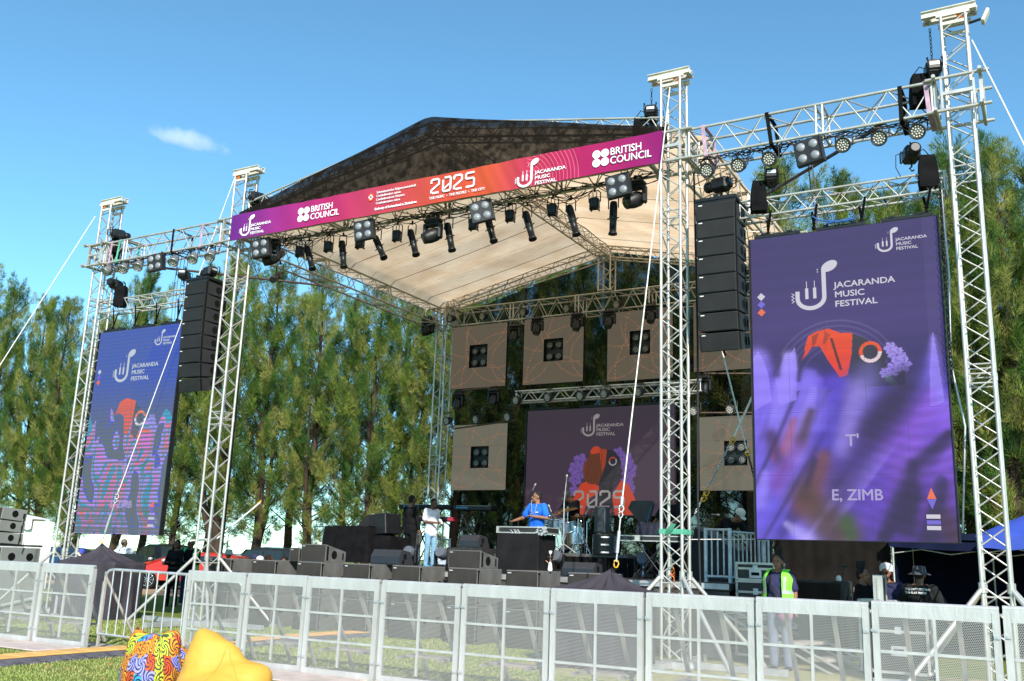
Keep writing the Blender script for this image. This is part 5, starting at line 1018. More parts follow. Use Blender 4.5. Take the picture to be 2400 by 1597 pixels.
for k in range(5): g.box((w/2+.01, .1, h*(.2+.16*k)), (.02, .05, .05))
g.build('latch', CHROME, t)
# panel light on stand
p = at(1497, 1194, 17.6); t = thing('panel_light', 'large tilted black panel lamp on a stand right of the rope', 'stage lamp', (p.x, 17.6, DK)); H = p.z-DK
g = MB(); r_ = Matrix.Rotation(.35, 3, 'Y'); P = [(-.22, -.06), (-.2, .1), (.17, .24), (.22, .20), (.24, -.14), (.16, -.24), (.08, -.22)]; g.prism([r_ @ V(a, 0, b)+V(0, 0, H) for a, b in P], (0, .16, 0)); g.build('housing', mat('panel_brown', (.045, .04, .037), .7), t); g = MB(); g.tube((.1, .1, 0), (.1, .1, H), .014)
for k in range(3): a = k*2.09; g.tube((.1, .1, .3), (.1+.3*math.cos(a), .1+.3*math.sin(a), .01), .012)
g.build('stand', BLKM, t); g = MB(); g.path([V(.27, -.02, H+.05), V(.2, -.03, H-.2), V(.12, -.04, .4), V(.16, -.2, -.2)], .009, 5); g.build('blue_cable', mat('blue_cable', (.03, .15, .32), .5), t)
# keyboards on stands
def keyboard(px0, px1, pyt, pyb, Y, label, zt, red=False):
    p = at(px0, pyt, Y); q = at(px1, pyt+8, Y); w = q.x-p.x; z = p.z-DK-.1; t = thing('keyboard', label, 'keyboard', ((p.x+q.x)/2, Y, DK), R(3), 'keyboards at the left of the stage'); g = MB(); g.box((0, 0, z), (w, .36, .11), bev=.02); bd = g.build('body', BLK, t)
    g = MB(); g.box((0, -.05, z+.058), (w*.86, .16, .012)); g.build('keys', mat('ivory_keys', (.5, .5, .5), .4), bd)
    if red: g = MB(); g.box((w/2+.01, 0, z), (.16, .37, .12), bev=.02); g.build('red_end', mat('red_lacquer', (.32, .03, .05), .3), bd)
    else: g = MB(); g.box((-w*.25, -.185, z+.01), (w*.3, .01, .035)); g.build('light_strip', mat('teal_label', (.05, .25, .38), .4), bd)
    return t, w, z
def xstand(x, Y, z, w, label):
    t = thing('keyboard_stand', label, 'stand', (x, Y, DK), 0, 'black folding stands on the stage'); g = MB()
    for s in (-1, 1):
        for y in (-.15, .15): g.tube((-s*w/2, y, .01), (s*w/2, y, z), .018, n=6)
    for s in (-1, 1): g.tube((s*w/2, -.2, z), (s*w/2, .2, z), .018, n=6); g.tube((s*w/2, -.2, .02), (s*w/2, .2, .02), .018, n=6)
    g.build('legs', BLKM, t)
t, w, z = keyboard(945, 1062, 1180, 0, 21.0, 'long black keyboard behind the two standing men', 0); xstand(t.location.x, 21.0, z-.06, .7, 'crossed stand under the long black keyboard')
t2, w, z = keyboard(985, 1060, 1208, 0, 20.9, 'lower keyboard with a red end beside the man in white', 0, True)
t, w, z = keyboard(1070, 1157, 1183, 0, 21.0, 'slim black keyboard alone on its tall stand', 0); xstand(t.location.x, 21.0, z-.06, .55, 'crossed stand under the slim keyboard')
# covered keyboard on case at right
p = at(1485, 1262, 17.0); q = at(1560, 1266, 17.0); t = thing('silver_case', 'flat silver edged case on a crossed stand behind the right tower', 'case', ((p.x+q.x)/2, 17.2, p.z)); w = q.x-p.x+.5; g = MB(); g.box((0, 0, 0), (w, .5, .09)); g.build('shell', CASE, t); g = MB()
for zz in (-.045, .045): g.box((0, -.25, zz), (w+.02, .03, .02)); g.box((w/2, 0, zz), (.03, .5, .02))
g.box((-w/2+.35, -.26, 0), (.1, .03, .1)); g.build('edges', ALU, t); xstand(t.location.x, 17.2, p.z-DK-.05, .55, 'crossed stand under the silver edged case')
g = MB(); g.grid(24, 10, lambda u, v: V(-.28+.56*u+.02*math.sin(v*9), -.2*math.cos(math.pi*v)*(1+.05*math.sin(u*30)), .26*math.sin(math.pi*v)**.6+.02*math.sin(u*20)*v)); o = g.build('covered_mixer', mat('blue_black_cloth', (.02, .022, .035), .8, 0, .3, 5, .4, 10)); o.location = (t.location.x, 17.2, t.location.z+.05); tag(o, 'small mixer under a dark cloth on the silver edged case', 'mixer')
# black draped boxes at left of stage
def draped(px0, px1, pyt, pyb, Y, d, label, slant=0.0):
    p = at(px0, pyb, Y); q = at(px1, pyb, Y); h = at(px0, pyt, Y).z-p.z; w = q.x-p.x; g = MB()
    def fn(u, v):
        L = [(-w/2, 0), (w/2, 0), (w/2, d), (-w/2, d), (-w/2, 0)]; s = u*4; i = min(3, int(s)); f = s-i; x = L[i][0]*(1-f)+L[i+1][0]*f; y = L[i][1]*(1-f)+L[i+1][1]*f; k = 1+.10*(1-v)+.03*math.sin(u*75)*(1-v)
        return V(x*k, d/2+(y-d/2)*k, h*v*(1+.03*math.sin(u*9))+slant*x*v)
    g.grid(90, 6, fn); g.grid(10, 6, lambda u, v: V(-w/2+w*u, d*v, h+slant*(-w/2+w*u)+.03*math.sin(u*7+v*5))); o = g.build('draped_stack', BLKC); o.location = ((p.x+q.x)/2, Y, p.z); return tag(o, label, 'covered equipment')
draped(755, 856, 1234, 1316, 17.2, 1.0, 'large stack of equipment under a black cloth at the left of the stage'); draped(858, 908, 1256, 1316, 17.4, .8, 'lower black draped stack under the dark speaker')
p = at(863, 1255, 17.5); q = at(902, 1255, 17.5); t = thing('side_fill_speaker', 'black speaker tipped on top of the draped stack at left', 'loudspeaker', ((p.x+q.x)/2, 17.5, p.z)); w = q.x-p.x; g = MB(); g.box((0, .3, .25), (w, .6, .46), Matrix.Rotation(R(-6), 3, 'Y'), bev=.02); g.build('cabinet', BLK, t)
p2 = [V(-w/2-.55, .0, -.02), V(-w/2, .0, -.02), V(-w/2, 0, .46), V(-w/2-.1, 0, .42)]; g = MB(); g.prism(p2, (0, .5, 0)); g.build('wedge_side', ARRF, t)
# railings at the rear left of the stage
def rail(p0, p1, z0, h, label, n=8, grp='silver guard rails around the stage', r=.022, m=None):
    p0 = Vector(p0); p1 = Vector(p1); g = MB(); t = thing('guard_rail', label, 'railing', p0, 0, grp); P0 = V(0, 0, 0); P1 = p1-p0
    g.tube(P0+V(0, 0, h), P1+V(0, 0, h), r); g.tube(P0+V(0, 0, .12), P1+V(0, 0, .12), r); g.tube(P0, P0+V(0, 0, h+.03), r*1.3, n=8); g.tube(P1, P1+V(0, 0, h+.03), r*1.3, n=8); g.build('frame', m or STEEL, t); g = MB()
    for k in range(1, n): c = P1*(k/n); g.tube(c+V(0, 0, .12), c+V(0, 0, h), r*.6, n=6)
    g.build('bars', m or STEEL, t)
def ax_(px, py, Y): return at(px, py, Y).x
rail((ax_(738, 1240, 21.6), 21.6, DK), (ax_(800, 1240, 21.6), 21.6, DK), 0, 1.02, 'silver guard rail at the far left corner of the stage', 3); rail((ax_(905, 1260, 21.9), 21.9, DK), (ax_(985, 1260, 21.9), 21.9, DK), 0, .86, 'silver guard rail behind the man in black', 9); rail((ax_(1000, 1260, 21.9), 21.9, DK), (ax_(1055, 1260, 21.9), 21.9, DK), 0, .75, 'silver guard rail behind the man in white', 6)
g = MB(); p = at(1030, 1292, 21.3); g.box((0, 0, .15), (.5, .25, .28), bev=.03); g.lathe((0, -.13, .12), (0, -1, 0), [(.05, 0), (.05, .02)], 8); o = g.build('water_pack', mat('water_plastic', (.45, .55, .65), .3, 0, .3, 20)); o.location = (p.x, 21.3, DK); tag(o, 'pack of water bottles behind the man in white', 'water bottles')
for (px, py, lb) in ((960, 1318, 'grey moving light on the stage floor between the two men'), (1035, 1322, 'grey moving light on the stage floor right of the man in white'), (1305, 1312, 'moving light on the floor behind the blue grilled monitor'), (1508, 1320, 'moving light on the floor below the covered mixer')):
    t = thing('floor_light', lb, 'moving light', (ax_(px, py, 17.8), 17.8, DK), 0, 'moving lights standing on the stage floor'); g = MB(); g.box((0, 0, .06), (.34, .26, .12), bev=.03); 
    for s in (-1, 1): g.box((s*.16, 0, .26), (.05, .12, .3), bev=.02)
    g.build('base', BLKM, t); g = MB(); g.lathe((0, .12, .30), (.1, -1, .35), [(.06, 0), (.12, .05), (.13, .2), (.11, .28)], 14); g.build('head', mat('grey_head', (.10, .11, .13), .4), t)
# water pipe
p = at(1289, 1341, 15.4); t = thing('water_pipe', 'white and brown hookah standing on a subwoofer', 'hookah', (p.x, 15.4, 1.312)); g = MB(); g.lathe((0, 0, 0), (0, 0, 1), [(.035, 0), (.045, .03), (.03, .12), (.014, .16)], 14); g.build('bowl', WHITE, t); g = MB(); g.tube((0, 0, .15), (0, 0, .3), .010); g.lathe((0, 0, .24), (0, 0, 1), [(.06, 0), (.062, .006)], 14); g.tube((0, 0, .15), (.06, -.02, .2), .006); g.tube((-.02, 0, .13), (-.08, -.02, .18), .005); g.build('stem', mat('copper', (.45, .25, .18), .3, .6), t); g = MB(); g.lathe((0, 0, .29), (0, 0, 1), [(.014, 0), (.03, .03), (.028, .06)], 12); g.build('clay_head', WHITE, t)
# ---------------------------------------------------------------- right platform, stairs
p = at(1650, 1362, 16.6); q = at(1625, 1370, 17.0)
t = thing('side_platform', 'black platform behind the railing at the right of the stage', 'platform', (-5.0, 18.5, 0)); g = MB(); g.box((.35, .35, 1.16), (2.3, 3.4, .08)); g.build('deck', mat('worn_wood', (.22, .19, .165), .8, 0, .2, 4), t); g = MB(); g.box((.35, .4, .56), (2.2, 3.3, 1.1)); g.build('drape', BLKC, t)
p0 = at(1655, 1362, 16.9); p1 = at(1712, 1368, 16.9); rail((p0.x, 16.9, 1.2), (p1.x, 16.9, 1.2), 0, .93, 'bright guard rail at the top of the steps', 4, r=.028); 
p2_ = at(1790, 1345, 17.8); rail((p1.x, 16.9, 1.2), (p2_.x, 17.8, 1.2), 0, .90, 'grey guard rail in front of the bending man', 8, r=.024, m=ALUD); rail((ax_(1778, 1270, 18.6), 18.6, 1.2), (ax_(1800, 1270, 18.9), 18.9, 1.2), 0, .82, 'far guard rail beside the right LED screen', 3)
ST = thing('stairs', 'steep wooden tread stairs going down from the stage to the right', 'stairs', (-4.9, 16.2, 0)); g = MB(); h_ = MB()
sa = V(-.45, 0, 1.02); sb = V(1.95, -1.0, .05); ns = 5; dv = (sb-sa); sdv = V(-dv.y, dv.x, 0).normalized()
sdv = V(.35, .94, 0)
for k in range(ns): c = sa+dv*((k+.3)/ns); h_.box(c+sdv*.35+V(0, 0, 0), (.30, .95, .045), Matrix.Rotation(R(-22), 3, 'Z'))
h_.build('treads', mat('grey_tread', (.40, .36, .32), .8, 0, .2, 6), ST)
for s in (-.12, .82):
    for o_ in (0, -.14): g.tube(sa+sdv*s+V(0, 0, o_+.04), sb+sdv*s+V(0, 0, o_+.04), .022, n=8)
g.build('stringers', ALU, ST)
p = at(1670, 1250, 18.0); t = thing('mixing_rack', 'slanted black rack case in front of the bending man', 'case', (p.x, 18.1, 1.2)); g = MB(); n_ = [V(-.62, 0, 0), V(.45, 0, 0), V(.45, 0, .62), V(-.22, 0, 1.02), V(-.38, 0, 1.02)]; g.prism(n_, (0, .55, 0)); g.build('shell', mat('rack_black', (.016, .0155, .0155), .7), t); g = MB(); g.prism([V(-.36, -.01, 1.0), V(-.22, -.01, 1.03), V(.46, -.01, .64), V(.46, -.01, .60)], (0, .58, 0)); g.build('lid_edge', mat('rack_edge', (.14, .13, .12), .7), t)
# flight cases by the vest wearer
def flight(c, s, label, rz=0, name='flight_case', m=None):
    t = thing(name, label, 'flight case', c, rz, 'black flight cases with silver edges'); w, d, h = s; g = MB(); g.box((0, 0, h/2), (w, d, h)); g.build('panel', m or CASE, t); g = MB(); e = .035
    for sx in (-1, 1):
        for sy in (-1, 1): g.box((sx*w/2, sy*d/2, h/2), (e, e, h+.02))
        for z_ in (0, h, h*.68): g.box((sx*w/2, 0, z_), (e, d, e)); g.box((0, sx*d/2, z_), (w, e, e))
    for sx in (-1, 1):
        for sy in (-1, 1):
            for z_ in (.01, h-.01): g.ell((sx*w/2, sy*d/2, z_), .035, n=8, m=5)
    g.build('metal_edges', ALU, t); g = MB(); g.box((0, -d/2-.008, h*.36), (.20, .012, .13)); g.box((0, -d/2-.008, h*.70), (.08, .02, .1)); g.build('handle_plate', STEEL, t)
    g = MB(); g.box((0, -d/2-.016, h*.36), (.13, .01, .05)); g.build('handle_recess', HOLE, t)
    return t
flight((-4.44, 16.3, .75), (.62, .6, .52), 'black flight case under another beside the woman in the green vest'); flight((-4.44, 16.3, 1.30), (.62, .6, .26), 'shallow black flight case on top of a deeper one by the green vest'); flight((-4.44, 16.3, .12), (.66, .62, .58), 'lowest flight case of the pile seen through the fence')
bl_ = at(1866, 1365, 16.3).x; br_ = at(1975, 1365, 16.3).x; bw = br_-bl_; bs = thing('bass_bin', 'big worn black speaker cabinet between the vest wearer and the seated woman', 'loudspeaker', ((bl_+br_)/2, 16.3, .1)); g = MB(); g.box((0, .45, .62), (bw, .9, 1.22), bev=.02); g.build('cabinet', mat('worn_black', (.06, .055, .05), .8, 0, .35, 3), bs); g = MB(); g.box((-.02, -.008, .62), (bw-.07, .02, 1.14)); g.build('grille', mat('brown_grille', (.022, .018, .015), .85, 0, .3, 5), bs); g = MB()
for yy in (.3, .65): g.lathe((bw/2+.002, yy, .95), (1, 0, 0), [(.05, 0), (.05, .004)], 12)
g.build('side_handle', HOLE, bs); g = MB(); g.lathe((.25, .3, 1.23), (0, 0, 1), [(.04, 0), (.045, .03), (.03, .08), (.0, .09)], 10); o = g.build('paper_cup', WHITE); o.location = bs.location; tag(o, 'small pale cup standing on the worn black cabinet', 'cup'); g = MB(); g.tube((.3, .32, 1.23), (.33, .32, 1.45), .006); g.box((.33, .32, 1.46), (.12, .03, .04)); o = g.build('phone_holder', BLKM); o.location = bs.location; tag(o, 'small black clip holder standing on the worn cabinet', 'clip stand')
flight((-2.10, 14.9, .15), (.75, .5, .80), 'tall flight case with bright lid rim in front of the man in the white hat'); flight((-2.45, 15.5, .1), (.5, .5, .98), 'flight case in front of the seated woman with a bun')
t = thing('open_case_lid', 'silver edged case lid held upright by the woman with the bun', 'case lid', (-2.36, 15.0, 1.10)); g = MB(); g.box((0, 0, .16), (.10, .35, .34)); g.build('panel', CASE, t); g = MB()
for sy in (-1, 1): g.box((0, sy*.17, .16), (.13, .05, .36))
g.box((0, 0, .33), (.13, .38, .035)); g.box((.0, -.2, .16), (.03, .02, .3)); g.build('metal_edges', ALU, t)
# black drape wall, gazebos
def cloth_wall(P0, P1, z0, z1, m, label, name='drape_wall', amp=.04, fr=60, grp=None, cat='drape'):
    P0 = Vector(P0); P1 = Vector(P1); d = (P1-P0); nrm = V(-d.y, d.x, 0).normalized(); g = MB(); g.grid(80, 6, lambda u, v: d*u+nrm*(amp*math.sin(u*fr)*(1-.5*v))+V(0, 0, z0+(z1-z0)*v)); o = g.build(name, m); o.location = P0; return tag(o, label, cat, grp)
cloth_wall((-5.15, 20.0, 0), (-2.92, 20.0, 0), 0.05, 2.5, mat('brown_black_felt', (.0115, .0098, .0085), .95, 0, .3, 2, .3, 20), 'brown black felt wall under the right LED screen', amp=.008)
cloth_wall((-5.45, 19.6, 0), (-5.15, 19.9, 0), 0.05, 2.4, mat('brown_black_felt', (.042, .036, .031)), 'narrow folded end of the black felt wall beside the railing', fr=20)
tube_thing('tent_pole', 'thin pale pole at the edge of the black felt wall', 'pole', [V(-2.88, 19.9, 0), V(-2.88, 19.9, 2.6)], .02, ALU, n=6)
NAVY = mat('navy_canvas', (.006, .010, .035), .9, 0, .2, 2)
t = thing('gazebo', 'dark navy gazebo with shaded interior behind the man in the bucket hat', 'gazebo', (-1.4, 20.6, 0)); g = MB()
g.grid(20, 4, lambda u, v: V(-1.45+3.1*u, 1.9+.03*math.sin(u*40), 2.05*v)); g.grid(20, 4, lambda u, v: V(1.6+.03*math.sin(u*40), -.9+2.8*u, 2.05*v)); g.grid(20, 4, lambda u, v: V(-1.45+.02*math.sin(u*40), -.6+2.5*u, 2.05*v)); g.grid(20, 3, lambda u, v: V(-1.5+3.2*u, -.95+.03*math.sin(u*30), 1.98+.16*v-.06*math.sin(math.pi*u))); g.build('side_walls', NAVY, t)
g = MB(); g.grid(12, 12, lambda u, v: V(-1.5+3.2*u, -.97+2.9*v, 2.12+.2*min(u, 1-u, v, 1-v)*2)); g.build('canopy', NAVY, t); g = MB()
for x in (-1.44, 1.58):
    for y in (-.9, 1.85): g.tube((x, y, 0), (x, y, 2.1), .02)
for k in range(6): g.tube((-1.44+.5*k, -.85, 1.86+.08*(k % 2)), (-.94+.5*k, -.85, 1.94-.08*(k % 2)), .012)
g.build('frame', STEEL, t)
BLU = mat('blue_canvas', (.035, .075, .42), .75, 0, .1, 2, .2, 8)
bx_ = at(2292, 1300, 18.0); t = thing('gazebo', 'bright blue gazebo roof behind the tall tower at the right edge', 'gazebo', (bx_.x+1.5, 19.5, 0)); g = MB(); g.grid(16, 16, lambda u, v: V(-1.5+3*u, -1.5+3*v, 2.14+.75*(2*min(u, 1-u, v, 1-v))**.9)); g.grid(24, 2, lambda u, v: V(-1.5+3*u, -1.52, 1.93+.22*v+.015*math.sin(u*30)*(1-v))); g.grid(24, 2, lambda u, v: V(-1.52, -1.5+3*u, 1.93+.22*v)); g.build('canopy', BLU, t); g = MB()
for x in (-1.45, 1.45):
    for y in (-1.45, 1.45): g.tube((x, y, 0), (x, y, 2.15), .02)
for k in range(6): g.tube((-1.45+.48*k, -1.44, 1.85+.1*(k % 2)), (-.97+.48*k, -1.44, 1.95-.1*(k % 2)), .01)
g.build('frame', STEEL, t)
cloth_wall((-.5, 24, 0), (4, 23.5, 0), 0.05, 1.9, BLKC, 'low dark screen behind the blue gazebo')
# ---------------------------------------------------------------- ropes and shackles
def rope(P, r, label, m=ROPE): return tube_thing('guy_rope', label, 'rope', P, r, m, 'white guy ropes of the towers')
def link(g, c, ax, s=.05, r=.012): 
    ax = Vector(ax).normalized(); t = ax.orthogonal().normalized(); g.path([Vector(c)+ax*(s*1.5*math.cos(a))+t*(s*math.sin(a)) for a in [i*math.pi/6 for i in range(12)]], r, 6, closed=True)
def guy(pt, pm, pb, label):
    pt, pm, pb = Vector(pt), Vector(pm), Vector(pb); d = (pb-pm).normalized(); rope([pt, pm], .011, label+', rope')
    t = thing('turnbuckle', label+', steel turnbuckle', 'turnbuckle', pm, 0, 'steel turnbuckles on the guy ropes'); L = (pb-pm).length; g = MB(); g.lathe(V(0, 0, 0)-d*.12, d, [(.02, 0), (.026, .02), (.022, .12)], 8); link(g, d*.06, d, .035); link(g, d*.15, d, .03, .01); g.tube(d*.2, d*(L*.5), .012); g.tube(d*(L*.45), d*(L*.82), .026, n=8); g.tube(d*(L*.8), d*(L-.03), .012); g.build('body', STEEL, t); g = MB(); link(g, d*L, d, .036, .011); g.build('shackle', YELL, t)
guy(at(1570, 205, 13.9), at(1457, 1183, 13.2), at(1444, 1322, 13.1), 'guy rope of the tower right of the banner')
guy(at(555, 405, 14.0), at(276, 1158, 13.9), at(240, 1268, 13.9), 'guy rope of the tower left of the banner')
rope([at(223, 508, 14.2), at(-60, 950, 10.5)], .010, 'white rope running down left from the leftmost tower out of frame'); rope([at(2278, 95, 14.2), at(2440, 420, 12.5)], .011, 'white rope running down right from the top of the tall right tower')
rope([at(1770, 915, 16), at(1718, 1030, 16)], .02, 'pale rope with a chain crossing the lower right LED panel'); chain(at(1716, 1032, 16), at(1628, 1205, 16), 'slanted silver chain with yellow hooks at the right of the stage', .022, STEEL, step=.045)
rope([at(1690, 812, 16.2), at(1752, 1062, 16.2)], .014, 'thin pale rope hanging below the right line array'); chain(at(1753, 1064, 16.2), at(1768, 1120, 16.2), 'short dark chain below the thin pale rope', .02, BLKM)
for px, py, lb in ((1717, 1033, 'yellow hook at the top of the slanted chain'), (1656, 1155, 'large yellow hook low on the slanted chain'), (1650, 1168, 'small yellow hook low on the slanted chain'), (1753, 1060, 'yellow hook at the end of the thin pale rope')):
    g = MB(); c = at(px, py, 15.98); link(g, (0, 0, 0), (.4, 0, .9), .04, .014); o = g.build('chain_hook', YELL); o.location = c; tag(o, lb, 'hook', 'yellow hooks on chains')
rope([at(610, 1178, 16.5), at(508, 1263, 14.8), at(446, 1268, 14.1)], .02, 'pale strap and rope tied to the tower left of the stage'); tube_thing('guy_wire', 'thin wire climbing from the tied rope up to the right', 'wire', [at(612, 1177, 16.5), at(950, 850, 21.5)], .008, BLKM); g = MB(); link(g, (0, 0, 0), (.7, 0, .6), .04, .014); o = g.build('chain_hook', YELL); o.location = at(608, 1178, 16.5); tag(o, 'yellow hook on the wire left of the stage', 'hook', 'yellow hooks on chains')
tube_thing('guy_wire', 'thin dark wire across the trees below the left side truss', 'wire', [at(586, 600, 16), at(690, 860, 20)], .008, BLKM)
chain(at(2202, 420, 14.1), at(2232, 900, 14.1), 'dark chain hanging beside the right LED screen', .02, BLKM, step=.06); tube_thing('power_cable', 'grey cable hanging beside the dark chain right of the right screen', 'cable', [at(2205, 425, 14.2), at(2225, 650, 14.2), at(2228, 850, 14.2), at(2262, 1000, 14.2), at(2256, 1250, 14.3)], .014, ALUD)
tube_thing('power_cable', 'black cables bundled down the right side of the tower by the stage steps', 'cable', [V(-4.9, 14.45, 7.9), V(-4.88, 14.5, 5), V(-4.9, 14.5, 2.5), V(-4.85, 14.5, .1)], .018, CABLE); tube_thing('power_cable', 'black cable bundle down the back of the tower left of the stage', 'cable', [V(-15.05, 14.5, 7.9), V(-15.02, 14.55, 4), V(-15.03, 14.55, .3)], .022, CABLE)
tube_thing('safety_line', 'thin white line stretched across in front of the guard rail', 'rope', [at(1595, 1265, 15), at(1795, 1264, 15.5)], .006, ROPE)
g = MB(); p = at(1577, 1345, 14.25); g.path([p+V(0, 0, .12), p+V(.03, 0, .02), p+V(-.02, 0, -.02), p+V(.02, 0, -.06), p+V(0, 0, -.45)], .008, 5); link(g, p, (0, 0, 1), .03, .008); tag(g.build('orange_cord', ORANGE, org=p), 'orange cord hanging inside the tower right of the banner', 'cord')
# ballast blocks under cloth
def cloth_block(cx, cy, w, d, h, peak, label, px=0.0, py=0.0):
    t = thing('cloth_covered_ballast', label, 'covered ballast', (cx, cy, 0), R(6)); g = MB(); N = 40
    def fn(u, v):
        a = 2*math.pi*u
        # square outline radius
        c, s = math.cos(a), math.sin(a); k = 1/max(abs(c)/(w/2), abs(s)/(d/2))
        if v < .5:
            f = v/.5; r = k*(1+.06*(1-f)*math.sin(a*9)+.03*math.sin(a*17)*(1-f)); return V(c*r, s*r, h*f)
        f = (v-.5)/.5; r = k*(1-f)**1.35; fo = .03*math.sin(a*11+f*4)*math.sin(math.pi*f)
        return V(c*r+px*f, s*r+py*f, h+(peak-h)*f**1.5+fo)
    g.grid(160, 28, fn); g.build('cloth', mat('purple_black_cloth', (.052, .045, .055), .8, 0, .18, 2.5, .5, 5), t); return t
cloth_block(-18.0, 14.05, 1.6, .9, 1.15, 1.56, 'ballast block under a black cloth left of the bare fence', 0, -.08)
cloth_block(-5.97, 13.3, 1.45, .85, 1.10, 1.42, 'peaked black cloth over ballast in front of the stage', .2, -.15)
# ---------------------------------------------------------------- crowd barriers
def perf_mat():
    m = bpy.data.materials.new('perforated_sheet'); m.use_nodes = True; n = m.node_tree.nodes; l = m.node_tree.links; b = n['Principled BSDF']; b.inputs['Base Color'].default_value = (.48, .47, .45, 1); b.inputs['Metallic'].default_value = .3; b.inputs['Roughness'].default_value = .5
    tc = n.new('ShaderNodeTexCoord'); sp = n.new('ShaderNodeSeparateXYZ'); l.new(tc.outputs['Object'], sp.inputs[0])
    P = .016
    def md(op, a, bb=None, val=None):
        x = n.new('ShaderNodeMath'); x.operation = op; l.new(a, x.inputs[0])
        if bb is not None: l.new(bb, x.inputs[1])
        if val is not None: x.inputs[1].default_value = val
        return x.outputs[0]
    def cell(ox, oz):
        x = md('PINGPONG', md('ADD', sp.outputs['X'], val=ox+50*P), val=P/2); z = md('PINGPONG', md('ADD', sp.outputs['Z'], val=oz+50*P), val=P*.866)
        return md('ADD', md('MULTIPLY', x, x), md('MULTIPLY', z, z))
    d = md('MINIMUM', cell(0, 0), cell(P/2, P*.866)); h = md('LESS_THAN', d, val=(P*.42)**2)
    tr = n.new('ShaderNodeBsdfTransparent'); mx = n.new('ShaderNodeMixShader'); l.new(h, mx.inputs[0]); l.new(b.outputs[0], mx.inputs[1]); l.new(tr.outputs[0], mx.inputs[2]); l.new(mx.outputs[0], n['Material Output'].inputs['Surface']); return m
BAL = mat('barrier_aluminium', (.60, .595, .58), .42, .35, .16, 5, .25, 30, col2=(.46, .45, .43), stretch=(1, 1, .35)); BAD = mat('barrier_brace', (.46, .41, .37), .5, .25, .12, 6)
def barrier_proto(w=1.10, H=1.18):
    t = thing('crowd_barrier', 'x', 'crowd barrier', (0, 0, 0), 0, 'aluminium stage barriers with perforated panels'); g = MB(); a = w/2-.008
    for s in (-1, 1): g.box((s*(a-.03), .012, H/2-.02), (.06, .03, H-.06)); g.box((s*(a-.005), .035, H/2-.02), (.012, .07, H-.06))
    for z, h in ((.05, .09), (H-.085, .10)): g.box((0, .014, z), (w-.14, .026, h))
    g.box((0, .0125, .42), (w-.14, .025, .026)); g.box((0, .0125, .75), (w-.14, .025, .026)); g.box((0, .011, H*.5), (.026, .028, H-.25)); g.build('frame', BAL, t)
    g = MB(); g.lathe((-a, .03, H-.02), (1, 0, 0), [(.026, 0), (.026, 2*a)], 12); g.box((0, .03, H-.045), (2*a, .05, .04)); g.build('top_rail', BAL, t)
    g = MB(); P = [V(-a+.05, .008, .08), V(a-.05, .008, .08), V(a-.05, .008, H-.12), V(-a+.05, .008, H-.12)]; g.add(P, [(0, 1, 2, 3)]); g.build('perforated_panel', PERF, t)
    for s in (-.26, .20):
        g = MB(); g.box((0, 0, 0), (.042, .03, 1.27), None); R_ = Matrix.Rotation(R(-36), 3, 'X'); 
        for i, v in enumerate(g.v): g.v[i] = tuple((Matrix.Rotation(math.atan2(.60, 1.02), 3, 'X') @ Vector(v)))
        for i, v in enumerate(g.v): g.v[i] = (v[0]+s+.0, v[1]+.34, v[2]+.60)
        g.build('rear_brace', BAD, t)
    g = MB(); g.box((0, .30, .32), (.62, .16, .03)); g.box((-.28, .16, .31), (.03, .28, .03)); g.box((.28, .16, .31), (.03, .28, .03)); g.build('step', BAD, t)
    for s in (-1, 1):
        for z_ in (.22, .93):
            g = MB(); g.box((s*(a-.025), -.008, z_), (.055, .014, .03)); g.tube((s*(a-.025), -.02, z_), (s*(a-.025), .0, z_), .009, n=6); g.build('clamp', STEEL, t)
    g = MB(); g.box((0, .38, .006), (w-.10, .62, .010)); g.build('base_plate', BAD, t)
    return t
PERF = perf_mat(); pr = barrier_proto(); us = []
JX = [-14.85, -13.72, -12.55]
lab = {0: 'stage barrier at the far left edge, end of the left group', 1: 'stage barrier just left of the bare tube fence'}
place(pr, us, (-14.29, 9.6, 0), 0, 'left stage barrier cut by the left edge of the picture', scale=(1.03, 1, 1)); place(pr, us, (-13.1, 9.62, 0), R(1), 'stage barrier ending beside the bare tube fence', scale=(1.07, 1, 1)); place(pr, us, (-15.45, 9.6, 0), 0, 'outermost left stage barrier, its end just outside the picture')
JM = [-10.52, -9.42, -8.37, -7.22, -6.07, -4.92, -3.83, -2.68, -1.61, -.53, .6]
nm = ['first stage barrier right of the tube fence, behind the yellow bean bag', 'stage barrier second from the tube fence', 'stage barrier third from the tube fence, below the draped black stack', 'stage barrier fourth from the tube fence, below the man in white', 'stage barrier fifth from the tube fence, below the draped table', 'stage barrier in front of the peaked black cloth', 'stage barrier in front of the tower right of the banner', 'stage barrier in front of the woman in the green vest', 'stage barrier in front of the woman with the bun', 'rightmost stage barrier, cut by the picture edge']
for k in range(10):
    a, b = JM[k], JM[k+1]; place(pr, us, ((a+b)/2, 9.6+.012*math.sin(k*2.3), 0.0+.004*max(0, k-6)+.003*math.sin(k*1.7)), R(.45*math.sin(k*3.1)), nm[k], scale=((b-a-.012)/1.10, 1, 1+.006*max(0, k-5)))
# floor plates under some barriers
for (x0, x1, lb) in ((-15.9, -12.5, 'pale pink metal floor plates under the left barriers'), (-9.2, -7.3, 'pale metal floor plate under the barriers behind the yellow bean bag'), (-7.2, .6, 'pale metal floor plates under the right barriers')):
    g = MB(); n_ = max(1, int((x1-x0)/1.1))
    for k in range(n_): g.box((x0+(k+.5)*(x1-x0)/n_, 9.22, .02), ((x1-x0)/n_-.012, .74, .022), bev=.008)
    tag(g.build('floor_plate', mat('pinkish_plate', (.62, .50, .44), .55, .15, .12, 5), org=(x0, 9.3, 0)), lb, 'floor plate', 'metal plates the barriers stand on')
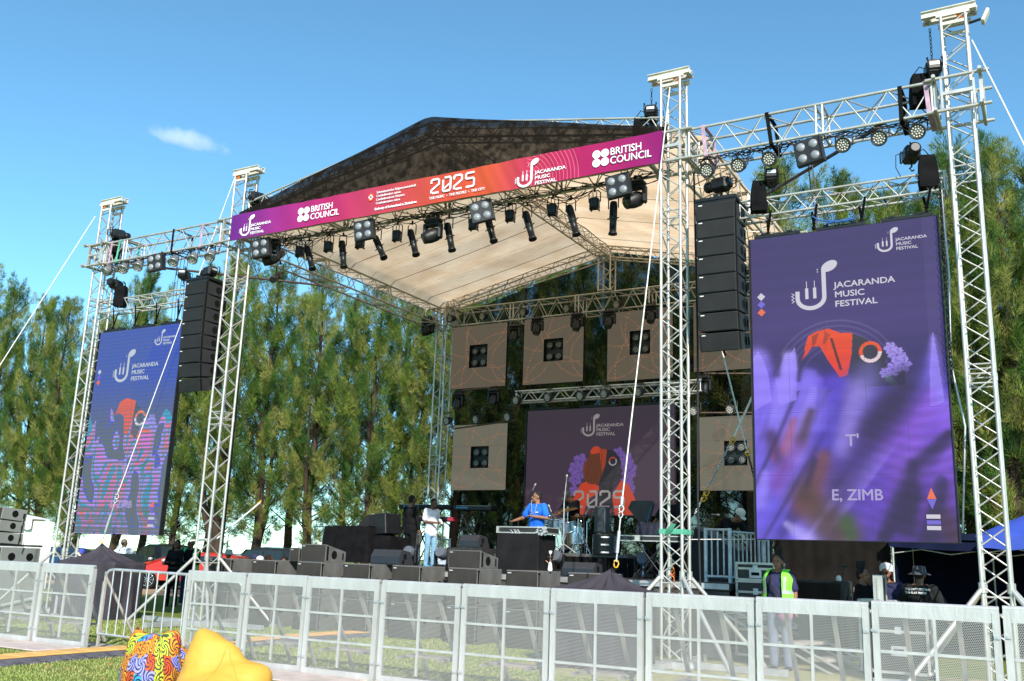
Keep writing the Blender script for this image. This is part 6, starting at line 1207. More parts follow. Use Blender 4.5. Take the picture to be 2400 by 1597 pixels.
# bare tube fence
t = thing('tube_fence', 'bare galvanised tube fence with upright bars between the two barrier groups', 'fence', (-12.4, 9.75, 0)); g = MB(); Lx = 2.0
g.path([V(.0, 0, .22), V(0, 0, .95), V(.02, 0, 1.05), V(.10, 0, 1.12), V(.2, 0, 1.135), V(Lx-.1, -.08, 1.12), V(Lx, -.1, 1.06), V(Lx+.02, -.1, .9), V(Lx+.02, -.1, .22)], .021, 8); g.tube((0, 0, .22), (Lx+.02, -.1, .20), .018); g.build('frame', STEEL, t); g = MB()
for k in range(1, 10): x = Lx*k/10; g.tube((x, -.1*k/10, .21), (x, -.1*k/10, 1.125), .0115, n=6)
g.build('upright_bars', STEEL, t); g = MB(); g.box((.03, .0, .55), (.035, .03, 1.1)); g.tube((.05, .0, 1.0), (.18, .6, .05), .022); g.box((.18, .62, .03), (.08, .1, .05)); g.build('foot', BAD, t)
# cable ramp
t = thing('cable_ramp', 'yellow topped black rubber cable ramp lying across the lawn', 'cable ramp', (-11.75, 6, 0)); g = MB(); h_ = MB()
for k in range(28):
    y = k*.36-.5; wob = .06*math.sin(k*.5); z = 0
    g.box((wob, y+.17, .028), (.58, .345, .05), bev=.012)
    for s in (-1, 1): g.prism([V(wob+s*.29, y, .004), V(wob+s*.46, y, .004), V(wob+s*.29, y, .05)], (0, .335, 0)); g.prism([V(wob+s*.31, y+.1, .05), V(wob+s*.44, y+.12, .02), V(wob+s*.44, y+.2, .02), V(wob+s*.31, y+.22, .05)], (0, 0, .008))
    h_.box((wob, y+.17, .064), (.40, .335, .022), bev=.006)
g.build('rubber_base', mat('grey_rubber', (.12, .115, .13), .8, 0, .2, 8), t); h_.build('yellow_lid', mat('yellow_lid', (.78, .42, .12), .6, 0, .12, 5), t)
# ---------------------------------------------------------------- bean bags
def swirl_mat():
    m = bpy.data.materials.new('swirl_print'); m.use_nodes = True; n = m.node_tree.nodes; l = m.node_tree.links; b = n['Principled BSDF']; b.inputs['Roughness'].default_value = .7; b.inputs['Specular IOR Level'].default_value = .2
    tc = n.new('ShaderNodeTexCoord'); vo = n.new('ShaderNodeTexVoronoi'); vo.voronoi_dimensions = '2D'; vo.inputs['Scale'].default_value = 5.4; vo.inputs['Randomness'].default_value = .55
    uv = n.new('ShaderNodeUVMap'); uv.uv_map = 'cloth'; l.new(uv.outputs[0], vo.inputs['Vector'])
    # spiral: angle round the cell centre + distance
    sc2 = n.new('ShaderNodeVectorMath'); sc2.operation = 'SCALE'; sc2.inputs['Scale'].default_value = 5.4; l.new(uv.outputs[0], sc2.inputs[0])
    sc3 = n.new('ShaderNodeVectorMath'); sc3.operation = 'SCALE'; sc3.inputs['Scale'].default_value = 5.4; l.new(vo.outputs['Position'], sc3.inputs[0])
    sb = n.new('ShaderNodeVectorMath'); sb.operation = 'SUBTRACT'; l.new(sc2.outputs[0], sb.inputs[0]); l.new(sc3.outputs[0], sb.inputs[1]); sp = n.new('ShaderNodeSeparateXYZ'); l.new(sb.outputs[0], sp.inputs[0])
    def M_(op, a, v=None, bb=None):
        x = n.new('ShaderNodeMath'); x.operation = op; l.new(a, x.inputs[0])
        if v is not None: x.inputs[1].default_value = v
        if bb is not None: l.new(bb, x.inputs[1])
        return x.outputs[0]
    ang = M_('ARCTAN2', sp.outputs['Y'], bb=sp.outputs['X']); d = M_('MULTIPLY', vo.outputs['Distance'], 20); s = M_('SINE', M_('ADD', M_('MULTIPLY', ang, 6), bb=d)); line = M_('GREATER_THAN', s, .12)
    edge = M_('GREATER_THAN', vo.outputs['Distance'], .74); core = M_('LESS_THAN', vo.outputs['Distance'], .07)
    dark = M_('MAXIMUM', M_('MULTIPLY', line, .92), bb=core)
    rp = n.new('ShaderNodeValToRGB'); rp.color_ramp.interpolation = 'CONSTANT'; e = rp.color_ramp.elements; cs = [(.85, .30, .02), (.55, .62, .05), (.03, .35, .62), (.30, .30, .75), (.75, .10, .02), (.30, .50, .02), (.85, .45, .05)]
    e[0].color = (*cs[0], 1); e[1].position = .95; e[1].color = (*cs[6], 1)
    for k in range(1, 6): x = e.new(k/6.3+.1); x.color = (*cs[k], 1)
    wn_ = n.new('ShaderNodeTexWhiteNoise'); wn_.noise_dimensions = '3D'; l.new(vo.outputs['Color'], wn_.inputs['Vector']); l.new(wn_.outputs['Value'], rp.inputs[0])
    mx = n.new('ShaderNodeMixRGB'); mx.inputs[2].default_value = (.015, .02, .03, 1); l.new(dark, mx.inputs[0]); l.new(rp.outputs[0], mx.inputs[1])
    m2 = n.new('ShaderNodeMixRGB'); m2.inputs[2].default_value = (.45, .05, .02, 1); l.new(M_('MULTIPLY', edge, .9), m2.inputs[0]); l.new(mx.outputs[0], m2.inputs[1])
    l.new(m2.outputs[0], b.inputs['Base Color']); nz = n.new('ShaderNodeTexNoise'); nz.inputs['Scale'].default_value = 9; bp = n.new('ShaderNodeBump'); bp.inputs['Strength'].default_value = .4; bp.inputs['Distance'].default_value = .03; l.new(tc.outputs['Object'], nz.inputs['Vector']); l.new(nz.outputs['Fac'], bp.inputs['Height']); l.new(bp.outputs[0], b.inputs['Normal']); return m
def bag(name, label, loc, rz, fn, m, nu=72, nv=44, uvs=(2.6, 1.0)):
    g = MB(); g.grid(nu, nv, fn); o = g.build(name, m); o.location = loc; o.rotation_euler = (0, 0, rz); uv = o.data.uv_layers.new(name='cloth'); 
    vi = np.zeros(len(o.data.loops), int); o.data.loops.foreach_get('vertex_index', vi); U = (vi % (nu+1))/nu*uvs[0]; Vv = (vi//(nu+1))/nv*uvs[1]; uv.data.foreach_set('uv', np.stack([U, Vv], 1).ravel().astype(np.float32))
    for k in range(4):
        s_ = MB(); s_.path([fn(.07+.25*k, j/40)*1.004 for j in range(40)], .005, 5); s_.build('seam', m, o)
    return tag(o, label, 'bean bag', 'bean bags on the lawn')
from mathutils import noise as mn
def cap_mesh(mb, a, b, ra, rb, n=10):
    a = Vector(a); b = Vector(b); ax = (b-a)
    if ax.length < 1e-5: return mb.ell(a, ra, n=n, m=6)
    ax.normalize(); pr = []; L = (b-a).length
    for k in range(4): t = math.pi/2*k/4; pr.append((ra*math.sin(t)+1e-4, -ra*math.cos(t)))
    pr.append((ra, 0)); pr.append((rb, L))
    for k in range(1, 5): t = math.pi/2*k/4; pr.append((rb*math.cos(t)+1e-4, L+rb*math.sin(t)))
    mb.lathe(a, ax, pr, n); return mb
def blob(prims, name, m, parent, vox=.012, smooth=3):
    """prims: ('c', a, b, ra, rb) capsules or ('e', centre, radii, rot) ellipsoids, fused into one skin"""
    mb = MB()
    for p in prims:
        if p[0] == 'c': cap_mesh(mb, p[1], p[2], p[3], p[4])
        else: mb.ell(p[1], p[2], p[3] if len(p) > 3 else None, n=14, m=10)
    o = mb.build(name, m, parent)
    md = o.modifiers.new('r', 'REMESH'); md.mode = 'VOXEL'; md.voxel_size = vox; md.use_smooth_shade = True
    if smooth: ms = o.modifiers.new('s', 'SMOOTH'); ms.iterations = smooth; ms.factor = .5
    bpy.context.view_layer.update(); dg = bpy.context.evaluated_depsgraph_get(); me = bpy.data.meshes.new_from_object(o.evaluated_get(dg)); me.name = name
    o.modifiers.clear(); old = o.data; o.data = me; bpy.data.meshes.remove(old)
    for p in me.polygons: p.use_smooth = True
    return o
def sack(w, d, h, topfn, seed, pinch=.25):
    def fn(u, v):
        a = 2*math.pi*u; c, s = math.cos(a), math.sin(a); z = v
        prof = (min(1, z/.10)**.5 if z < .10 else 1)*(1.0-.10*z) if z < .78 else (.922*(1-((z-.78)/.22)**2.2))
        prof = max(prof, 0); k = (abs(c)**2.6+abs(s)**2.6)**(-1/2.6); p = V(c*k*w/2*prof, s*k*d/2*prof, 0)
        hh = topfn(p.x/(w/2), p.y/(d/2)); p.z = hh*(1-(1-z)**1.25 if z > .5 else z*1.16)
        q = p*3.2+V(seed, 0, 0); nrm = V(c, s, .2); p += nrm*(.016*mn.noise(q)+.006*mn.noise(q*3.1)+.006*math.sin(p.z*26+3*mn.noise(p*4))*math.sin(min(1, z*1.3)*math.pi))
        return p
    return fn
def top1(x, y): return .80+.07*math.exp(-((x+.62)/.22)**2)+.05*math.exp(-((x-.55)/.25)**2)-.05*math.exp(-((x+.15)/.22)**2)
def soft_bag(label, loc, rz, prims, m, seed, wr=.010, uvs=2.6):
    o = blob(prims, 'bean_bag', m, None, vox=.022, smooth=26); o.location = loc; o.rotation_euler = (0, 0, rz); me = o.data
    ms = o.modifiers.new('s', 'SUBSURF'); ms.levels = 1; bpy.context.view_layer.update(); me = bpy.data.meshes.new_from_object(o.evaluated_get(bpy.context.evaluated_depsgraph_get())); o.modifiers.clear(); o.data = me; me.name = 'bean_bag'
    n = len(me.vertices); co = np.zeros(n*3); me.vertices.foreach_get('co', co); co = co.reshape(-1, 3); no = np.zeros(n*3); me.vertices.foreach_get('normal', no); no = no.reshape(-1, 3)
    for k in range(n):
        p = co[k]; f = mn.noise(Vector((p[0]*3+seed, p[1]*3, p[2]*9)))*wr+mn.noise(Vector((p[0]*9+seed, p[1]*9, p[2]*22)))*wr*.45+abs(mn.noise(Vector((p[0]*4+seed+p[2]*5, p[1]*4, p[2]*6-p[0]*4))))*-wr*.45
        co[k] += no[k]*f
    co[:, 2] = np.maximum(co[:, 2], .004); me.vertices.foreach_set('co', co.ravel()); me.update()
    for p in me.polygons: p.use_smooth = True
    uv = me.uv_layers.new(name='cloth'); U = np.zeros((len(me.loops), 2), np.float32)
    for p in me.polygons:
        a0 = None
        for li in p.loop_indices:
            c = co[me.loops[li].vertex_index]; a = math.atan2(c[1], c[0])/(2*math.pi)
            if a0 is None: a0 = a
            elif a-a0 > .5: a -= 1
            elif a-a0 < -.5: a += 1
            U[li] = (a*uvs, c[2]*1.25)
    uv.data.foreach_set('uv', U.ravel()); return tag(o, label, 'bean bag', 'bean bags on the lawn')
def seam_on(o, ang, m):
    """a stitched seam running up the bag at one angle round it"""
    me = o.data; best = {}
    for v in me.vertices:
        c = v.co; d = abs((math.atan2(c.y, c.x)-ang+math.pi) % (2*math.pi)-math.pi)
        if d < .12 and c.z > .03:
            k = round(c.z/.03)
            if k not in best or d < best[k][0]: best[k] = (d, c.copy(), v.normal.copy())
    P = [best[k][1]+best[k][2]*.0015 for k in sorted(best)]
    if len(P) > 3: g = MB(); g.path(P, .004, 5); g.build('seam', m, o)
SW = swirl_mat(); YB = mat('yellow_canvas', (.66, .34, .05), .6, 0, .05, 3, .30, 16, spec=.3, stretch=(.7, .7, 2.0)); YS = mat('yellow_seam', (.60, .32, .06), .7)
b1 = soft_bag('bean bag covered in multicoloured swirl print cloth', (at(352, 1597, 7.05).x, 7.05, 0), R(28), [('e', (0, 0, .24), (.37, .35, .26)), ('c', (-.22, 0, .25), (-.20, .0, .52), .15, .12), ('c', (.20, 0, .25), (.18, .02, .52), .16, .12), ('c', (-.24, .02, .55), (-.22, .0, .66), .08, .035), ('c', (.24, .02, .52), (.26, .02, .60), .09, .05), ('e', (0, .02, .47), (.26, .22, .14)), ('e', (0, 0, .1), (.36, .34, .10))], SW, 2.0, .010, 3.4)
b1.scale = (.84, .9, 1.03)
b2 = soft_bag('yellow bean bag seat with a raised back and lower front', (at(527, 1597, 6.75).x, 6.75, 0), R(29), [('e', (-.04, 0, .20), (.42, .38, .21)), ('c', (-.20, .06, .25), (-.21, .10, .54), .27, .19), ('c', (-.24, .10, .56), (-.27, .10, .67), .15, .095), ('c', (-.20, .08, .58), (-.02, .06, .55), .13, .10), ('c', (.0, .06, .48), (.06, .04, .46), .14, .11), ('c', (.08, .0, .24), (.24, .0, .29), .26, .20), ('c', (.28, .02, .32), (.34, .02, .37), .13, .09), ('e', (.0, 0, .08), (.46, .40, .09))], YB, 6.0, .010)
b3 = soft_bag('small bit of a second swirl print bean bag between the two front bags', (at(395, 1560, 8.0).x, 8.0, 0), R(10), [('e', (0, 0, .2), (.28, .26, .22))], SW, 9.0, .010, 2.0)
for o_, m_ in ((b1, SW), (b2, YS)):
    for an in (-1.9, -.9, .8, 2.4): seam_on(o_, an, m_)
g = MB(); p = at(428, 1530, 7.7); g.box((0, 0, 0), (.06, .015, .09), Matrix.Rotation(R(-20), 3, 'Y')); o = g.build('cloth_tag', WHITE); o.parent = bpy.data.objects['bean_bag.002']; o.location = (.12, -.2, .36)
# ---------------------------------------------------------------- speaker stack at the far left
LSP = mat('light_speaker', (.20, .205, .19), .7, 0, .08, 3)
def sidebox(pxr, pxb, pyt, pyb, w, label, ports, pitch=0.0, Y=13.4, name='side_speaker'):
    """box whose right flank faces the camera: pxr = its front right edge, pxb = its back right edge"""
    p = at(pxr, pyb, Y); h = at(pxr, pyt, Y).z-p.z; d = atX(pxb, pyb, p.x).y-Y; t = thing(name, label, 'loudspeaker', (p.x, Y, p.z), 0, 'grey speakers stacked at the left edge'); t.rotation_euler = (pitch, 0, 0)
    g = MB(); g.box((-w/2, d/2, h/2), (w, d, h), bev=.01); g.build('cabinet', LSP, t); g = MB(); g.box((-w/2, -.006, h/2), (w-.03, .014, h-.03)); g.build('grille', BOXF, t); g = MB()
    for y, z in ports: g.lathe((.0, d*y, h*z), (1, 0, 0), [(min(.09, h*.3), 0), (min(.085, h*.28), .006)], 16)
    if len(ports) == 1: g.box((0, d*.88, h*.45), (.012, .04, h*.42))
    g.build('side_port', HOLE, t); return t
sidebox(2, 62, 1188, 1216, .7, 'topmost tilted grey speaker of the pile at the left edge', [(.52, .55)], R(-4)); sidebox(-4, 57, 1218, 1244, .7, 'second grey speaker from the top of the pile at the left edge', [(.52, .55)], R(-3)); sidebox(-9, 52, 1247, 1273, .7, 'third grey speaker from the top of the pile at the left edge', [(.52, .55)], R(-2))
sidebox(-20, 74, 1282, 1440, .9, 'large grey speaker cabinet under the pile at the left edge', [(.28, .86), (.74, .86)])
g = MB(); a = at(10, 1278, 13.65); g.box((a.x-.5, 13.9, a.z), (1.3, 1.2, .04)); tag(g.build('black_tray', BLK, org=(a.x, 13.9, a.z)), 'black tray between the big grey cabinet and the tilted speakers', 'tray')
tube_thing('support_rod', 'thin black rod propping the tilted speakers at the left edge', 'rod', [at(60, 1205, 13.65), at(43, 1276, 13.65)], .014, BLKM)
# white marquee
t = thing('white_tent', 'white marquee with scalloped valance behind the grey speakers', 'tent', (-32.4, 21.2, 0)); WT = mat('white_canvas', (.80, .79, .76), .7, 0, .04, 1, .15, 5); g = MB(); x1 = at(78, 1240, 21).x+32.4; td = atX(112, 1250, x1-32.4).y-21.0
g.grid(60, 8, lambda u, v: V(-5+(x1+5)*u, -.2+.04*math.sin(u*90)*(1-v), 2.25*v)); g.grid(30, 4, lambda u, v: V(x1, -.2+(td+.2)*u, 2.25*v)); g.build('walls', WT, t); g = MB(); g.grid(10, 10, lambda u, v: V(-5+(x1+5.05)*u, -.3+(td+.3)*v, 2.3+.45*min(1-u, v*1.0, 1-v)*2)); g.build('roof', WT, t); g = MB(); g.grid(80, 2, lambda u, v: V(-5+(x1+5.05)*u, -.32, 2.32-(.28+.10*abs(math.sin(u*34)))*(1-v))); g.build('valance', WT, t); g = MB(); P = []
for k in range(17): a = math.pi*k/16; P.append(V(x1-1.1-.75*math.cos(a), -.26, 1.35+.62*math.sin(a)))
P += [V(x1-.35, -.26, .3), V(x1-1.85, -.26, .3)]; g.prism(P, (0, .01, 0)); g.build('arched_window', mat('tent_window', (.50, .49, .46), .5), t)
# white dish-like umbrella and box behind
g = MB(); a = at(290, 1299, 19); g.ell((0, 0, 0), (.32, .32, .22), n=24, m=14); o = g.build('white_umbrella', WHITE); o.location = (a.x, 19, a.z-.02); tag(o, 'white domed umbrella showing above the grey cabinet left of the couple', 'umbrella'); tube_thing('umbrella_pole', 'pole of the white domed umbrella', 'pole', [V(a.x, 19, 0), V(a.x, 19, a.z)], .02, STEEL)
sidebox(255, 325, 1297, 1415, .9, 'grey speaker cabinet behind the black cloth left of the couple', [(.55, .25), (.2, .3)], 0, 16.6, 'rear_speaker')
tube_thing('foot_tube', 'long pale tube lying low behind the left barriers', 'tube', [at(0, 1421, 13.2), at(82, 1402, 13.2)], .04, ALU)
# ---------------------------------------------------------------- cars
def car(label, loc, rz, body, kind='suv', plate=False):
    t = thing('parked_car', label, 'car', loc, rz, 'cars parked beyond the dirt'); L, Wd = (4.5, 1.85); H = 1.68 if kind == 'suv' else 1.40
    # length along x (front +x), profile in x-z
    prof = [(-2.2, .35), (-2.25, .75), (-2.15, 1.02), (-1.75, H-.10), (-1.1, H), (.3, H), (.75, H-.12), (1.35, 1.02), (2.05, .88), (2.25, .62), (2.25, .33)]
    g = MB(); rows = []; ys = [-.92, -.86, -.70, 0, .70, .86, .92]
    for y in ys:
        k = abs(y)/.92
        for x, z in prof: zz = z if z < 1.03 else 1.02+(z-1.02)*(1-(k**6)*.25); yy = y*(1-.17*max(0, (z-1.0)/(H-1.0))) ; rows.append(V(x*(1-.04*k**4), yy, zz))
    n = len(prof); fs = []
    for i in range(len(ys)-1):
        for j in range(n-1): fs.append((i*n+j, i*n+j+1, (i+1)*n+j+1, (i+1)*n+j))
        fs.append((i*n+n-1, i*n, (i+1)*n, (i+1)*n+n-1))
    fs += [tuple(range(n)), tuple(range((len(ys)-1)*n+n-1, (len(ys)-1)*n-1, -1))]; g.add(rows, fs, 0, False); g.build('body', body, t)
    GL = mat('car_glass', (.02, .03, .032), .05, 0, .1); g = MB()
    for s in (-1, 1):
        y = s*.86; g.prism([V(-1.5, y, 1.06), V(-.35, y, 1.06), V(-.35, s*.79, H-.14), V(-1.25, s*.79, H-.14)], (0, .012*s, 0)); g.prism([V(-.28, y, 1.06), V(1.0, y, 1.06), V(.55, s*.79, H-.16), V(-.28, s*.79, H-.14)], (0, .012*s, 0))
    g.prism([V(1.34, -.70, 1.04), V(1.34, .70, 1.04), V(.80, .62, H-.13), V(.80, -.62, H-.13)], (.02, 0, .02)); g.prism([V(-2.13, -.68, 1.08), V(-2.13, .68, 1.08), V(-1.80, .62, H-.18), V(-1.80, -.62, H-.18)], (-.02, 0, .015)); g.build('window_glass', GL, t)
    for x in (-1.38, 1.42):
        for s in (-1, 1):
            g = MB(); g.lathe((x, s*.93, .34), (0, -s, 0), [(.33, 0), (.34, .03), (.34, .22), (.3, .24)], 24); w = g.build('wheel', mat('tyre', (.012, .012, .012), .85), t); g = MB(); g.lathe((x, s*.935, .34), (0, s, 0), [(.05, .012), (.06, .012)], 12)
            for k in range(10): a = k*math.pi/5; g.tube((x+.05*math.cos(a), s*.94, .34+.05*math.sin(a)), (x+.23*math.cos(a), s*.94, .34+.23*math.sin(a)), .015, n=5)
            g.path([V(x+.23*math.cos(k*math.pi/12), s*.94, .34+.23*math.sin(k*math.pi/12)) for k in range(24)], .014, 5, closed=True); g.build('rim', CHROME, w)
    g = MB(); 
    for s in (-1, 1): g.ell((2.13, s*.68, .72), (.12, .18, .09), n=10, m=6); g.ell((.85, s*1.0, 1.05), (.10, .10, .07), n=10, m=6)
    g.build('headlight', mat('lamp_glass', (.5, .5, .5), .1, .3), t); g = MB(); g.box((2.255, 0, .52), (.02, 1.1, .16)); g.box((2.24, 0, .36), (.03, 1.6, .06)); g.build('grille', BLK, t)
    if plate: g = MB(); g.box((2.275, 0, .50), (.012, .48, .12)); g.build('number_plate', mat('yellow_plate', (.75, .50, .03), .5), t)
    return t
CB = mat('black_car_paint', (.010, .012, .018), .12, .2, .1, spec=.6); CRD = mat('red_car_paint', (.50, .035, .02), .18, .1, .08, spec=.6); CBL = mat('blue_car_paint', (.02, .07, .16), .15, .3, .1)
car('black SUV parked behind the woman in black', (-33.2, 29.2, 0), R(-25), CB); car('bright red car with yellow number plate parked behind the couple', (-28.6, 26.5, 0), R(205), CRD, 'sedan', True)
car('dark blue car seen behind the leftmost tower', (-37.5, 27.5, 0), R(10), CBL, 'sedan'); car('dark grey car just right of the couple behind the tower left of the banner', (-27.2, 29.0, 0), R(180), mat('grey_car_paint', (.03, .035, .04), .2, .3, .1), 'suv')
# wire fence far away
t = thing('wire_fence', 'thin wire fence with leaning posts far behind the trees', 'fence', (-40, 44, 0)); g = MB()
for k in range(24): g.tube((-45+5*k, 0, 0), (-45+5*k, 0, 2.5), .04, n=5)
g.build('posts', ALUD, t); g = MB()
for z in (.6, 1.0, 1.4, 1.8, 2.1, 2.3): g.tube((-45, 0, z), (75, 0, z), .008, n=4)
g.build('wires', ALUD, t)
# ---------------------------------------------------------------- trees
LEAFM = []
def leaf_mat(name, c1, c2):
    m = bpy.data.materials.new(name); m.use_nodes = True; n = m.node_tree.nodes; l = m.node_tree.links; n.clear(); o = n.new('ShaderNodeOutputMaterial'); d = n.new('ShaderNodeBsdfDiffuse'); t = n.new('ShaderNodeBsdfTranslucent'); mx = n.new('ShaderNodeMixShader'); mx.inputs[0].default_value = .35
    tc = n.new('ShaderNodeTexCoord'); z = n.new('ShaderNodeTexNoise'); z.inputs['Scale'].default_value = .9; z.inputs['Detail'].default_value = 4; l.new(tc.outputs['Object'], z.inputs['Vector']); rp = n.new('ShaderNodeValToRGB'); rp.color_ramp.elements[0].position = .36; rp.color_ramp.elements[0].color = (*c1, 1); rp.color_ramp.elements[1].position = .66; rp.color_ramp.elements[1].color = (*c2, 1); l.new(z.outputs['Fac'], rp.inputs[0])
    l.new(rp.outputs[0], d.inputs[0]); l.new(rp.outputs[0], t.inputs[0]); l.new(d.outputs[0], mx.inputs[1]); l.new(t.outputs[0], mx.inputs[2]); l.new(mx.outputs[0], o.inputs[0]); return m
LM = [leaf_mat('needle_olive', (.085, .15, .03), (.31, .36, .075)), leaf_mat('needle_green', (.032, .088, .028), (.14, .24, .05)), leaf_mat('needle_brownish', (.13, .165, .045), (.40, .39, .11))]
BARK = mat('bark', (.060, .042, .030), .95, 0, .25, 5, .8, 12, stretch=(1, 1, .25))
def conifer(seed, H=15.0, RAD=2.5, base=2.2, dens=1.0, lm=0):
    rng = np.random.default_rng(seed); rr = random.Random(seed)
    t = thing('tree', 'x', 'tree', (0, 0, 0), 0, 'feathery evergreen trees behind the stage'); g = MB(); P = []; x = y = 0.0
    for k in range(15): z = H*.95*k/14; P.append(V(x, y, z)); x += rr.uniform(-.12, .12); y += rr.uniform(-.12, .12)
    rad = [.23*(1-.93*k/14)+.012 for k in range(15)]; g.path(P, rad, 8)
    if seed % 2: g.path([P[1], P[3]+V(.5, .2, 0), P[6]+V(.9, .4, 0), P[9]+V(1.1, .5, 0)], [.15, .12, .08, .03], 7)
    def trunk(z): f = max(0, min(13.999, z/(H*.95)*14)); i = int(f); return P[i].lerp(P[i+1], f-i)
    tv = []; 
    br = MB(); nb = int(140*dens); tips = []
    for b in range(nb):
        u = (b+.5)/nb; z = base+(H-base)*(u**.92)-.3; prof = (RAD*1.12*(1-u)**.82*(.55+.45*min(1, u*5+.15))+.16); ln = prof*rr.uniform(.30, 1.10)*(1.45 if rr.random() < .16 else 1)*(1 if u < .9 else .7); az = b*2.4+rr.uniform(-.5, .5)
        up = rr.uniform(.35, .95)+(.5*u); a = trunk(z); d = V(math.cos(az), math.sin(az), up).normalized(); pts = [a]
        for s in range(1, 5): pts.append(a+d*(ln*1.35*s/4)+V(0, 0, ln*.10*(s/4)**2)+V(rr.uniform(-.06, .06), rr.uniform(-.06, .06), 0))
        if b % 2 == 0: br.path(pts, [.045*(1-u*.6), .035*(1-u*.6), .022, .014, .006], 4)
        tips.append((pts, ln, u))
    for b in range(11):
        z = rr.uniform(.8, base+1.6); az = rr.uniform(0, 6.28); a = trunk(z+1.2); ln = rr.uniform(.5, 1.7); d = V(math.cos(az), math.sin(az), rr.uniform(-.55, .15)); pts = [a+d*(ln*s/4)+V(0, 0, -.10*(s/4)**2*ln) for s in range(5)]; br.path(pts, [.022, .018, .014, .01, .005], 4); tips.append((pts, ln*.8, 0.0))
    g2 = g; g2.add(br.v, br.f, 0, True)
    # dead lower branches
    for b in range(14):
        z = rr.uniform(.9, base+2.0); az = rr.uniform(0, 6.28); a = trunk(z); e = a+V(math.cos(az), math.sin(az), rr.uniform(-.1, .6))*rr.uniform(.6, 2.0); g.path([a, a.lerp(e, .5)+V(0, 0, .12), e], [.025, .015, .005], 4)
    g.build('trunk', BARK, t)
    # plumes of needles: each branch carries a few upswept feathery plumes
    A = []; MI = []
    for pts, ln, u in tips:
        for c in range(1+int(ln*1.35)):
            f = rng.uniform(.35, 1.0)*4 if c else 3.9; i = min(3, int(f)); q = np.array(pts[i].lerp(pts[i+1], f-i)); q += rng.normal(0, .10, 3)
            dirb = np.array((pts[4]-pts[0]).normalized()); cd = dirb*rng.uniform(.3, .8)+np.array([0, 0, rng.uniform(.35, 1.0)])+rng.normal(0, .22, 3); cd /= np.linalg.norm(cd); L = rng.uniform(.6, 1.5)*(.75+.25*min(1, ln)); rad = rng.uniform(.11, .24)
            n = int(195*L*dens); tt = rng.random(n); a = rng.random(n)*6.283; e1 = np.cross(cd, [.3, .5, .8]); e1 /= np.linalg.norm(e1); e2 = np.cross(cd, e1)
            rr_ = rad*np.sqrt(rng.random(n))*np.sin(np.pi*(.12+.88*tt))**.7; rv = e1*np.cos(a)[:, None]+e2*np.sin(a)[:, None]
            root = q+cd*((tt-.25)*L)[:, None]+rv*rr_[:, None]; nd = cd*.85+rv*.55+rng.normal(0, .22, (n, 3)); nd[:, 2] -= .12; nd /= np.linalg.norm(nd, axis=1)[:, None]; nl = rng.uniform(.14, .30, n)[:, None]
            w = np.cross(nd, rng.normal(0, 1, (n, 3))); w /= np.linalg.norm(w, axis=1)[:, None]+1e-9; w *= .0105
            A.append(np.stack([root-w, root+w, root+nd*nl], 1)); MI.append(np.full(n, rng.choice([0, 0, 1, 1, 2])))
    T = np.concatenate(A).reshape(-1, 3); N = len(T)//3; me = bpy.data.meshes.new('crown'); me.vertices.add(N*3); me.vertices.foreach_set('co', T.ravel()); me.loops.add(N*3); me.loops.foreach_set('vertex_index', np.arange(N*3)); me.polygons.add(N); me.polygons.foreach_set('loop_start', np.arange(N)*3); me.polygons.foreach_set('loop_total', np.full(N, 3)); me.update(); [me.materials.append(LM[(lm+z_) % 3]) for z_ in range(3)]; me.polygons.foreach_set('material_index', np.concatenate(MI)); me.update(); o = bpy.data.objects.new('crown', me); COL.objects.link(o); o.parent = t
    return t
protos = [(conifer(11, 15.6, 2.5, 2.6, 1.0, 0), []), (conifer(12, 14.8, 2.8, 2.0, 1.0, 1), []), (conifer(14, 16.2, 2.3, 3.2, 1.0, 2), []), (conifer(17, 15.2, 2.7, 2.4, 1.0, 0), []), (conifer(23, 15.6, 2.4, 2.8, 1.0, 1), [])]
tr = []   # x in photo of the trunk, distance, height scale, kind
for px, py, Y, k in ((-60, 660, 32, 1), (40, 655, 32, 0), (165, 650, 31, 2), (110, 720, 37, 1), (250, 720, 36, 4), (340, 672, 33, 3), (215, 800, 30.5, 1), (400, 700, 38, 2), (455, 800, 31, 0), (545, 700, 34, 1), (575, 640, 31.5, 3), (660, 612, 31, 0), (722, 640, 34, 2), (775, 650, 31, 4), (840, 680, 32, 1), (900, 650, 31, 0), (950, 700, 34, 3), (1010, 660, 32, 2), (1085, 640, 32, 4), (1150, 600, 34, 1), (1230, 610, 32, 3), (1310, 590, 33, 0), (1375, 570, 34, 4), (1450, 560, 31.5, 1), (1530, 600, 34, 0), (1600, 520, 32, 2), (1680, 560, 34, 4), (1745, 520, 33, 1), (1845, 405, 31.5, 2), (1925, 500, 35, 0), (2010, 470, 33, 1), (2100, 440, 34, 3), (2170, 420, 32, 4), (2215, 365, 32, 0), (2290, 400, 35, 1), (2325, 390, 31, 4), (2390, 375, 33, 1), (2465, 370, 32, 3), (130, 900, 42, 4), (1180, 880, 40, 0), (2060, 700, 42, 4), (2250, 700, 42, 1), (-140, 700, 34, 3), (2540, 380, 34, 0)):
    p = at(px, py, Y); tr.append((p, Y, p.z, k, px))
adj = ['tall', 'slender', 'bushy', 'loose', 'broad']; where = []
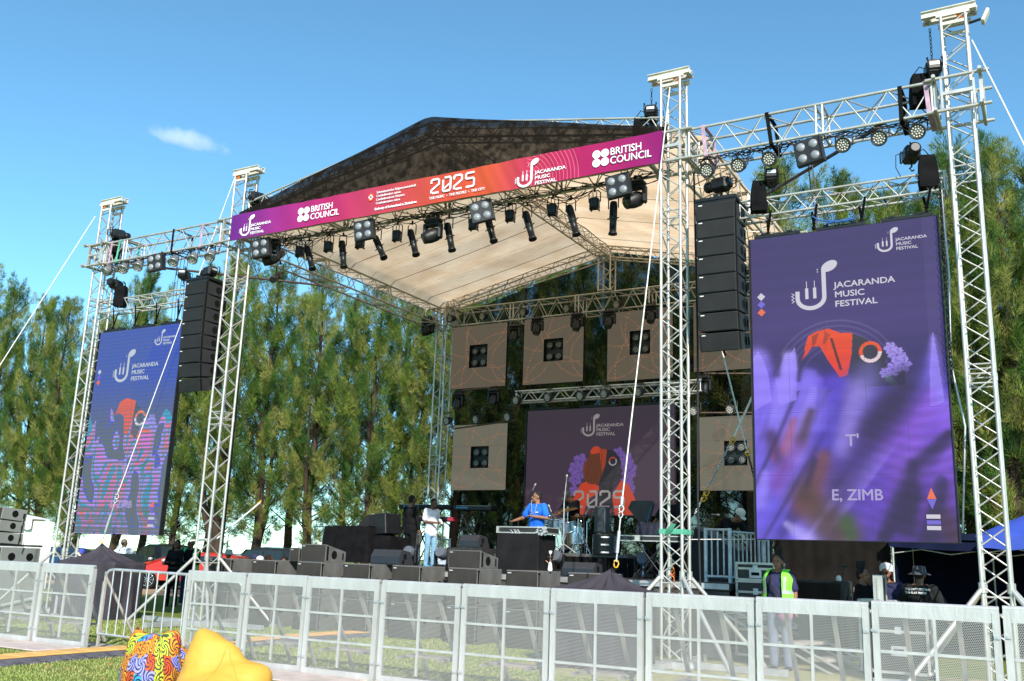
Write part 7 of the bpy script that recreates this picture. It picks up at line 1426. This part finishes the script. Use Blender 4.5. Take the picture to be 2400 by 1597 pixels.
for i, (p, Y, z, k, px) in enumerate(tr):
    pr, us = protos[k]; base_h = (15.2, 14.4, 15.6, 14.8, 15.0)[k]*(.97+.14*((i*7) % 5)/4); s = z/base_h
    if px < 200: w_ = 'at the left edge of the picture'
    elif px < 480: w_ = 'around the left LED screen'
    elif px < 760: w_ = 'just right of the tower left of banner'
    elif px < 1050: w_ = 'below the left side truss'
    elif px < 1750: w_ = 'seen through the black net behind the stage'
    elif px < 2130: w_ = 'behind the right LED screen'
    else: w_ = 'at the right edge around the tall tower'
    where.append(w_); nn = where.count(w_)
    lb = '%s evergreen %s, %s' % (['olive', 'deep green', 'brownish', 'light olive', 'dark green'][k], w_, NTH[nn-1] if nn <= 11 else 'one of the last')
    place(pr, us, (p.x, Y, 0), random.uniform(0, 6.28), lb, scale=(s*random.uniform(.82, 1.08), s*random.uniform(.82, 1.08), s))
# little cloud
t = thing('cloud', 'small wispy white cloud low in the left sky', 'cloud', (0, 0, 0)); CLM = bpy.data.materials.new('cloud_mist'); CLM.use_nodes = True; n = CLM.node_tree.nodes; l = CLM.node_tree.links; n.clear(); o = n.new('ShaderNodeOutputMaterial'); vv = n.new('ShaderNodeVolumePrincipled'); vv.inputs['Color'].default_value = (1, 1, 1, 1); tc = n.new('ShaderNodeTexCoord'); z = n.new('ShaderNodeTexNoise'); z.inputs['Scale'].default_value = .07; z.inputs['Detail'].default_value = 9; z.inputs['Roughness'].default_value = .72; l.new(tc.outputs['Object'], z.inputs['Vector'])
gr = n.new('ShaderNodeVectorMath'); gr.operation = 'LENGTH'; mp = n.new('ShaderNodeMapping'); l.new(tc.outputs['Object'], mp.inputs[0]); mp.inputs['Scale'].default_value = (1/26, 1/16, 1/5.0); l.new(mp.outputs[0], gr.inputs[0])
ma = n.new('ShaderNodeMath'); ma.operation = 'MULTIPLY_ADD'; ma.inputs[1].default_value = -.55; l.new(gr.outputs['Value'], ma.inputs[0]); l.new(z.outputs['Fac'], ma.inputs[2]); mr = n.new('ShaderNodeMapRange'); mr.inputs[1].default_value = .12; mr.inputs[2].default_value = .42; mr.inputs[3].default_value = 0; mr.inputs[4].default_value = .11; l.new(ma.outputs[0], mr.inputs[0]); l.new(mr.outputs[0], vv.inputs['Density']); l.new(vv.outputs[0], o.inputs['Volume'])
g = MB(); g.ell((0, 0, 0), (36, 22, 9), n=16, m=10); o = g.build('puff', CLM, t); c = CAMP+ray(435, 328).normalized()*520; t.location = c; t.rotation_euler = (R(0), R(8), YAW+R(24))
# ---------------------------------------------------------------- people
def person(label, loc, rz=0, h=1.74, female=False, pose=None, bend=0.0, skin=None, shirt=None, trousers=None, shoes=None, sleeve='short', hair='short', hat=None, face=True, shirt_long=False, group=None, extra=None, head_turn=0.0, head_nod=0.0, build_=1.0, legs=True):
    s = h/1.74; skin = skin or SKIN; t = thing('person', label, 'person', loc, rz, group); sw = .185 if not female else .165; hw = .095
    J = dict(pel=(0, 0, .93), wst=(0, 0, 1.08), chs=(0, 0, 1.27), nck=(0, .01, 1.47), hd=(0, -.02, 1.625), LS=(sw, .01, 1.425), RS=(-sw, .01, 1.425), LE=(sw+.06, .03, 1.15), RE=(-sw-.06, .03, 1.15), LW=(sw+.075, -.03, .90), RW=(-sw-.075, -.03, .90), LH=(hw, 0, .92), RH=(-hw, 0, .92), LK=(hw+.01, -.01, .50), RK=(-hw-.01, -.01, .50), LA=(hw+.02, .02, .09), RA=(-hw-.02, .02, .09))
    if pose: J.update(pose)
    J = {k: Vector(v)*s for k, v in J.items()}
    if bend:
        M3 = Matrix.Rotation(bend, 3, 'X'); pv = J['pel'].copy()
        for k in ('wst', 'chs', 'nck', 'hd', 'LS', 'RS'):
            J[k] = M3 @ (J[k]-pv)+pv
        for a in ('L', 'R'):
            if not (pose and a+'E' in pose): 
                J[a+'E'] = J[a+'S']+V(0, -.05, -.28)*s; J[a+'W'] = J[a+'E']+V(0, -.06, -.25)*s
    upd = (J['nck']-J['chs']).normalized(); hdR = Matrix.Rotation(head_turn, 3, 'Z') @ Matrix.Rotation(head_nod+bend*.8, 3, 'X'); b = build_
    HC = J['nck']+hdR @ V(0, -.02, .15)*s
    def hp_(x, y, z): return HC+hdR @ (V(x, y, z)*s)
    pr_ = [('e', hp_(0, .012, .025), (.076*s, .094*s, .098*s), hdR), ('e', hp_(0, -.022, -.045), (.056*s, .066*s, .068*s), hdR), ('c', J['nck']-upd*.04*s, hp_(0, .02, -.07), .056*s, .052*s), ('c', hp_(0, -.092, .012), hp_(0, -.108, -.022), .010*s, .015*s), ('c', hp_(-.018, -.080, -.056), hp_(.018, -.080, -.056), .013*s, .013*s), ('e', hp_(0, -.066, -.095), (.022*s, .02*s, .018*s))]
    for sx in (-1, 1): pr_ += [('e', hp_(sx*.078, .012, -.005), (.013*s, .022*s, .032*s), hdR), ('e', hp_(sx*.035, -.072, .028), (.024*s, .012*s, .008*s), hdR)]
    for a in ('L', 'R'):
        pr_ += [('c', J[a+'S'], J[a+'E'], .050*s*b, .041*s*b), ('c', J[a+'E'], J[a+'W'], .040*s*b, .027*s*b)]
        d = (J[a+'W']-J[a+'E']).normalized(); w = J[a+'W']; side = d.cross(V(0, 0, 1)) if abs(d.z) < .8 else V(0, 1, 0); side.normalize(); pn = d.cross(side).normalized(); sg = 1 if a == 'L' else -1
        palm = w+d*.052*s; pr_.append(('e', palm, (.040*s, .018*s, .048*s), Matrix((side, pn, d)).transposed()))
        for f, (o_, L_f) in enumerate(((-.027, .060), (-.009, .070), (.009, .066), (.026, .052))):
            r0 = w+d*.085*s+side*o_*s; k1 = r0+(d*.8+pn*.25*sg)*(L_f*.5*s); k2 = k1+(d*.35+pn*.7*sg)*(L_f*.5*s); pr_ += [('c', r0, k1, .0095*s, .009*s), ('c', k1, k2, .009*s, .0075*s)]
        th0 = w+d*.035*s-side*.032*s; pr_ += [('c', th0, th0+(d*.7-side*.6)*.035*s, .012*s, .010*s), ('c', th0+(d*.7-side*.6)*.035*s, th0+(d*.9-side*.5)*.062*s+pn*.012*s*sg, .010*s, .008*s)]
    pr_ += [('c', J['chs']+V(-.07, 0, .03)*s, J['chs']+V(.07, 0, .03)*s, .105*s*b, .105*s*b), ('c', J['wst'], J['chs'], .105*s*b, .12*s*b), ('c', J['LS'], J['RS'], .055*s*b, .055*s*b), ('e', J['pel'], (.155*s*b, .11*s*b, .12*s)), ('c', J['nck']-upd*.03*s, (J['LS']*.5+J['nck']*.5), .05*s, .05*s), ('c', J['nck']-upd*.03*s, (J['RS']*.5+J['nck']*.5), .05*s, .05*s)]
    if legs:
        for a in ('L', 'R'): pr_ += [('c', J[a+'H'], J[a+'K'], .082*s*b, .055*s*b), ('c', J[a+'K'], J[a+'K'].lerp(J[a+'A'], .35), .052*s*b, .056*s*b), ('c', J[a+'K'].lerp(J[a+'A'], .35), J[a+'A'], .056*s*b, .035*s), ('c', J[a+'A']+V(0, .02, -.03)*s, J[a+'A']+V(0, -.12, -.055)*s, .035*s, .028*s)]
    body = blob(pr_, 'body', skin, t, vox=.0105)
    c = 1.0
    sh = [('c', J['chs']+V(-.085, 0, .04)*s, J['chs']+V(.085, 0, .04)*s, .118*s*b, .118*s*b), ('c', J['LS']+V(-.01, 0, -.01)*s, J['RS']+V(.01, 0, -.01)*s, .068*s*b, .068*s*b), ('c', J['wst']+V(-.05, 0, 0)*s, J['chs'], .130*s*b, .128*s*b), ('c', J['wst']+V(.05, 0, 0)*s, J['chs'], .130*s*b, .128*s*b), ('e', J['pel']+(J['wst']-J['pel'])*.25, (.180*s*b, .135*s*b, .13*s)), ('c', J['nck']-upd*.055*s, J['chs'], .066*s, .11*s)]
    if shirt_long: sh += [('c', J['pel']+V(-.06, 0, -.07)*s, J['pel']+V(.06, 0, -.07)*s, .118*s*b, .118*s*b), ('c', J['pel']+V(-.075, 0, -.02)*s, J['pel']+V(.075, 0, -.02)*s, .125*s*b, .125*s*b), ('c', J['wst'], J['pel'], .125*s*b, .122*s*b)]
    for a in ('L', 'R'):
        e = J[a+'S'].lerp(J[a+'E'], .72 if sleeve == 'short' else 1.0); sh.append(('c', J[a+'S'], e, .068*s*b, (.074 if sleeve == 'short' else .052)*s*b))
        if sleeve == 'long': sh.append(('c', J[a+'E'], J[a+'W']-(J[a+'W']-J[a+'E'])*.06, .052*s*b, .038*s*b))
    if female: sh += [('e', J['chs']+upd*0+V(sx*.07, -.09, -.0)*s, (.07*s, .06*s, .065*s)) for sx in (-1, 1)]
    shirt_o = blob(sh, 'shirt', shirt or BLKC, t, vox=.013, smooth=4)
    if legs:
        kk = .90 if shirt_long else 1.0; tp = [('e', J['pel']-V(0, 0, .01)*s, (.168*s*b*kk, .123*s*b*kk, .12*s)), ('c', J['LH']*kk+J['pel']*(1-kk), J['RH']*kk+J['pel']*(1-kk), .098*s*b*kk, .098*s*b*kk)]
        for a in ('L', 'R'): k = J[a+'K']; an = J[a+'A']; tp += [('c', J[a+'H'], k, .096*s*b, .070*s*b), ('c', k, an+V(0, 0, .01), .070*s*b, .058*s*b)]
        blob(tp, 'trousers', trousers or BLKC, t, vox=.013, smooth=3)
        for a in ('L', 'R'): an = J[a+'A']; blob([('c', an+V(0, .03, -.045)*s, an+V(0, -.13, -.06)*s, .045*s, .038*s), ('c', an, an+V(0, .02, -.05)*s, .05*s, .045*s)], 'shoe', shoes or BLK, t, vox=.012, smooth=2)
    if face:
        E_ = mat('eye_white', (.22, .19, .17), .3); Ir = mat('eye_dark', (.01, .008, .007), .2); LP = mat('lips', (.12, .035, .03), .5)
        for sx in (-1, 1):
            g = MB(); g.ell(hp_(sx*.032, -.083, .012), (.014*s, .007*s, .007*s), hdR, 10, 6); e = g.build('eye', E_, t); g = MB(); g.ell(hp_(sx*.032, -.089, .012), (.006*s, .003*s, .006*s), hdR, 8, 5); g.build('pupil', Ir, e); g = MB(); g.ell(hp_(sx*.033, -.086, .034), (.021*s, .006*s, .004*s), hdR, 8, 5); g.build('eyebrow', HAIR, t)
        g = MB(); g.ell(hp_(0, -.093, -.056), (.024*s, .006*s, .008*s), hdR, 10, 6); g.build('mouth', LP, t)
    def helper(dx, dy, dz, rx, ry, rz_): return ('e', hp_(dx, dy, dz), (rx*s, ry*s, rz_*s), hdR)
    if hair == 'short': blob([helper(0, .030, .052, .082, .090, .085), helper(0, .06, .01, .074, .055, .07)], 'hair', HAIR, t, .012, 2)
    elif hair == 'afro': blob([helper(0, .030, .065, .095, .10, .095), helper(0, .06, .01, .085, .065, .08)], 'hair', HAIR, t, .012, 1)
    elif hair == 'bun':
        P_ = [helper(0, .035, .048, .088, .095, .09), helper(0, .06, .0, .078, .06, .08)]; rg = random.Random(4)
        for k in range(26): a = rg.uniform(0, 6.28); r0 = rg.uniform(.0, .055); P_.append(('c', hp_(r0*math.cos(a), .035+r0*math.sin(a), .07+rg.uniform(0, .06)), hp_(r0*1.5*math.cos(a), .035+r0*1.5*math.sin(a), .17+rg.uniform(0, .07)), .018*s, .014*s))
        blob(P_, 'hair', HAIR, t, .011, 1)
    elif hair == 'dreads':
        P_ = [helper(0, .035, .045, .088, .092, .09)]; rg = random.Random(9)
        for k in range(30): a = rg.uniform(-.6, math.pi+.6); r0 = .085; P_.append(('c', hp_(r0*math.cos(a), .02+r0*math.sin(a), .02), hp_(r0*1.35*math.cos(a)+rg.uniform(-.02, .02), .02+r0*1.15*math.sin(a), -.17-rg.uniform(0, .08)), .012*s, .009*s))
        blob(P_, 'hair', mat('brown_dreads', (.028, .016, .012), .8), t, .010, 0)
    if hat:
        kind, hm = hat
        g = MB(); up_ = hdR @ V(0, 0, 1)
        if kind == 'cap':
            g.lathe(hp_(0, .02, .035), up_, [(.098*s, 0), (.098*s, .03*s), (.085*s, .075*s), (.05*s, .105*s), (.004, .115*s)], 20); P = [hp_(.07*math.sin(a)*1.05, -.075-.085*math.cos(a), .035-.01*math.cos(a)) for a in [(-90+15*k)*math.pi/180 for k in range(13)]]; g.prism(P, up_*.006)
        elif kind == 'bucket': g.lathe(hp_(0, .015, .02), up_, [(.170*s, -.012*s), (.168*s, -.006*s), (.102*s, .025*s), (.098*s, .06*s), (.088*s, .11*s), (.06*s, .122*s), (.004, .125*s)], 26)
        elif kind == 'beanie': g.lathe(hp_(0, .03, .02), hdR @ V(0, .15, 1), [(.098*s, 0), (.103*s, .04*s), (.098*s, .09*s), (.075*s, .125*s), (.004, .14*s)], 22)
        g.build('hat', hm, t)
    return t, J, hp_, s, hdR, HC
def vest(t, J, s, col, stripe, openf=True):
    W_ = .165*s; g = MB(); h_ = MB(); top = J['nck'].z+.045*s; bot = J['pel'].z-.05*s; cy = J['chs'].y
    def sh(a, z):  # body-hugging shell
        f = (z-bot)/(top-bot); rx = (.250+.008*math.sin(f*9))*s; ry = (.196+.006*math.cos(f*8))*s; return V(rx*math.cos(a), cy+ry*math.sin(a), z)
    for a0, a1 in ((-62, 0), (180, 236), (30, 150)):
        def fn(u, v, a0=a0, a1=a1):
            a = R(a0+(a1-a0)*u); z = bot+(top-bot)*v; p = sh(a, z)
            k = max(0, v-.74)/.26; p.x *= 1-.30*k; p.y = p.y*(1-.80*k**2)+J['nck'].y*.8*k**2; return p
        g.grid(14, 22, fn)
    g.build('vest', col, t)
    for zz in (.14, .42):
        for a0, a1 in ((-62, 0), (180, 236), (30, 150)):
            h_.grid(12, 1, lambda u, v, a0=a0, a1=a1, zz=zz: (lambda p: V(p.x*1.01, cy+(p.y-cy)*1.015, p.z))(sh(R(a0+(a1-a0)*u), bot+(top-bot)*(zz+.075*v))))
    for sx in (-1, 1): h_.grid(1, 14, lambda u, v, sx=sx: (lambda p: V(p.x*1.01, cy+(p.y-cy)*1.02, p.z))(sh(R(-90+sx*(34+10*u)), bot+(top-bot)*(.46+.36*v))))
    h_.build('reflective_strip', stripe, t)
GV = mat('lime_vest', (.22, .80, .05), .6, 0, .08); GV2 = mat('green_vest', (.02, .62, .14), .6, 0, .08); SIL = mat('reflective_grey', (.42, .44, .44), .4, .2, .06)
WHT = mat('white_cotton', (.72, .72, .78), .9, 0, .06, 4, .3, 8); JEAN = mat('light_jeans', (.12, .27, .42), .9, 0, .25, 6, .4, 30, col2=(.28, .45, .58)); DJEAN = mat('dark_jeans', (.02, .045, .10), .9, 0, .25, 6); NAV = mat('navy_cotton', (.035, .035, .085), .9, 0, .15, 4, .3, 8); BLU2 = mat('royal_blue_cotton', (.02, .14, .62), .9, 0, .15, 4, .5, 7); BKT = mat('black_cotton', (.010, .010, .011), .9, 0, .2, 4, .4, 8); GRYT = mat('grey_trousers', (.17, .19, .26), .9, 0, .2, 5)
def foot(px, py, Y): p = at(px, py, Y); return (p.x, Y, p.z)
# man in black, back to the camera
t, J, hp_, s, hdR, HC = person('man all in black standing with his back turned at the left of the stage', (at(958, 1320, 20.5).x, 20.5, DK+.005), R(180-12), 1.80, shirt=BKT, trousers=BKT, sleeve='long', hair='short', face=True, pose=dict(LE=(.25, .02, 1.16), LW=(.27, -.03, .91), RE=(-.25, .02, 1.16), RW=(-.27, -.03, .91)), shirt_long=True)
t, J, hp_, s, hdR, HC = person('man in white shirt with black crosses and light blue jeans looking at his phone', (at(1006, 1328, 20.4).x, 20.4, DK+.005), R(75), 1.72, shirt=WHT, trousers=JEAN, shoes=mat('blue_white_shoe', (.12, .38, .70), .6, 0, .5, 30), hair='short', head_nod=.35, shirt_long=True, pose=dict(LE=(.22, .02, 1.14), LW=(.10, -.27, 1.13), RE=(-.22, .02, 1.14), RW=(-.08, -.28, 1.12)))
g = MB(); g.box(V(0, -.36, 1.15)*s, (.08, .02, .15), Matrix.Rotation(-.7, 3, 'X')); o = g.build('phone', mat('phone_white', (.6, .6, .62), .3)); o.location = t.location; o.rotation_euler = t.rotation_euler; tag(o, 'pale phone in the hands of the man in white', 'phone')
for k, (a, z) in enumerate(((2.0, 1.33), (-.1, 1.34))):
    g = MB(); c_ = V(.155*math.cos(a)*1.1, .125*math.sin(a)+.0, z)*s; nrm = V(math.cos(a), math.sin(a), 0); sd2 = V(-math.sin(a), math.cos(a), 0)
    if k == 1: c_ = J['LS']+V(.055, .0, -.10)*s; nrm = V(1, 0, 0); sd2 = V(0, 1, 0)
    g.box(c_+nrm*.03, (.02 if k else .03, .02, .12)); g.prism([c_+nrm*.034+sd2*a_+V(0, 0, b_) for a_, b_ in ((-.045, .015), (.045, .015), (.045, .04), (-.045, .04))], nrm*.01); g.build('black_cross', BLK, t)
# player in blue behind the draped table
bl = at(1252, 1245, 18.05); t, J, hp_, s, hdR, HC = person('man in bright blue shirt playing behind the draped table, lanyard in his mouth', (bl.x, 18.15, DK), R(-12), 1.70, skin=SKIN2, shirt=BLU2, hair='short', head_turn=R(-38), build_=1.10, sleeve='short', pose=dict(LE=(.31, -.04, 1.17), LW=(.06, -.22, 1.20), RE=(-.31, -.08, 1.18), RW=(-.36, -.33, 1.10)))
g = MB(); g.path([hp_(-.01, -.10, -.06), hp_(.0, -.12, -.14), J['chs']+V(.0, -.16, .02), J['LW']+V(-.02, -.04, .02)], .006, 5); g.path([hp_(-.05, -.02, -.11), J['chs']+V(-.05, -.14, .05), J['chs']+V(.01, -.15, -.03)], .005, 5); g.path([hp_(.06, 0, -.12), J['chs']+V(.06, -.135, .05), J['chs']+V(.01, -.15, -.03)], .005, 5); g.build('lanyard', SIL, t)
g = MB(); g.box(J['chs']+V(.10, -.128, .02), (.075, .006, .022)); g.build('chest_print', WHITE, t)
# drummer
t, J, hp_, s, hdR, HC = person('drummer in dark cap and shirt leaning over the drum kit', (at(1345, 1290, 19.7).x, 19.75, RZ-.25), R(-20), 1.70, shirt=BKT, trousers=mat('olive_trousers', (.09, .085, .06), .9), hair=None, hat=('cap', mat('dark_cap', (.05, .045, .045), .7)), head_nod=.5, bend=.30, pose=dict(LE=(.26, -.22, 1.12), LW=(.16, -.40, .86), RE=(-.26, -.25, 1.18), RW=(-.20, -.48, 1.08), LK=(.22, -.40, .86), RK=(-.2, -.42, .86), LA=(.24, -.42, .42), RA=(-.24, -.42, .42)))
g = MB(); g.tube(J['RW']+V(0, -.05, 0), J['RW']+V(.3, -.25, .08), .008); g.build('drum_stick', WOOD, t)
# man behind the tower
t, J, hp_, s, hdR, HC = person('bald man in black playing a keyboard behind the tower', (at(1568, 1290, 18.6).x, 18.7, DK), R(-15), 1.74, shirt=BKT, trousers=BKT, hair=None, head_nod=.4, skin=SKIN, pose=dict(LE=(.28, -.10, 1.16), LW=(.25, -.34, 1.0), RE=(-.28, -.10, 1.16), RW=(-.25, -.34, 1.0)))
# bending man
bm = at(1690, 1250, 19); t, J, hp_, s, hdR, HC = person('man in black shirt and cream cap bending over at the right platform', (bm.x-.05, 18.95, 1.205), R(62), 1.74, skin=SKIN2, shirt=BKT, trousers=NAV, hair='short', hat=('cap', mat('cream_cap', (.66, .60, .50), .8)), bend=1.12, head_nod=-.15, pose=dict(LE=(.26, -.52, .92), LW=(.20, -.62, .70), RE=(-.24, -.50, .92), RW=(-.20, -.64, .70)))
# woman with green vest
p = at(1826, 1400, 14.9); t, J, hp_, s, hdR, HC = person('woman in lime green vest and navy shirt with piled hair and patterned bag', (p.x, 14.9, .02), R(-8), 1.68, female=True, skin=SKIN2, shirt=NAV, trousers=GRYT, hair='bun', head_turn=R(5), head_nod=.12, pose=dict(LE=(.245, .02, 1.16), LW=(.27, -.02, .93), RE=(-.245, .02, 1.16), RW=(-.27, -.02, .93)), build_=1.12)
vest(t, J, s, GV, SIL); g = MB(); g.path([J['RS']+V(.04, -.02, .08)*s, V(-.06, -.19, 1.28)*s, V(.06, -.185, 1.08)*s, V(.17, -.17, .92)*s], .013, 5); g.build('bag_strap', BLK, t)
g = MB(); g.ell(V(.17, -.19, .84)*s, (.12, .05, .11), n=14, m=8); o = g.build('patterned_bag', mat('patchwork', (.55, .12, .06), .8, 0, .6, 30, col2=(.10, .18, .45)), t)
g = MB(); g.lathe(J['RW'], (J['RW']-J['RE']), [(.034, 0), (.034, .012)], 12); g.build('bracelet', WHITE, t); g = MB(); g.lathe(J['LW'], (J['LW']-J['LE']), [(.034, 0), (.034, .012)], 12); g.build('bracelet', WHITE, t)
# seated woman with bun, man in white hat, man in bucket hat
p = at(2022, 1350, 15.9); t, J, hp_, s, hdR, HC = person('woman in black with a high curly bun and sunglasses, turned to the right', (p.x, 15.9, -.06), R(78), 1.60, female=True, skin=SKIN2, shirt=BKT, trousers=BKT, hair='bun', head_turn=R(0), pose=dict(LE=(.2, -.20, 1.15), LW=(.13, -.40, 1.22)), face=True)
g = MB(); 
for sx in (-1, 1): g.ell(hp_(sx*.032, -.095, .012), (.024*s, .006*s, .018*s), hdR, 12, 6); g.tube(hp_(sx*.058, -.09, .016), hp_(sx*.08, .0, .01), .004)
g.build('sunglasses', mat('amber_glasses', (.30, .16, .08), .2), t)
p = at(2078, 1350, 16.0); t, J, hp_, s, hdR, HC = person('bearded man with long dreadlocks, white patterned beanie and navy shirt', (p.x, 16.0, -.08), R(-5), 1.68, skin=SKIN2, shirt=NAV, trousers=DJEAN, hair='dreads', hat=('beanie', mat('white_print_beanie', (.70, .70, .72), .9, 0, .5, 25, col2=(.60, .58, .60))), head_nod=.1)
g = MB(); g.ell(hp_(0, -.07, -.092), (.045*s, .035*s, .032*s), hdR, 12, 8); g.build('beard', HAIR, t); g = MB()
for sx in (-1, 1): g.ell(hp_(sx*.033, -.094, .010), (.026*s, .007*s, .019*s), hdR, 12, 6)
g.tube(hp_(-.01, -.10, .014), hp_(.01, -.10, .014), .003); g.build('glasses', mat('brown_lens', (.10, .04, .02), .1), t)
p = at(2155, 1350, 15.6); t, J, hp_, s, hdR, HC = person('man in black shirt and dark bucket hat seen from behind', (p.x, 15.6, -.12), R(172), 1.70, skin=SKIN, shirt=mat('faded_black', (.018, .0185, .018), .9, 0, .2, 4, .4, 8), trousers=DJEAN, hair='short', hat=('bucket', mat('slate_hat', (.06, .065, .08), .8)), build_=1.12, face=False, pose=dict(LE=(.32, -.02, 1.16), LW=(.36, -.10, .93), RE=(-.32, -.02, 1.16), RW=(-.36, -.10, .93)))
for k, w_ in enumerate(('THE LAST NEW PINK', 'THE PLAY PRODS')): text(w_, .042, WHITE, t, (-(-.17), .152*s*1.06, (1.40-.05*k)*s), rot=(R(90), 0, R(180)), bold=.0015, align='LEFT', sx=.9)
# couple at the left
t, J, hp_, s, hdR, HC = person('woman in black with crossed arms and braids, standing by the vested man', (at(398, 1424, 18.2).x, 18.2, .0), R(18), 1.70, female=True, skin=SKIN, shirt=BKT, trousers=BKT, hair='dreads', sleeve='long', pose=dict(LE=(.22, -.08, 1.12), LW=(-.02, -.21, 1.15), RE=(-.22, -.08, 1.12), RW=(.04, -.24, 1.12)))
g = MB(); g.lathe((0, 0, .99*s), (0, 0, 1), [(.165, 0), (.165, .03)], 20); g.lathe((.02, -.165, 1.0*s), (0, -1, 0), [(.03, 0), (.03, .01)], 12); g.build('belt', BLK, t)
t, J, hp_, s, hdR, HC = person('man in bright green vest and dark jeans beside the woman in black', (at(434, 1420, 18.7).x, 18.7, .0), R(35), 1.74, skin=SKIN, shirt=BKT, trousers=DJEAN, hair=None, sleeve='long', head_turn=R(-55), shoes=mat('pale_shoe', (.4, .4, .38), .7), pose=dict(LE=(.23, -.08, 1.12), LW=(.0, -.22, 1.15), RE=(-.23, -.08, 1.12), RW=(.06, -.25, 1.12)), build_=1.08)
vest(t, J, s, GV2, SIL)
# heads behind the left part of the stage
def headonly(px, pyt, Y, label, rz, **k):
    z = at(px, pyt, Y).z; h = k.pop('h', 1.72); hh = h*1.01; person(label, (at(px, 1300, Y).x, Y, z-hh), rz, h, **k)
headonly(536, 1288, 19.0, 'person in pale bucket hat and green vest behind the leftmost subwoofers', R(40), hat=('bucket', mat('pale_hat', (.48, .46, .43), .85)), hair='short', shirt=GV2)
headonly(600, 1300, 18.5, 'person in dark cap among the heads behind the subwoofers', R(150), hat=('cap', NAV), hair='short', shirt=BKT); headonly(610, 1304, 18.2, 'person in white cap among the heads behind the subwoofers', R(20), hat=('cap', WHITE), hair='short', shirt=BKT); headonly(632, 1300, 18.9, 'person with spread black braids behind the subwoofers', R(150), hair='dreads', shirt=BKT); headonly(667, 1304, 18.4, 'person with short curly hair just left of the small fill cabinet', R(30), hair='afro', shirt=BKT)
headonly(188, 1288, 17.6, 'person in blue and white cap behind the leftmost tower', R(20), hat=('beanie', mat('blue_white_cap', (.06, .08, .45), .8)), hair='short', shirt=BKT); headonly(254, 1284, 17.8, 'grey haired person behind the black cloth at left', R(150), hair=None, skin=mat('grey_hair_head', (.30, .28, .27), .9), shirt=BKT); headonly(288, 1264, 21.0, 'person in patterned cap above the white dome at left', R(170), hat=('cap', mat('patterned_cap', (.20, .15, .10), .8, 0, .6, 40)), hair='short', shirt=WHT)
headonly(424, 1345, 27.0, 'driver leaning out of the red car behind the couple', R(0), hair='short', shirt=GV2, h=1.2) if False else None
